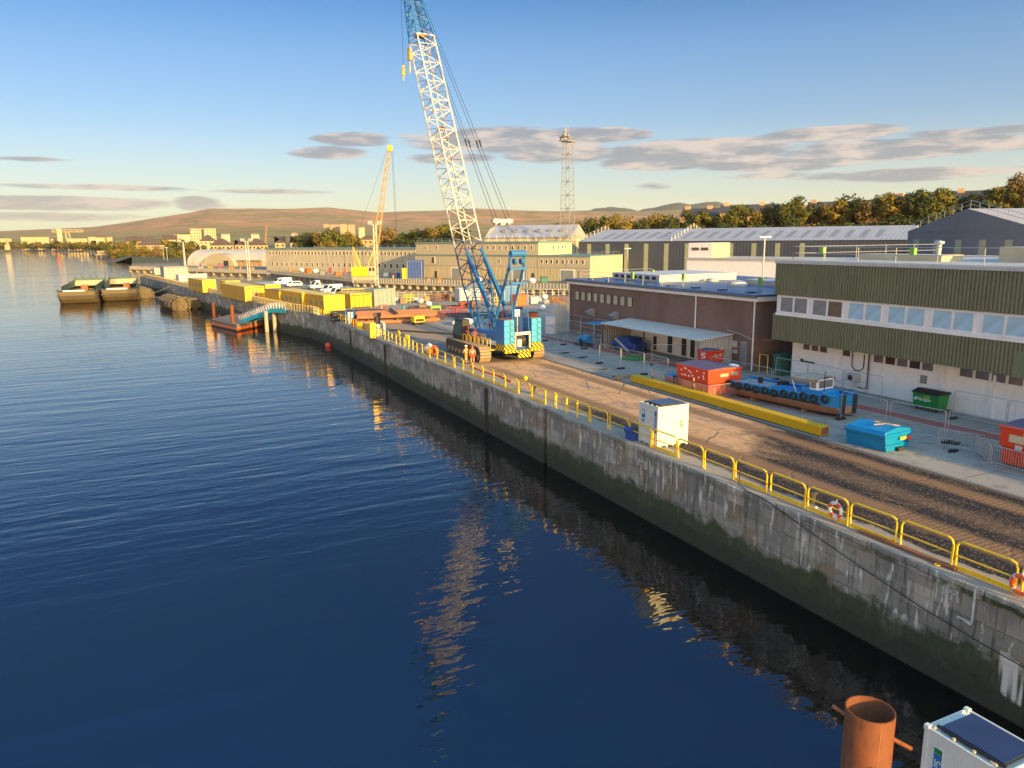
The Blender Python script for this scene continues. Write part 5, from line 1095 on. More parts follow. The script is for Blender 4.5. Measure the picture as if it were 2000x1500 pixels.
# its lettering panel on the river side near the front edge
MB().box(-.018, -.004, 1.60, 1.88, .3, 2.02).build('strip_border', M['clean_white'], s2_); pn = MB().box(-.024, -.006, 1.62, 1.86, .32, 1.83).build('blue_strip', M['blue'], s2_); MB().box(-.024, -.006, 1.62, 1.86, 1.84, 2.0).build('green_label', M['green'], s2_)

# white site unit face seen from the ship looks along +Y: put the strip there too
_rt = (Euler_ := (Matrix.Rotation(-pi/2, 3, 'Z') @ Matrix.Rotation(pi/2, 3, 'X') @ Matrix.Rotation(-pi/2, 3, 'Z'))).to_euler()
text('Su', (-.028, 1.82, 1.66), .26, _rt, M['clean_white'], 'strip_lettering', s2_, .002)
# ================================================================= YARD OBJECTS NEAR THE SHIP
t = thing('box_beam', 'long bright yellow steel box beam lying along the yard', 'beam', (11.0, 32.2, 0), radians(-.3))
b = MB(); b.box(0, .75, 0, 20.2, .06, .62); b.build('beam', M['beam_yellow'], t, bev=.012); MB().box(.07, .68, -.012, .0, .12, .56).build('open_end', M['rust'], t)
MB().box(.1, .35, 20.2, 20.5, .06, .35).build('bracket', M['beam_yellow'], t)
for y in (2, 9, 17): MB().box(-.1, .9, y, y+.15, 0, .06).build('timber', M['wood'], t)
# blue lidded tank
t = thing('blue_tank', 'bright blue lidded skip shaped tank beside the end of the yellow beam', 'tank', (11.35, 28.0, 0), radians(4))
MB().prism([(.22, 0), (2.18, 0), (2.4, .9), (0, .9)], 0, 2.55).build('body', M['tank_blue'], t, bev=.03)
MB().box(-.08, 2.48, -.08, 2.62, .86, 1.02).build('rim', M['tank_blue'], t, bev=.03)
MB().prism([(0, 1.0), (2.4, 1.0), (2.3, 1.16), (1.2, 1.34), (.1, 1.16)], .02, 2.5).build('lid', M['tank_blue'], t, bev=.04)
MB().box(-.1, 2.5, -.11, -.07, .35, .42).build('band', M['tank_blue'], t)
MB().box(1.2, 1.75, -.13, -.1, .62, .78).build('label', M['yellow'], t); MB().cyl((2.05, -.12, .62), .15, .03, 14, 'Y').build('red_sticker', M['red'], t)
MB().tube([(.5, 1.1, 1.36), (1.0, .8, 1.4), (1.4, 1.2, 1.38), (1.1, 1.5, 1.38), (1.6, .6, 1.3), (2.0, .5, 1.22)], .035, 6).build('strap', M['rope'], t)
MB().box(1.0, 1.5, -.22, -.05, -.0, .22).build('drain', M['dark'], t)
# tug workboat on the ground
t = thing('work_boat', 'blue steel work boat with tyre fenders and a canvas canopy propped up on the yard', 'boat', (15.6, 44.4, 0), radians(186))
# local y runs from stern (0) to bow (9.6); boat points towards -Y
def hullsec(y):
    s = y/9.4; w = 1.32*min(1, (1-max(0, s-.82)*.7))*(1 if s > .06 else .95); keel = .12 if s < .85 else .12+(s-.85)*.9; return w, keel, 1.22+.5*max(0, s-.45)
secs = [0, .3, 1.5, 3, 4.5, 6, 7.2, 8.2, 8.9, 9.4]
lo, hi_, dk = MB(), MB(), MB()
def ring(y):
    w, k, h = hullsec(y); m_ = .66+.1*y/9.4; return [(-w, y, h), (-w*.98, y, m_), (-w*.6, y, k+.05), (0, y, k), (w*.6, y, k+.05), (w*.98, y, m_), (w, y, h)]
for a, c in zip(secs, secs[1:]):
    A_, C_ = ring(a), ring(c)
    for q in range(6): (hi_ if q in (0, 5) else lo).face(A_[q], A_[q+1], C_[q+1], C_[q])
    dk.face((A_[0][0], a, A_[0][2]-.16), (A_[6][0], a, A_[6][2]-.16), (C_[6][0], c, C_[6][2]-.16), (C_[0][0], c, C_[0][2]-.16))
for y in (0, 9.4):
    R_ = ring(y); lo.face(*R_[1:6]); hi_.face(R_[0], R_[1], R_[5], R_[6])
hl = hi_.build('hull', M['boat_blue'], t); lo.build('keel', M['hull_brown'], t); dk.build('deck', M['boat_blue'], t)
MB().box(-1.0, 1.0, .2, 3.2, 1.0, 1.18).build('aft_deck', M['galv'], t); MB().box(-.6, .6, 3.6, 6.0, 1.0, 1.28).build('hatch', M['boat_blue'], t, bev=.03); MB().box(-.9, -.3, 3.3, 3.9, 1.1, 1.5).box(-.2, .0, 1.8, 2.1, 1.1, 1.6).build('winch', M['black'], t)
for sx in (-1, 1): MB().tube([(sx*1.27, 0, 1.24), (sx*1.33, 4.5, 1.27), (sx*1.29, 8.0, 1.44), (sx*1.15, 9.4, 1.52)], .07, 8).build('gunwale', M['boat_blue'], t)
cb_ = MB().prism([(6.3, 1.1), (8.2, 1.1), (8.1, 1.6), (6.9, 1.75), (6.3, 1.75)], -.85, .85, 'X').build('console', M['boat_blue'], t, bev=.05)
ws = MB().box(-.85, .85, 7.55, 7.62, 1.65, 2.35).box(-.88, -.8, 7.0, 7.6, 1.65, 2.35).box(.8, .88, 7.0, 7.6, 1.65, 2.35).build('windscreen_frame', M['clean_white'], t); MB().box(-.75, .75, 7.54, 7.63, 1.75, 2.27).box(-.89, -.79, 7.06, 7.5, 1.75, 2.27).box(.79, .89, 7.06, 7.5, 1.75, 2.27).build('windscreen', M['pane_grey'], ws)
cp = MB(); n = 8
for i in range(n):
    a0, a1 = i/n, (i+1)/n; f = lambda q: 2.35+.22*sin(pi*q)
    cp.face((-.95+1.9*a0, 5.5, f(a0)-.12), (-.95+1.9*a1, 5.5, f(a1)-.12), (-.95+1.9*a1, 6.5, f(a1)+.06), (-.95+1.9*a0, 6.5, f(a0)+.06)); cp.face((-.95+1.9*a0, 6.5, f(a0)+.06), (-.95+1.9*a1, 6.5, f(a1)+.06), (-.95+1.9*a1, 7.7, f(a1)-.02), (-.95+1.9*a0, 7.7, f(a0)-.02))
for sx in (-.95, .95): cp.face((sx, 5.5, 2.23), (sx, 7.7, 2.33), (sx, 7.7, 2.2), (sx, 5.5, 2.1))
cp.build('canopy', M['canvas'], t, smooth=True)
MB().tube([(-.9, 5.5, 2.2), (-.98, 6.1, 1.1)], .03, 6).tube([(.9, 5.5, 2.2), (.98, 6.1, 1.1)], .03, 6).tube([(-.9, 7.0, 1.8), (-.9, 6.2, 2.3)], .02, 5).build('canopy_frame', M['clean_white'], t)
MB().tube([(.6, 7.95, 1.2), (.6, 7.95, 3.0)], .035, 6).build('mast', M['black'], t)
for sx in (-1, 1):
    MB().tube([(sx*.62, 9.45, .25), (sx*.62, 9.5, 1.6)], .16, 10).build('push_knee', M['rubber'], t); MB().box(sx*.62-.18, sx*.62+.18, 9.1, 9.42, .3, 1.6).build('bow_post', M['boat_blue'], t)
MB().tube([(-.6, 9.4, .45), (.6, 9.4, .45)], .04, 6).tube([(-.6, 9.4, .8), (0, 9.3, 1.0), (.6, 9.4, .8)], .035, 6).build('bow_bar', M['rope'], t)
ty0 = None
for sx in (-1, 1):
    for k in range(11):
        y = .35+k*.82; w, kk, h = hullsec(y); z = h-.2-(.05 if k % 2 else 0)
        if ty0 is None: ty0 = MB().torus((0, 0, 0), .235, .085, 'X', 16, 8).build('tyre_fender', M['rubber'], t, smooth=True); o = ty0
        else: o = ty0.copy(); COL.objects.link(o); o.parent = t
        o.location = (sx*(w+.09), y, z); o.rotation_euler = (0, 0, .12 if k % 2 else -.1)
MB().box(1.27, 1.36, .2, 8.2, .78, .9).box(-1.36, -1.27, .2, 8.2, .78, .9).build('rubbing_strip', M['rubber'], t)
ob_ = MB().ico((0, -.6, 1.95), .5, 2, (.8, 1.3, .75)).build('outboard_cover', M['clean_white'], t, smooth=True); MB().box(-.14, .14, -.6, -.2, .7, 1.5).build('outboard_leg', M['clean_white'], t); MB().ico((.1, -.35, .75), .5, 1, (.9, .8, .7), .12).build('wrapped_bag', M['clean_white'], t)
for y in (2, 6.5): MB().box(-1.0, 1.0, y, y+.2, 0, .17).build('timber_block', M['wood'], t)
text('TUG 100', (1.305, 7.0, 1.17), .0001, (pi/2, 0, pi/2), M['clean_white'], 'bow_number', t, .001) if False else None
for k in range(6): pass
MB().box(1.20, 1.22, 7.55, 8.15, 1.22, 1.3).build('name_plate', M['light_grey'], t)
# orange skip enclosed by crowd barriers
def skip(loc, rz, label, LX, LY, H_, marks=True, m='skip_red'):
    t = thing('steel_skip', label, 'skip', loc, rz)
    MB().box(0, LX, 0, LY, .12, H_*.48).build('lower_body', M[m], t, bev=.02); MB().prism([(-.12, H_*.5), (LX+.12, H_*.5), (LX+.15, H_), (-.15, H_)], -.1, LY+.1).build('upper_body', M[m], t, bev=.02)
    MB().prism([(-.2, H_), (LX+.2, H_), (LX+.2, H_+.04), (LX/2, H_+.16), (-.2, H_+.04)], -.18, LY+.18).build('lid', M['purple'] if m == 'skip_red' else M['rust'], t, bev=.02); MB().box(-.2, LX+.2, -.2, -.15, H_-.06, H_+.05).box(-.22, -.17, -.18, LY+.18, H_-.06, H_+.05).build('rim', M['red'], t)
    g = MB()
    for k in range(6): g.box(-.06, -.0, .2+k*(LY-.5)/5, .3+k*(LY-.5)/5, .15, H_*.46)
    for k in range(3): g.box(.2+k*(LX-.5)/2, .3+k*(LX-.5)/2, -.06, 0, .15, H_*.46)
    g.build('ribs', M[m], t); MB().box(.1, LX-.1, .1, LY-.1, 0, .12).build('skids', M['dark'], t)
    if marks:
        g = MB(); rd = random.Random(5)
        for k in range(15): y = .3+rd.random()*(LY-.7); z = H_*(.58+.32*rd.random()); g.box(-.165, -.13, y, y+.14, z, z+.12)
        g.build('stickers', M['clean_white'], t)
        MB().box(LX*.35, LX*.62, -.125, -.1, H_*.72, H_*.84).box(LX*.72, LX*.95, -.125, -.1, H_*.74, H_*.88).build('label_plate', M['town_white'], t)
    return t
s1_ = skip((12.6, 44.4, 0), 0, 'large orange red steel skip with a dark lid enclosed by crowd barriers', 2.9, 3.6, 2.1)
skip((19.8, 53.0, 0), 0, 'small orange red bin standing behind the large orange skip', 1.5, 1.2, 1.9, True)
s3_ = skip((15.0, 20.4, 0), 0, 'orange red lidded container at the right edge of the picture', 3.2, 3.4, 2.1, False)
MB().box(-.16, -.12, 1.9, 3.0, 1.35, 1.75).box(-.16, -.12, .4, 1.5, 1.35, 1.75).build('label_plate', M['pale_cream'], s3_); MB().box(-.16, -.12, 2.0, 2.3, 1.76, 1.95).build('yellow_label', M['yellow'], s3_); MB().box(-.16, -.12, 2.3, 2.65, 1.0, 1.25).build('small_label', M['light_grey'], s3_)
# crowd barriers
def barrier_proto(L=2.3, m='galv'):
    t = bpy.data.objects.new('crowd_barrier', None); COL.objects.link(t); t['category'] = 'barrier'
    MB().tube([(0, 0, .2), (0, 0, 1.0), (.06, 0, 1.1), (L-.06, 0, 1.1), (L, 0, 1.0), (L, 0, .2), (0, 0, .2)], .022, 6).build('frame', M[m], t)
    b = MB()
    for k in range(1, 18): b.tube([(L*k/18, 0, .2), (L*k/18, 0, 1.1)], .011, 4, False)
    b.build('bars', M[m], t); MB().box(.25, .32, -.3, .3, 0, .05).tube([(.28, 0, .2), (.28, 0, .03)], .02, 5).build('foot', M[m], t); MB().box(L-.32, L-.25, -.3, .3, 0, .05).tube([(L-.28, 0, .2), (L-.28, 0, .03)], .02, 5).build('foot', M[m], t); return t
bp_, used = barrier_proto(), False
BL_ = [((11.95, 47.6), -pi/2, 'grey crowd barrier on the river side of the orange skip, nearest the yellow beam'), ((11.95, 50.2), -pi/2, 'grey crowd barrier left of the orange skip behind the far end of the beam'), ((12.0, 50.3), 0.05, 'grey crowd barrier across the far side of the orange skip'), ((12.0, 43.6), .05, 'crowd barrier across the near end of the orange skip'), ((14.4, 43.7), .05, 'crowd barrier between the orange skip and the work boat'), ((11.95, 45.2), -pi/2, 'crowd barrier standing close against the labelled side of the orange skip'),
    ((14.4, 23.9), -pi/2-.06, 'grey crowd barrier in front of the orange red container at the right edge'), ((14.4, 21.5), -pi/2, 'grey crowd barrier leaving the picture in front of the right edge container'), ((14.4, 24.0), .9, 'grey crowd barrier set at an angle beside the right edge container'), ((15.2, 27.5), -1.25, 'half fallen grey crowd barrier between the blue tank and the right edge container')]
for (x, y), rz, lab in BL_: place(bp_, used, (x, y, 0), rz, lab, 'grey crowd barriers'); used = True
t = thing('warning_post', 'black and orange striped post at the corner of the skip barriers', 'post', (11.8, 45.15, 0)); MB().tube([(0, 0, 0), (0, 0, 1.5)], .06, 8).build('post', M['brick_tan'], t); MB().cyl((0, 0, .5), .065, .25, 8).cyl((0, 0, 1.05), .065, .2, 8).build('bands', M['black'], t)
t = thing('warning_post', 'striped post at the far left corner of the skip barriers', 'post', (11.8, 50.4, 0)); MB().tube([(0, 0, 0), (0, 0, 1.4)], .06, 8).build('post', M['brick_tan'], t); MB().cyl((0, 0, .5), .065, .25, 8).build('bands', M['black'], t)
t = thing('chemical_bin', 'pink and blue storage bin inside the barriers left of the orange skip', 'bin', (12.5, 48.8, 0)); MB().box(0, 1.0, 0, .9, 0, .85).build('body', M['barrier_red'], t); MB().box(-.03, 1.03, -.03, .93, .85, 1.02).build('lid', M['tank_blue'], t, bev=.03)
t = thing('steel_scrap', 'red steel pallet frames lying inside the barriers by the orange skip', 'scrap', (12.2, 47, 0)); MB().box(0, .25, 0, 2.6, 0, .25).box(.9, 1.15, 0, 2.6, 0, .25).box(0, 1.2, .2, .4, .25, .4).box(0, 1.2, 1.9, 2.1, .25, .4).build('frame', M['barrier_red'], t)
tag(MB().cbox((11.4, 54.2, .1), (1.6, .3, .2), .5).cbox((11.9, 54.6, .12), (1.8, .25, .2), -.2).cbox((12.2, 53.9, .1), (1.2, .3, .15), .9).build('timber_offcuts', M['wood']), 'loose timber offcuts on the ground beyond the far end of the yellow beam', 'timber')
# green wheeled waste bin
t = thing('waste_bin', 'green wheeled waste container with black lid and white lettering by the white wall', 'bin', (22.6, 32.9, 0))
MB().prism([(.15, .25), (1.05, .25), (1.25, 1.25), (.0, 1.25)], 0, 1.9).build('body', M['green'], t, bev=.03); MB().prism([(-.08, 1.25), (1.3, 1.25), (1.3, 1.4), (.6, 1.5), (-.08, 1.3)], -.06, 1.96).build('lid', M['black'], t, bev=.03)
for x in (.3, 1.0):
    for y in (.2, 1.7): MB().cyl((x, y-.04, .12), .11, .08, 12, 'Y').build('wheel', M['rubber'], t)
MB().box(-.02, .01, .55, 1.0, .92, 1.14).build('green_label', M['lime'], t)
text('Viridor', (.025, 1.52, .72), .36, RW, M['clean_white'], 'lettering', t, .012); MB().torus((.04, 1.66, .82), .085, .03, 'X', 14, 6).build('emblem', M['clean_white'], t)
t = thing('green_cabinet', 'dark green cabinet with a yellow hoop at the corner of the white wall', 'cabinet', (24.0, 48.6, 0)); MB().box(0, 1.2, 0, .9, 0, 1.9).build('body', M['dark_green'], t, bev=.02); MB().tube([(-.3, 1.2, 0), (-.3, 1.2, 1.7), (-.3, 2.2, 1.7), (-.3, 2.2, 0)], .04, 6).tube([(-.3, 1.2, .6), (-.3, 2.2, .6)], .03, 6).build('hoop', M['yellow'], t)
# temporary mesh fence panels
def fence_proto():
    t = bpy.data.objects.new('mesh_fence_panel', None); COL.objects.link(t); t['category'] = 'fence panel'; Lf, h = 3.4, 1.95
    MB().tube([(0, 0, .05), (0, 0, h-.15), (.04, 0, h-.04), (.15, 0, h), (Lf-.15, 0, h), (Lf-.04, 0, h-.04), (Lf, 0, h-.15), (Lf, 0, .05)], .024, 6).tube([(0, 0, .3), (Lf, 0, .3)], .014, 5).build('frame', M['galv'], t)
    b = MB()
    for k in range(1, 24): b.tube([(Lf*k/24, 0, .3), (Lf*k/24, 0, h)], .0022, 3, False)
    for k in range(1, 7): b.tube([(0, 0, .3+(h-.3)*k/7), (Lf, 0, .3+(h-.3)*k/7)], .0022, 3, False)
    b.build('mesh', M['galv'], t); MB().box(-.12, .12, -.35, .35, 0, .14).build('foot_block', M['rubber'], t); return t
fp, used = fence_proto(), False
FP = [((13.9, 61.9), -pi/2+.05), ((14.0, 58.3), -pi/2+.03), ((14.1, 54.8), -pi/2), ((17.8, 58.8), -.5), ((17.6, 71), -pi/2), ((17.3, 75), -pi/2), ((17.0, 79), -pi/2), ((17.9, 50.5), -pi/2), ((18.0, 46.9), -pi/2), ((18.0, 43.3), -pi/2), ((18.0, 39.7), -pi/2), ((15.7, 34.8), -pi/2+.0), ((15.8, 31.2), -pi/2+.1), ((16.4, 27.8), -pi/2), ((22.4, 47.5), -pi/2), ((22.4, 44), -pi/2), ((22.4, 40.5), -pi/2), ((22.3, 31.5), -pi/2), ((22.3, 28), -pi/2)]
FW_ = ['beyond the yellow beam, farthest one', 'beyond the yellow beam, second one', 'beyond the yellow beam, third one', 'crossing from the beam fence towards the shelter', 'in front of the wire cage', 'left of the wire cage, second one', 'left of the wire cage, third one', 'behind the orange skip, far one', 'behind the orange skip and the boat stern', 'behind the middle of the work boat', 'behind the bow of the work boat', 'right of the boat bow', 'behind the blue tank', 'near the right edge container', 'along the white wall near the green cabinet', 'along the white wall below the grey pipes', 'along the white wall left of the green waste bin', 'along the white wall right of the green waste bin', 'along the white wall behind the right edge container']
for ((x, y), rz), w in zip(FP, FW_): place(fp, used, (x, y, 0), rz, 'temporary wire mesh fence panel '+w, 'temporary fence panels'); used = True
# cage, pump, vehicle in the shelter, pallets
t = thing('wire_cage', 'galvanised wire storage cage against the far end of the brick building', 'cage', (19.4, 71.8, 0)); mb = MB()
for x in (0, 3.6):
    for y in (0, 3, 6, 9, 12): mb.tube([(x, y, 0), (x, y, 2.5)], .04, 5)
for z in (.1, 1.25, 2.5):
    mb.tube([(0, 0, z), (0, 12, z)], .03, 5).tube([(0, 0, z), (3.6, 0, z)], .03, 5).tube([(3.6, 0, z), (3.6, 12, z)], .03, 5).tube([(0, 12, z), (3.6, 12, z)], .03, 5)
mb.build('frame', M['galv'], t); mb = MB()
for k in range(60): mb.tube([(0, k*.2, .1), (0, k*.2, 2.5)], .004, 3, False)
mb.build('mesh', M['galv'], t); MB().box(.3, 3.3, .2, 2.6, 2.5, 2.55).build('blue_roof', M['tank_blue'], t)
t = thing('white_cabinet', 'tall white cabinet at the far corner of the brick building', 'cabinet', (21.6, 85.4, 0)); MB().box(0, 2.0, 0, 2.0, 0, 3.4).build('body', M['light_grey'], t, bev=.03); MB().box(-.9, -.1, -1, .4, 0, 2.2).build('side_box', M['clean_white'], t)
t = thing('blue_pump', 'bright blue electric pump motor on a frame in front of the lean-to shelter', 'pump', (19.0, 73.0, 0)); MB().cyl((0, -.6, .85), .45, 1.0, 16, 'Y').build('motor', M['tank_blue'], t); MB().torus((0, -.65, .85), .34, .12, 'Y', 18, 8).build('flange', M['tank_blue'], t, smooth=True); MB().tube([(0, .4, .85), (0, .9, .85), (0, 1.3, .5)], .28, 10).build('volute', M['tank_blue'], t); MB().box(-.7, .7, -.8, 1.3, 0, .3).build('frame', M['dark'], t)
t = thing('covered_vehicle', 'dark blue covered car parked inside the lean-to shelter', 'car', (21.4, 65.6, 0), radians(4)); MB().prism([(0, .3), (4.2, .3), (4.2, .9), (3.5, 1.0), (3.0, 1.5), (1.4, 1.55), (.8, 1.05), (0, .95)], -.85, .85, 'X').build('cover', M['deep_blue'], t, bev=.1)
for sx in (-.85, .7):
    for y in (.8, 3.4): MB().cyl((sx, y, .32), .32, .15, 14, 'X').build('wheel', M['rubber'], t)
tag(MB().cbox((20.0, 67.2, .8), (.3, 2.2, .1), .3, .6).build('ramp_board', M['light_grey']), 'pale board leaning inside the left end of the shelter', 'board')
tag(MB().cbox((18.7, 62.6, .08), (2.6, 1.8, .1), .4).cbox((18.3, 63.3, .16), (1.9, .3, .08), .2).build('green_sheet', M['green']), 'folded green sheet lying on the ground outside the shelter', 'sheet')

# ================================================================= CONTAINERS, CABINS, VANS
def cabin(px, py, LX, LY, H_, rz, m, rm, label, name='site_cabin', cat='cabin', group='yellow site cabins', win=1, rt_=None):
    p = W(px, py); t = thing(name, label, cat, (p.x, p.y, 0), rz, group)
    MB().box(0, LX, 0, LY, .08, H_).build('wall', M[m], t); MB().box(-.06, LX+.06, -.06, LY+.06, H_, H_+.12).build('roof', M[rm], t)
    fr = MB()
    for x in (-.03, LX-.12):
        for y in (-.03, LY-.12): fr.box(x, x+.15, y, y+.15, 0, H_)
    fr.build('frame', M['yellow'] if m.startswith('cabin') else M['grey'], t)
    if win == 1:
        for k in range(max(1, int(LY/2.4))): MB().box(-.05, .0, .7+k*2.4, 1.5+k*2.4, 1.2, 2.0).build('window', M['mid_grey'], t)
    if win == 2: MB().box(LX*.35, LX*.65, -.05, -.0, .1, 2.1).build('door', M['brick_tan'], t)
    return t
ra = radians(9.2)
YC = [(686, 603, 3.9, 7, 2.5, ra, 0, 'bright yellow cabin end at the right of the yellow cabin row'), (634, 613, 3.6, 9, 2.9, ra, 1, 'yellow cabin nearest the quay rail with ribbed side'), (592, 606, 3.4, 14, 2.9, ra, 1, 'long yellow cabin with open side behind the cabin nearest the rail'), (547, 598, 3.0, 9, 2.7, ra, 2, 'yellow cabin left of the grey box with a doorway in its end'), (480, 590, 3.8, 18, 2.9, ra, 2, 'long yellow cabin with grey roof and many side windows'),
    (520, 580, 3.2, 10, 2.6, ra, 0, 'yellow cabin mostly hidden behind the long grey roofed one'), (443, 572, 3.2, 6, 2.6, ra, 0, 'small yellow cabin with a dark sloping roof'), (397, 572, 3.0, 15, 2.9, ra, 1, 'yellow cabin at the far left end of the cabin row')]
for px, py, lx, ly, h, rz, w, lab in YC: cabin(px, py, lx, ly, h, rz, 'cabin_yellow_y' if w else 'cabin_yellow', ['deck', 'roof_flat', 'yellow'][(w+px) % 3], lab, win=w)
cabin(578, 600, 1.3, 1.3, 1.7, ra, 'light_grey', 'light_grey', 'small grey cabinet between the yellow cabins by the gangway', 'grey_cabinet', 'cabinet', None, 0)
cabin(732, 600, 4.8, 3.0, 3.1, radians(22), 'grey_green', 'grey_green', 'pale grey green shipping container in the yard', 'shipping_container', 'container', 'yard containers', 0)
cabin(668, 591, 5.6, 2.5, 2.7, radians(-8), 'slate_clad', 'slate_flat', 'dark grey container with a small pink sign behind the yellow cabin end', 'shipping_container', 'container', 'yard containers', 0)
cabin(303, 543, 5, 5, 2.9, ra, 'pale_cream', 'white', 'white cabin close to the tip of the first pier', 'site_cabin', 'cabin', None, 0)
cabin(322, 548, 7, 6, 4.2, ra, 'grey', 'mid_grey', 'grey workshop cabin on the pier right of the white cabin', 'site_cabin', 'cabin', None, 0)
cabin(350, 552, 8, 4, 2.2, ra, 'light_grey', 'white', 'low pale cabin behind the far left yellow cabin', 'site_cabin', 'cabin', None, 0)
cabin(786, 545, 4, 5, 3.2, -ra*3, 'cabin_yellow', 'yellow', 'yellow box container beside the left end of the cream offices', 'shipping_container', 'container', None, 0)
cabin(796, 545, 4.5, 5, 5.6, -ra*3, 'deep_blue', 'deep_blue', 'tall dark blue container stack left of the cream offices', 'shipping_container', 'container', None, 0)
cabin(898, 590, 4.4, 2.6, 2.5, 0, 'light_grey', 'white', 'white container with a green sign behind the crane boom foot', 'shipping_container', 'container', 'yard containers', 0)
cabin(985, 590, 3.4, 2.8, 3.0, 0, 'blue', 'blue', 'vivid blue container seen between the crane legs', 'shipping_container', 'container', 'yard containers', 0)
cabin(1008, 598, 2.6, 2.0, 1.9, .1, 'orange', 'orange', 'orange storage box right of the crane back legs', 'storage_box', 'box', None, 0)
cabin(1037, 594, 1.8, 1.4, 1.2, 0, 'light_grey', 'light_grey', 'small pale louvred box right of the orange storage box', 'storage_box', 'box', None, 0)
cabin(925, 588, 2.4, 2.0, 2.4, .2, 'orange', 'orange', 'orange container seen through the crane boom foot', 'storage_box', 'box', None, 0)
# red open skip by the vans
p = W(666, 582); t = thing('red_skip', 'orange red open skip parked behind the white vans', 'skip', (p.x, p.y, 0), radians(-20)); MB().prism([(.5, 0), (5, 0), (5.6, 1.9), (-.2, 1.9)], 0, 2.3).build('body', M['orange'], t); MB().box(.3, .6, -.06, 0, .2, 1.9).box(2.4, 2.6, -.06, 0, .2, 1.9).box(4.4, 4.6, -.06, 0, .2, 1.9).build('ribs', M['red'], t)
# vans
def van(px, py, rz, kind, label):
    p = W(px, py); t = thing('white_van', label, 'van', (p.x, p.y, 0), rz, 'white vans parked in the yard')
    L_, H_ = (5.2, 2.05) if kind != 'car' else (4.4, 1.5)
    if kind == 'pickup': pr = [(0, .45), (.1, 1.05), (.9, 1.2), (1.6, 2.2), (2.5, 2.3), (2.7, .9), (5.4, .9), (5.4, .45)]
    elif kind == 'car': pr = [(0, .35), (.05, .8), (.9, .95), (1.6, 1.48), (3.6, 1.5), (4.3, 1.0), (4.4, .4)]
    else: pr = [(0, .4), (.05, .95), (.85, 1.15), (1.5, 1.95), (2.0, 2.05), (5.1, 2.05), (5.2, 1.2), (5.2, .4)]
    bo = MB().prism(pr, -.95, .95).build('body', M['clean_white'], t, bev=.07)
    if kind == 'car': MB().box(1.5, 3.7, -.96, -.93, .95, 1.35).build('side_window', M['glass'], t); MB().box(1.5, 3.7, .93, .96, .95, 1.35).build('side_window', M['glass'], t)
    else:
        for s_ in (-1, 1):
            a, b_ = sorted((s_*.94, s_*.965)); MB().prism([(1.0, 1.15), (2.2, 1.15), (2.2, 1.8), (1.55, 1.8)], a, b_).build('side_window', M['glass'], t)
            if kind == 'minibus': MB().box(2.5, 3.6, a, b_, 1.2, 1.8).box(3.75, 4.9, a, b_, 1.2, 1.8).build('side_window', M['glass'], t)
    sl = {'pickup': ((.93, 1.22), (1.55, 2.12)), 'car': ((.95, .97), (1.55, 1.43))}.get(kind, ((.88, 1.18), (1.45, 1.88)))
    (x0, z0), (x1, z1) = sl; dx, dz = -.035, .025
    MB().face((x0+dx, -.8, z0+dz), (x0+dx, .8, z0+dz), (x1+dx, .72, z1+dz), (x1+dx, -.72, z1+dz)).build('windscreen', M['glass'], t)
    for y in (-.95, .78):
        for x in (.85, L_-1.1): w = MB().cyl((x, y, .34), .34, .18, 16, 'Y').build('wheel', M['rubber'], t); MB().cyl((x, y-.01 if y < 0 else y+.01, .34), .18, .18, 10, 'Y').build('rim', M['galv'], w)
    for y in (-.75, .55): MB().box(-.03, .05, y, y+.22, .68, .84).build('headlight', M['glass'], t)
    MB().box(-.05, .05, -.85, .85, .36, .58).build('bumper', M['dark'], t)
van(533, 558, radians(14), 'van', 'white panel van farthest back on the pier'); van(558, 561, radians(14), 'car', 'white estate car beside the farthest panel van'); van(604, 566, radians(12), 'pickup', 'white flatbed pickup with dark front bumper'); van(629, 574, radians(25), 'van', 'white van between the pickup and the minibus'); van(642, 581, radians(16), 'minibus', 'white minibus with side windows, nearest of the parked vehicles')

# ================================================================= STEEL STOCK ON THE YARD
def pipes(px, py, n, L_, r, rz, label, layers=1, m='pipe_rust'):
    p = W(px, py); t = thing('steel_pipe_stack', label, 'pipe stack', (p.x, p.y, 0), rz)
    for l in range(layers):
        for k in range(n-l): MB().tube([(0+rt.uniform(-.5, .3), k*3.9*r+l*.9*r, r+l*3.0*r), (L_+rt.uniform(-.4, .8), k*3.9*r+l*.9*r, r+l*3.0*r)], r, 10).build('pipe', M[m], t, smooth=False)
    return t
pt_ = pipes(704, 634, 10, 11, .25, radians(-10), 'broad stack of rusty steel pipes lying side by side in the yard', 2)
MB().box(1.0, 1.3, 0, 9.2, .55, .73).box(5.2, 5.5, 0, 9.2, .55, .73).box(9.6, 9.9, 0, 9.2, .55, .73).box(5.2, 5.5, 0, 9, 1.28, 1.5).build('timber', M['steel_dark'], pt_)
pipes(652, 628, 9, 8, .22, radians(-10), 'darker stack of thin steel beams left of the rusty pipes', 2, 'steel_dark')
for i, (px, py, a, b_, rz, lab) in enumerate([(838, 625, 13, 7, -16, 'flat black steel lattice frame lying left of the crane'), (800, 606, 9, 5, -16, 'second black steel frame lying on the yard further back')]):
    p = W(px, py); t = thing('steel_grillage', lab, 'grillage', (p.x, p.y, 0), radians(rz)); mb = MB()
    for k in range(6): mb.box(k*a/6, k*a/6+.16, 0, b_, .0, .16)
    for k in range(4): mb.box(0, a, k*b_/3.2, k*b_/3.2+.16, .16, .32)
    mb.build('beams', M['steel_dark'], t)
p = W(762, 646); tag(MB().box(0, 15, 0, .22, 0, .2).build('rail_track', M['steel_dark'], None, (p.x, p.y, 0)), 'dark rail lying across the asphalt near the rusty pipes', 'rail').rotation_euler = (0, 0, radians(-56))
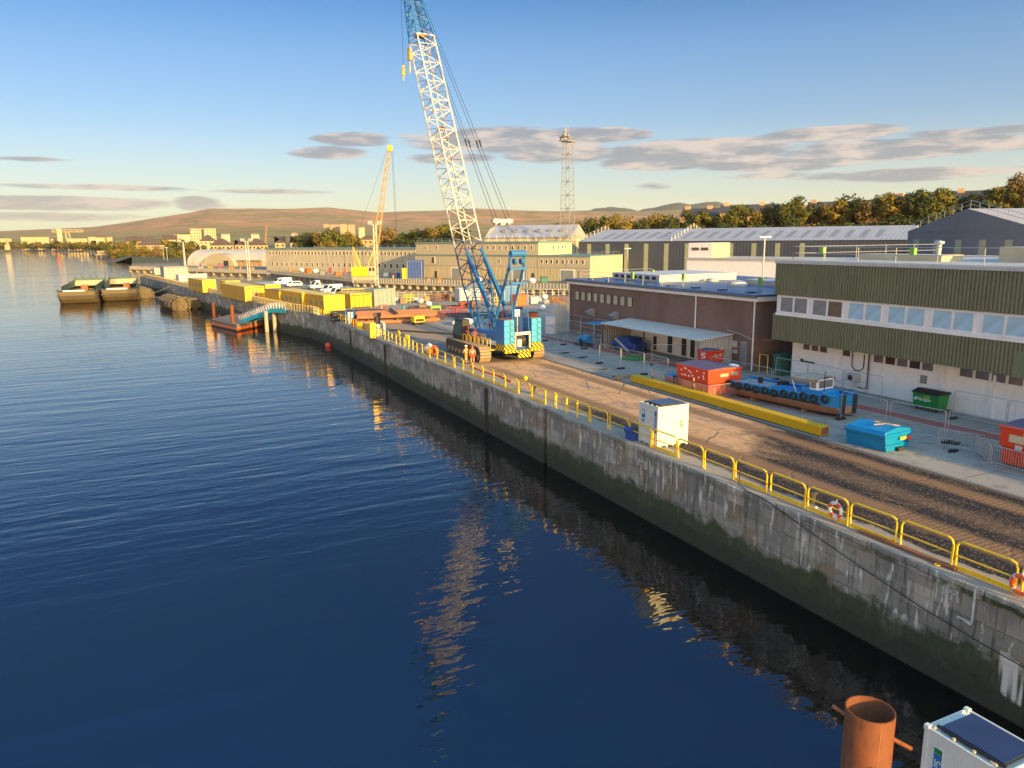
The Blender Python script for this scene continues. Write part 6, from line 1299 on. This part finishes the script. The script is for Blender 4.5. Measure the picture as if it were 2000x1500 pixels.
def machine(px, py, label, body, name='generator', s=1.0, cat='machine'):
    p = W(px, py); t = thing(name, label, cat, (p.x, p.y, 0), rt.uniform(-.3, .3)); MB().box(-.9*s, .9*s, -.5*s, .5*s, .35*s, 1.3*s).build('body', M[body], t, bev=.08*s); MB().box(-.7*s, .7*s, -.52*s, -.5*s, .5*s, .9*s).build('grille', M['dark'], t)
    for x in (-.6*s, .6*s):
        for y in (-.55*s, .4*s): MB().cyl((x, y, .22*s), .22*s, .14*s, 12, 'Y').build('wheel', M['rubber'], t)
    MB().tube([(-.5*s, 0, 1.3*s), (-.5*s, 0, 1.6*s), (.5*s, 0, 1.6*s), (.5*s, 0, 1.3*s)], .04*s, 5).build('handle', M['steel_dark'], t); return t
machine(817, 634, 'yellow wheeled generator at the end of the rusty pipes', 'yellow', s=.95); machine(850, 612, 'yellow green wheeled compressor behind the black frame', 'lime', 'compressor', 1.0)
machine(905, 602, 'small red trolley machine behind the barriers left of the boom', 'red', 'trolley', .8); machine(870, 585, 'red and white machine by the dock fence left of the boom', 'red', 'trolley', .8); machine(928, 603, 'brown machine lying in the boom foot shadow', 'rust', 'winch', 1.0)
for i, (px, py) in enumerate([(856, 620), (872, 613), (884, 613), (740, 608), (893, 612), (897, 588)]):
    p = W(px, py); t = thing('plastic_barrier', ['red plastic barrier standing in front of the yellow green compressor', 'left red barrier of the row behind the black frame', 'second red barrier of the row behind the black frame', 'red gate barrier leaning by the grey green container', 'last red barrier of the row nearest the boom', 'red barrier standing in front of the white container'][i], 'barrier', (p.x, p.y, 0), rt.uniform(-.3, .3), 'red plastic barriers'); mb = MB().tube([(0, 0, 0), (0, 0, 1.05), (1.6, 0, 1.05), (1.6, 0, 0)], .05, 5)
    for k in range(1, 10): mb.tube([(k*.16, 0, .15), (k*.16, 0, 1.05)], .025, 4, False)
    mb.tube([(0, 0, .15), (1.6, 0, .15)], .04, 5).build('frame', M['barrier_red'], t)
# heaps, bags, racks along the dock fence
rd = random.Random(31); k = 0
JN = [('pallet_stack', 'stack of brown pallets', 'wood'), ('white_bag', 'white bulk bag', 'clean_white'), ('steel_rack', 'rusty steel rack', 'rust'), ('cable_drum', 'wooden cable drum', 'wood'), ('white_sack', 'pale wrapped bundle', 'light_grey'), ('tubular_stand', 'yellow tubular stand', 'yellow')]
for i, (px, py) in enumerate([(786, 592), (798, 591), (811, 590), (822, 592), (832, 590), (846, 588), (858, 589), (770, 590), (880, 588), (955, 597), (968, 598), (1052, 590), (1066, 594), (1076, 590), (1088, 600), (1098, 596), (1064, 584), (1040, 586), (1085, 588), (1100, 610)]):
    p = W(px, py); nm, ds, m = JN[(i*5+i//3) % 6]; t = thing(nm, '%s in the clutter along the dock fence, %s from the left' % (ds, ordn([1, 2, 3, 4, 5, 6, 7, 0, 8, 9, 10, 12, 14, 15, 17, 18, 13, 11, 16, 19][i])), nm.replace('_', ' ').split()[-1], (p.x, p.y, 0), rd.uniform(0, 3))
    if nm == 'pallet_stack':
        for q in range(6): MB().box(-.6, .6, -.5, .5, q*.15, q*.15+.1).build('pallet', M[m], t)
    elif nm in ('white_bag', 'white_sack'): MB().ico((0, 0, .45), .8, 2, (1, .8, .65), .12, rd).build('sack', M[m], t)
    elif nm == 'cable_drum': MB().cyl((-.4, 0, .6), .6, .08, 16, 'X').cyl((.32, 0, .6), .6, .08, 16, 'X').cyl((-.35, 0, .6), .35, .7, 12, 'X').build('drum', M[m], t)
    else:
        mb = MB()
        for x in (-.9, 0, .9):
            for y in (-.5, .5): mb.tube([(x, y, 0), (x, y, 1.5)], .05, 5)
        for z in (.4, 1.0, 1.5): mb.tube([(-.9, -.5, z), (.9, -.5, z), (.9, .5, z), (-.9, .5, z), (-.9, -.5, z)], .045, 5)
        mb.build('frame', M[m], t)
for i, (px, py) in enumerate([(1032, 612), (1048, 615), (1075, 613)]):
    p = W(px, py); o = MB().ico((0, 0, 0), 1.9, 3, (1.2, .9, .35), .10, rd).build('rubble_heap', M['concrete'], None, (p.x, p.y, 0), True); tag(o, ['left one of three grey rubble heaps beyond the crane', 'middle one of three grey rubble heaps beyond the crane', 'right one of three grey rubble heaps near the brick building'][i], 'heap')
t = thing('dock_fence', 'grey post and rail fence along the near edge of the dry dock', 'fence'); P_ = [(14.0, 205), (14.6, 168), (16.7, 150.8), (33, 147), (54, 139.6), (60, 135.6)]; mb = MB(); pm = MB(); c_ = 0
for (x0, y0), (x1, y1) in zip(P_, P_[1:]):
    L_ = hypot(x1-x0, y1-y0); n = int(L_/1.3)
    for q in range(n): pm.box(x0+(x1-x0)*q/n-.04, x0+(x1-x0)*q/n+.04, y0+(y1-y0)*q/n-.04, y0+(y1-y0)*q/n+.04, 0, 1.5)
    for z in (.3, .9, 1.45): mb.tube([(x0, y0, z), (x1, y1, z)], .03, 4)
mb.build('rails', M['light_grey'], t); pm.build('posts', M['light_grey'], t)
# small items behind the quay rail
t = thing('silver_cylinder', 'silver capstan cylinder with a dark valve head standing behind the quay rail', 'cylinder', tuple(W(738, 655))); MB().cyl((0, 0, 0), .75, 1.5, 16).build('drum', M['galv'], t, bev=.03); MB().cyl((0, 0, 1.5), .4, .9, 12).box(-.5, .5, -.1, .1, 2.4, 2.9).build('valve_head', M['steel_dark'], t); MB().tube([(.9, 0, 0), (.9, 0, 1.5), (.2, 0, 1.8)], .13, 8).build('pipe', M['clean_white'], t)
t = thing('yellow_box', 'bright yellow equipment box fixed to the quay rail near the silver cylinder', 'box', tuple(W(728, 660))); MB().box(-.35, .35, -.3, .3, 0, 1.9).build('body', M['yellow'], t, bev=.03)
t = thing('blue_trolley', 'blue and white gas bottle trolley behind the rail near the beams', 'trolley', tuple(W(684, 632))); MB().tube([(-.6, 0, 0), (-.6, 0, 2.2), (.6, 0, 2.2), (.6, 0, 0)], .07, 5).box(-.5, .5, -.1, .1, .3, 1.2).build('frame', M['blue'], t); MB().cyl((-.2, -.2, .1), .16, 1.6, 10).cyl((.25, -.2, .1), .16, 1.6, 10).build('bottles', M['clean_white'], t)
for i, (px, py) in enumerate([(690, 637), (700, 643), (716, 648), (776, 668), (793, 676), (836, 690), (845, 694), (1021, 766)]):
    p = W(px, py); t = thing('rail_equipment', ['orange lifebuoy box behind the rail near the blue trolley', 'second small box on the rail near the thin beams', 'bundle hanging on the rail beside the yellow box', 'yellow hose reel fixed on the quay rail', 'yellow ladder head on the quay rail', 'pale coiled rope bundle on the quay rail left of the crane', 'orange netting bundle behind the rail left of the crane', 'yellow valve wheel and red hose behind the rail right of the crane'][i], 'equipment', (p.x+.2, p.y, 0), rt.uniform(0, 1)); m = ['orange', 'yellow', 'brick_tan', 'yellow', 'yellow', 'clean_white', 'orange', 'yellow'][i]
    if i in (3, 7): MB().torus((0, 0, .95 if i == 3 else 1.1), .34 if i == 3 else .16, .11 if i == 3 else .07, 'X', 14, 7).cyl((-.1, 0, .95 if i == 3 else 1.1), .12, .3, 8, 'X').build('reel', M[m], t)
    elif i == 4: MB().tube([(0, -.3, 0), (0, -.3, 1.3)], .06, 5).tube([(0, .3, 0), (0, .3, 1.3)], .06, 5).cyl((-.1, 0, 1.0), .3, .2, 12, 'X').build('ladder_head', M[m], t)
    elif i in (5, 6): MB().torus((0, 0, .45), .45, .2, 'X', 12, 6).ico((0, .5, .4), .45, 1, (1, 1, .8), .25, rd).build('bundle', M[m], t)
    else: MB().box(-.25, .25, -.3, .3, 0, 1.0).build('box', M[m], t, bev=.03)
tag(MB().tube([(2.2, 66.5, .06), (2.0, 63, .06), (2.4, 60, .06), (2.1, 57, .06)], .06, 6).build('hose', M['red']), 'red hose lying along the quay behind the rail near the crane', 'hose')
t = thing('white_tarp_boat', 'small white upturned dinghy beyond the crane catwalk', 'dinghy', tuple(W(905, 634)), .3); MB().ico((0, 0, .35), 1.0, 3, (2.0, .75, .55)).build('hull', M['clean_white'], t, smooth=True)

# ================================================================= ON THE RIVER
def barge(px, py, label, rz):
    p = W(px, py, WATER); t = thing('hopper_barge', label, 'barge', (p.x, p.y, WATER), rz, 'moored hopper barges'); wd, L_ = 9.3, 34.0
    hl = MB(); secs_ = [(-1.6, 2.3, .96), (-.9, 1.3, .98), (.8, .2, .99), (3, -.5, 1.0), (L_-3, -.5, 1.0), (L_, .4, .9)]
    R_ = []
    for y, zb, f in secs_: w = wd/2*f; R_.append([(-w, y, 3.3), (-w*.97, y, zb+.4), (-w*.8, y, zb), (w*.8, y, zb), (w*.97, y, zb+.4), (w, y, 3.3)])
    for a, c in zip(R_, R_[1:]):
        for q in range(5): hl.face(a[q], a[q+1], c[q+1], c[q])
    hl.face(*R_[0]); hl.face(*R_[-1]); hl.build('hull', M['hull_tan'], t)
    MB().box(-wd/2*.98, wd/2*.98, .2, 3.6, 3.3, 3.36).box(-wd/2*.98, wd/2*.98, L_-4, L_-.5, 3.3, 3.36).box(-wd/2*.98, -wd/2*.75, 3.6, L_-4, 3.3, 3.36).box(wd/2*.75, wd/2*.98, 3.6, L_-4, 3.3, 3.36).build('deck', M['hull_green'], t)
    MB().box(-3.2, 2.0, -1.2, .1, 3.3, 3.7).build('blue_band', M['blind'], t); MB().box(-4.6, 4.6, -1.72, -1.6, 1.9, 2.3).build('fender_strip', M['dark'], t)
    MB().prism([(-4.4, 3.36), (-3.6, 4.9), (3.6, 4.9), (4.4, 3.36)], L_-5, L_-4.6).build('hopper_end', M['concrete_lit'], t)
    for s_ in (-1, 1):
        co = MB(); co.face((s_*4.1, 4, 3.3), (s_*4.1, L_-4.6, 3.3), (s_*4.1, L_-4.6, 5.1), (s_*4.1, 4.0, 4.5)); co.face((s_*3.9, 4, 3.3), (s_*3.9, L_-4.6, 3.3), (s_*3.9, L_-4.6, 5.1), (s_*3.9, 4.0, 4.5)); co.face((s_*3.9, 4, 4.5), (s_*4.1, 4, 4.5), (s_*4.1, L_-4.6, 5.1), (s_*3.9, L_-4.6, 5.1)); co.build('coaming', M['hull_green'], t)
    MB().box(1.0, 2.6, .6, 2.0, 3.3, 4.9).build('winch_house', M['rust'], t)
    mb = MB().tube([(-4, L_-2, 5.2), (4, L_-2, 5.2)], .12, 5).box(-4.3, 4.3, L_-4.6, L_-3, 3.3, 5.3)
    for x in (-4, -2, 0, 2, 4): mb.tube([(x, L_-2, 3.3), (x, L_-2, 6.2)], .1, 4)
    mb.build('superstructure', M['hull_green'], t)
    for x in (-4.6, -2.6, 2.8, 4.6): MB().cyl((x, .5, 3.3), .2, .5, 8).build('bollard', M['dark'], t)
    return t
barge(153, 593, 'left one of the two tan and green hopper barges moored in the river', radians(-3)); barge(236, 588, 'right one of the two hopper barges, next to the pier', radians(-1))
# fender rafts of tyres
def raft(px, py, L_, wd, label, rz, n):
    p = W(px, py, WATER); t = thing('fender_raft', label, 'raft', (p.x, p.y, WATER), rz); MB().tube([(0, 0, 1.1), (0, L_, 1.1)], wd/2*.82, 14).build('core', M['hull_tan'], t)
    r_ = .75; base = None; k = 0; rd = random.Random(n); c = MB()
    for a in range(9):
        ang = -.35+a*(pi+.7)/8
        for q in range(int(L_/1.1)):
            c_ = (cos(ang)*wd/2, q*1.1+.4, 1.1+sin(ang)*wd/2*.85)
            if c_[2] < -.2: continue
            if base is None: base = MB().torus((0, 0, 0), .42, .2, 'X', 9, 5).build('tyre', mat('tyre_muddy', (.15, .12, .075), rough=.9, var=.4, scale=1.5), t); o = base
            else:
                if k > 88: continue
                o = base.copy(); COL.objects.link(o); o.parent = t
            o.location = c_; o.rotation_euler = (0, -ang+rd.uniform(-.3, .3), rd.uniform(-.3, .3)); k += 1
    for q in range(7):
        a = q*pi/6; o = base.copy(); COL.objects.link(o); o.parent = t; o.location = (cos(a)*wd*.28, -.1, 1.1+sin(a)*wd*.26-.2); o.rotation_euler = (0, 0, pi/2)
    return t
raft(352, 606, 14, 4.6, 'near muddy tyre covered fender raft against the quay wall', radians(10), 3); raft(381, 603, 9, 3.0, 'small fender raft tight between the near raft and the wall', radians(10), 9); raft(286, 583, 11, 4.2, 'far tyre covered fender raft beside the right barge', radians(8), 5)
for i, (a, b_, sag) in enumerate([((262, 575, -3), (330, 560, 0), .8), ((266, 580, -3.6), (352, 572, -1), .7), ((285, 578, -3.8), (340, 566, 0), 1.0)]):
    A, B = W(a[0], a[1], a[2]), W(b_[0], b_[1], b_[2]); pts = [A.lerp(B, k/8)-Vector((0, 0, sag*sin(pi*k/8))) for k in range(9)]
    tag(MB().tube(pts, .09, 5).build('mooring_rope', M['rope']), ['uppermost mooring rope from the barges to the pier', 'middle mooring rope from the barges to the pier', 'short mooring rope running up from the far raft'][i], 'rope')
# landing pontoon with piles, gangway
p0, p1, p2, p3 = [W(*q, WATER) for q in ((414, 636), (463, 648), (513, 637), (470, 622))]
t = thing('landing_pontoon', 'wooden landing pontoon with a bright orange edge below the blue gangway', 'pontoon'); poly = [(q.x, q.y) for q in (p0, p1, p2, p3)]
MB().slab(poly, WATER-.4, WATER+.3).build('float', M['dark'], t); cx_, cy_ = sum(q[0] for q in poly)/4, sum(q[1] for q in poly)/4; sc2 = lambda f: [(cx_+(x-cx_)*f, cy_+(y-cy_)*f) for x, y in poly]
MB().slab(sc2(1.02), WATER+.3, WATER+.62).build('orange_edge', M['orange'], t); MB().slab(sc2(1.0), WATER+.62, WATER+1.2).build('timber_side', M['deck'], t); MB().slab(sc2(1.03), WATER+1.2, WATER+1.3).build('deck', M['deck'], t)
for i, (px, py, yt, r) in enumerate([(419, 628, 590, .32), (456, 644, 596, .36), (427, 632, 615, .12), (431, 633, 615, .12)]):
    p = W(px, py, WATER); h = at(px, yt, hypot(p.x-CAM.x, p.y)).z; tag(MB().tube([(p.x, p.y, -9), (p.x, p.y, h)], r, 12).build('mooring_pile', M['rust_pile']), ['far left tall orange pile of the landing pontoon', 'nearer tall orange pile in the landing pontoon', 'short thin pile on the pontoon, left of the pair', 'short thin pile on the pontoon, right of the pair'][i], 'pile', 'piles of the landing pontoon')
def gang(A, B, name, label, n):
    A, B = Vector(A), Vector(B); d = B-A; L_ = d.length; rz = atan2(d.y, d.x); t = thing(name, label, 'gangway', tuple(A), rz); t.rotation_euler = (0, -math.asin(d.z/L_), rz)
    MB().box(0, L_, -.6, .6, -.12, .0).build('deck', M['galv'], t)
    for s_ in (-.6, .6):
        g = MB().box(0, L_, s_-.05, s_+.05, -.62, .08)
        g.build('side_girder', M['gang_blue'], t); r_ = MB(); n_ = n
        for k in range(n_+1): r_.tube([(L_*k/n_, s_, .0), (L_*k/n_, s_, 1.05)], .035, 5)
        for z in (.35, .7, 1.05): r_.tube([(0, s_, z), (L_, s_, z)], .03, 5)
        r_.build('handrail', M['clean_white'], t)
    return t
G0 = W(474, 626, WATER+1.4); GM = Vector((-6.6, 144.6, .35)); GE = Vector((-3.6, 138.0, .25)); GM = at(535, 603, hypot(-5.5+25, 143)); GE = at(563, 604, hypot(-3.6+25, 138.5))
gang(G0, GM, 'gangway', 'bright blue gangway with white handrails sloping down to the pontoon', 14); gang(GM, GE, 'gangway_platform', 'short level blue platform joining the gangway to the quay', 5)
for i, (px, yt) in enumerate([(521, 610), (537, 610)]):
    p = at(px, 640, hypot(GM.x+25, GM.y)); tag(MB().tube([(p.x, p.y, -9), (p.x, p.y, GM.z-.4)], .35, 10).build('support_pile', M['concrete_lit']), ['left pale pile holding up the gangway platform', 'right pale pile holding up the gangway platform'][i], 'pile', 'support piles of the gangway')
for i, (px, py) in enumerate([(534, 640), (645, 677)]):
    p = W(px, py, WATER); tag(MB().ico((0, 0, 0), .48, 3).build('buoy', M['buoy'], None, (p.x-.3, p.y, WATER+.2), True), ['red ball buoy floating under the gangway platform', 'red ball buoy floating close to the quay wall'][i], 'buoy')
p = W(115, 507, WATER); t = thing('navigation_buoy', 'small red navigation buoy far out in the river', 'buoy', (p.x, p.y, WATER)); MB().cyl((0, 0, 0), 1.3, 1.0, 12).build('float', M['red'], t); MB().tube([(0, 0, 1), (0, 0, 5)], .9, 6, True, .2).build('tower', M['red'], t); MB().box(-.8, .8, -.1, .1, 5, 6.3).build('topmark', M['red'], t)
p = W(236, 508, WATER); t = thing('jetty_cabin', 'long low pale cabin on a timber jetty under the shore trees', 'jetty', (-66, 812, WATER+2.3), radians(-6)); MB().box(0, 36, 0, 7, 2.2, 2.8).build('deck', M['wood'], t); MB().box(2, 35, 1, 6, 2.8, 5.6).build('wall', M['town_cream'], t); MB().box(1.5, 35.5, .6, 6.4, 5.6, 5.9).build('roof', M['town_white'], t)
for k in range(9): MB().box(3+k*1.9, 4.2+k*1.9, .9, 1.0, 3.3, 4.9).build('window', M['glass_dark'], t)
for k in range(10): MB().tube([(1+k*3.7, .4, -3), (1+k*3.7, .4, 2.2)], .3, 6).build('pile', M['wood'], t)
# small bits: bollards on the quay
for i, y in enumerate((24.0, 52.0, 80.0, 104.0)):
    t = thing('mooring_bollard', '%s iron mooring bollard from the near end of the quay' % ordn(i), 'bollard', (1.55, y, 0)); MB().cyl((0, 0, 0), .2, .45, 14).build('post', M['steel_dark'], t); MB().cyl((0, 0, .42), .28, .14, 14).build('head', M['steel_dark'], t)
tag(MB().cbox((.55, 18.4, .06), (.25, 4.2, .1), 0).build('timber_baulk', M['rust']), 'rusty timber baulk lying along the coping near the life ring', 'timber')
tag(MB().torus((.35, 16.9, .04), .09, .02, 'Z', 12, 5).build('iron_ring', M['yellow']), 'small yellow iron ring lying on the coping', 'ring')
tag(MB().ico((1.1, 23.3, .05), .07, 1, (1.4, 1, .6), .3).build('white_litter', M['clean_white']), 'small white litter behind the near guard rail', 'litter')

# ================================================================= PEOPLE
def m_person(name, cloth, trousers):
    m, n, b = newmat(name); x, y, z = n.xyz(n.new('ShaderNodeTexCoord').outputs['Object'])
    c = n.mix(n.step(z, .98, 1.0), trousers, cloth); band = n.m('MAXIMUM', n.m('MAXIMUM', n.band(z, 1.08, 1.14, .004), n.band(z, 1.26, 1.32, .004)), n.m('MAXIMUM', n.band(z, .36, .41, .004), n.band(z, .48, .53, .004)))
    c = n.mix(band, c, (.72, .72, .66)); c = n.mix(n.step(z, 1.495, 1.505), c, (.50, .28, .18)); c = n.mix(n.step(z, .10, .09), c, (.03, .025, .02)); hand = n.m('MULTIPLY', n.m('GREATER_THAN', n.m('ABSOLUTE', x), .27), n.m('LESS_THAN', z, .92)); c = n.mix(hand, c, (.45, .27, .18))
    n.put(b.inputs['Base Color'], c); b.inputs['Roughness'].default_value = .8; return m
PM = [m_person('overalls_orange', (.9, .17, .02), (.85, .15, .02)), m_person('overalls_deep', (.85, .12, .015), (.8, .11, .015)), m_person('overalls_faded', (.9, .25, .04), (.9, .3, .03))]
def person(loc, rz, label, mi, pose=0, hat='hat_white', group=None):
    t = thing('person', label, 'person', loc, rz, group); V, E_, R_ = [], [], []
    def add(p, r, par=None):
        V.append(p); R_.append(r)
        if par is not None: E_.append((par, len(V)-1))
        return len(V)-1
    pel = add((0, 0, .95), .155); sp_ = add((0, .0, 1.15), .15, pel); ch = add((0, .01, 1.36), .165, sp_); nk = add((0, .0, 1.50), .065, ch); hd = add((0, -.02, 1.60), .088, nk); add((0, -.02, 1.71), .095, hd)
    nose = add((0, -.115, 1.635), .018, hd)
    for s_ in (-1, 1):
        st = .07 if pose == 0 else .14; fy = s_*st if pose else 0
        hp = add((s_*.10, 0, .90), .105, pel); kn = add((s_*.12, -.02+fy*.5, .50), .075, hp); an = add((s_*.13, .02+fy, .10), .055, kn); add((s_*.15, -.14+fy, .045), .045, an)
        shd = add((s_*.20, .01, 1.42), .075, ch)
        if pose == 0: el = add((s_*.28, .04, 1.14), .055, shd); wr = add((s_*.30, -.08, .92), .04, el)
        else: el = add((s_*.29, -.02, 1.16), .055, shd); wr = add((s_*.20, -.26, 1.10), .04, el)
        d = Vector((0, -.02, -.09)) if pose == 0 else Vector((-s_*.04, -.09, .0)); pa = add(tuple(Vector(V[wr])+d*.7), .035, wr)
        for q in range(4): add(tuple(Vector(V[pa])+d*(.75+.1*(q % 2))+Vector(((q-1.5)*.02, 0, 0))), .011, pa)
        add(tuple(Vector(V[wr])+d*.7+Vector((-s_*.045, -.02, 0))), .012, wr)
    me = bpy.data.meshes.new('body'); me.from_pydata(V, E_, []); o = bpy.data.objects.new('body', me); COL.objects.link(o); o.parent = t
    me.materials.append(PM[mi]); sk = o.modifiers.new('skin', 'SKIN'); 
    if not me.skin_vertices:
        bpy.context.view_layer.objects.active = o
        me.attributes  # layer is made by the modifier helper below
        bm = bmesh.new(); bm.from_mesh(me); bm.verts.layers.skin.verify(); bm.to_mesh(me); bm.free()
    for v_, r_ in zip(me.skin_vertices[0].data, R_): v_.radius = (r_, r_*.85 if r_ > .14 else r_)
    me.skin_vertices[0].data[0].use_root = True
    sb = o.modifiers.new('sub', 'SUBSURF'); sb.levels = 1; sb.render_levels = 1
    hh = MB().ico((0, -.02, 1.74), .135, 3, (1, 1.12, .72)).cyl((0, -.03, 1.715), .155, .015, 16); hh.build('helmet', M[hat], t, smooth=False); MB().box(-.05, -.02, -.118, -.10, 1.66, 1.68).box(.02, .05, -.118, -.10, 1.66, 1.68).build('eyes', M['dark'], t)
    return t
q = W(911, 710); person((q.x, q.y, 0), radians(200), 'worker in orange overalls and white helmet, left of two beside the crane track', 2, 1)
q = W(923, 711); person((q.x, q.y, 0), radians(150), 'worker in deep orange overalls, right of the two on the quay', 1, 0, 'red')
R2 = Matrix.Rotation(CR, 3, 'Z')
for (lx, ly), a, mi, lab in (((-2.3, 1.5), 60, 1, 'worker in orange overalls at the front end of the crane catwalk'), ((-2.25, .2), -40, 0, 'worker in orange overalls on the crane catwalk nearest the counterweights'), ((-2.35, 2.3), 120, 0, 'worker in orange partly hidden at the far tip of the catwalk')):
    v_ = R2 @ Vector((lx, ly, 1.2)); person((CX+v_.x, CY+v_.y, 1.2), radians(a), lab, mi, 1, 'hivis')
# clutter on the far apron and along the pier
rd = random.Random(77)
KN = [('oil_drum', 'drum'), ('timber_crate', 'crate'), ('steel_bin', 'bin'), ('pallet_stack', 'pallets'), ('traffic_cone', 'cone'), ('gas_rack', 'rack'), ('bulk_bag', 'bag')]
CM = ['deep_blue', 'wood', 'orange', 'wood', 'orange', 'galv', 'clean_white', 'rust', 'mid_grey', 'tank_teal']
CL = [(566, 531), (578, 533), (590, 531), (602, 534), (617, 533), (630, 537), (645, 535), (660, 539), (674, 537), (756, 541), (768, 545), (778, 542), (838, 551), (858, 552), (905, 553), (935, 553), (1012, 553), (1040, 554), (1062, 553), (392, 523), (412, 525), (430, 524), (452, 527), (470, 526), (490, 529),
      (700, 594), (745, 606), (762, 611), (788, 606), (826, 603), (838, 598), (1012, 612), (1060, 606), (1040, 622), (986, 622), (1092, 628), (655, 600), (664, 617), (1050, 648)]
for i, (px, py) in enumerate(CL):
    p = W(px, py); nm, cat = KN[(i*3+i//4) % 7]; col = CM[(i*7+3) % 10]; s = 1.7 if p.y > 150 else 1.0
    zone = 'on the far dock apron' if p.y > 200 else ('on the far side of the dock' if p.y > 150 else ('in the yard beyond the crane' if p.y > 85 else 'on the open yard near the crane'))
    if nm == 'traffic_cone': col = 'orange'
    if nm == 'bulk_bag': col = 'clean_white'
    t = thing(nm, '%s %s %s, %s small item from the left' % ({'deep_blue': 'dark blue', 'clean_white': 'white', 'galv': 'galvanised', 'mid_grey': 'grey', 'tank_teal': 'teal', 'wood': 'wooden', 'rust': 'rusty'}.get(col, col), nm.replace('_', ' '), zone, ordn(sorted(q[0] for q in CL).index(px))), cat, (p.x, p.y, 0), rd.uniform(0, 3)); t.scale = (s, s, s)
    if nm == 'oil_drum': MB().cyl((0, 0, 0), .3, .9, 14).build('drum', M[col], t); MB().torus((0, 0, .3), .3, .015, 'Z', 14, 4).torus((0, 0, .6), .3, .015, 'Z', 14, 4).build('hoops', M[col], t)
    elif nm == 'timber_crate':
        MB().box(-.6, .6, -.4, .4, .1, .8).build('box', M[col], t); MB().box(-.65, -.55, -.45, .45, 0, .85).box(.55, .65, -.45, .45, 0, .85).box(-.6, .6, -.44, -.4, .4, .5).build('battens', M['wood'], t)
    elif nm == 'steel_bin': MB().prism([(-.5, .1), (.5, .1), (.7, .95), (-.7, .95)], -.5, .5).build('body', M[col], t, bev=.02); MB().box(-.75, .75, -.55, .55, .93, 1.0).build('rim', M['steel_dark'], t)
    elif nm == 'pallet_stack':
        for q in range(5): MB().box(-.6, .6, -.5, .5, q*.15, q*.15+.1).build('pallet', M['wood'], t)
    elif nm == 'traffic_cone': MB().tube([(0, 0, 0), (0, 0, .75)], .2, 12, True, .03).build('cone', M[col], t); MB().box(-.25, .25, -.25, .25, 0, .04).build('base', M['rubber'], t); MB().tube([(0, 0, .35), (0, 0, .5)], .125, 12, False, .085).build('band', M['clean_white'], t)
    elif nm == 'gas_rack':
        MB().tube([(-.5, -.3, 0), (-.5, -.3, 1.2), (.5, -.3, 1.2), (.5, -.3, 0)], .03, 5).tube([(-.5, .3, 0), (-.5, .3, 1.2), (.5, .3, 1.2), (.5, .3, 0)], .03, 5).box(-.5, .5, -.3, .3, 0, .08).build('frame', M[col], t)
        for q in (-.28, 0, .28): MB().cyl((q, 0, .08), .11, 1.3, 10).build('cylinder', M['red' if q else 'deep_blue'], t)
    else: MB().ico((0, 0, .45), .6, 2, (1, .9, .8), .1, rd).build('sack', M[col], t)
# corrugation, door bars and name panels on the cabin ends, so each reads as a used site cabin
for o in list(sc.objects):
    if o.type == 'EMPTY' and o.get('category') in ('cabin', 'container') and o.children:
        w = [c for c in o.children if c.name.startswith('wall')][0]; xs = [v.co.x for v in w.data.vertices]; zs = [v.co.z for v in w.data.vertices]; LX, HH = max(xs), max(zs)
        mb = MB()
        for k in (.2, .4, .6, .8): mb.tube([(LX*k, -.06, .2), (LX*k, -.06, HH-.15)], .03, 5)
        mb.box(.1, LX-.1, -.05, -.0, .1, .25).box(.1, LX-.1, -.05, -.0, HH-.2, HH-.08); mb.build('end_bars', M['steel_dark'] if rd.random() < .4 else M['yellow'] if 'yellow' in o['label'] else M['mid_grey'], o)

# scraps on the yard concrete
for i, (px, py) in enumerate([(1104, 690), (1138, 699), (1207, 735), (1860, 868), (1868, 882), (1182, 722)]):
    p = W(px, py); mb = MB()
    for k in range(5): mb.cbox((rd.uniform(-.4, .4), rd.uniform(-.15, .15), .03+.02*k), (rd.uniform(.3, .8), rd.uniform(.08, .2), .04), rd.uniform(-.5, .5))
    o = mb.build('rubber_scrap', M['rubber'], None, (p.x, p.y, 0)); tag(o, ['dark rubber scraps on the concrete in front of the blue pump', 'dark rubber scraps on the concrete in front of the shelter left end', 'flat dark scrap near the far end of the yellow beam', 'dark scrap on the concrete between the blue tank and the right edge', 'lower dark scrap left of the right edge crowd barriers', 'dark scraps beside the farthest mesh fence foot'][i], 'scrap')
# ================================================================= HAZE
hz = MB().box(-9500, 9300, -400, 9300, -8, 460).build('haze', None)
hm = bpy.data.materials.new('haze'); hm.use_nodes = True; t_ = hm.node_tree; t_.nodes.clear(); n_ = N(t_)
pv = n_.new('ShaderNodeVolumePrincipled'); pv.inputs['Color'].default_value = (.92, .93, .95, 1); pv.inputs['Density'].default_value = 2.2e-5; pv.inputs['Anisotropy'].default_value = 0.0
oo = n_.new('ShaderNodeOutputMaterial'); t_.links.new(pv.outputs[0], oo.inputs['Volume'])
hz.data.materials.clear(); hz.data.materials.append(hm); tag(hz, kind='stuff')
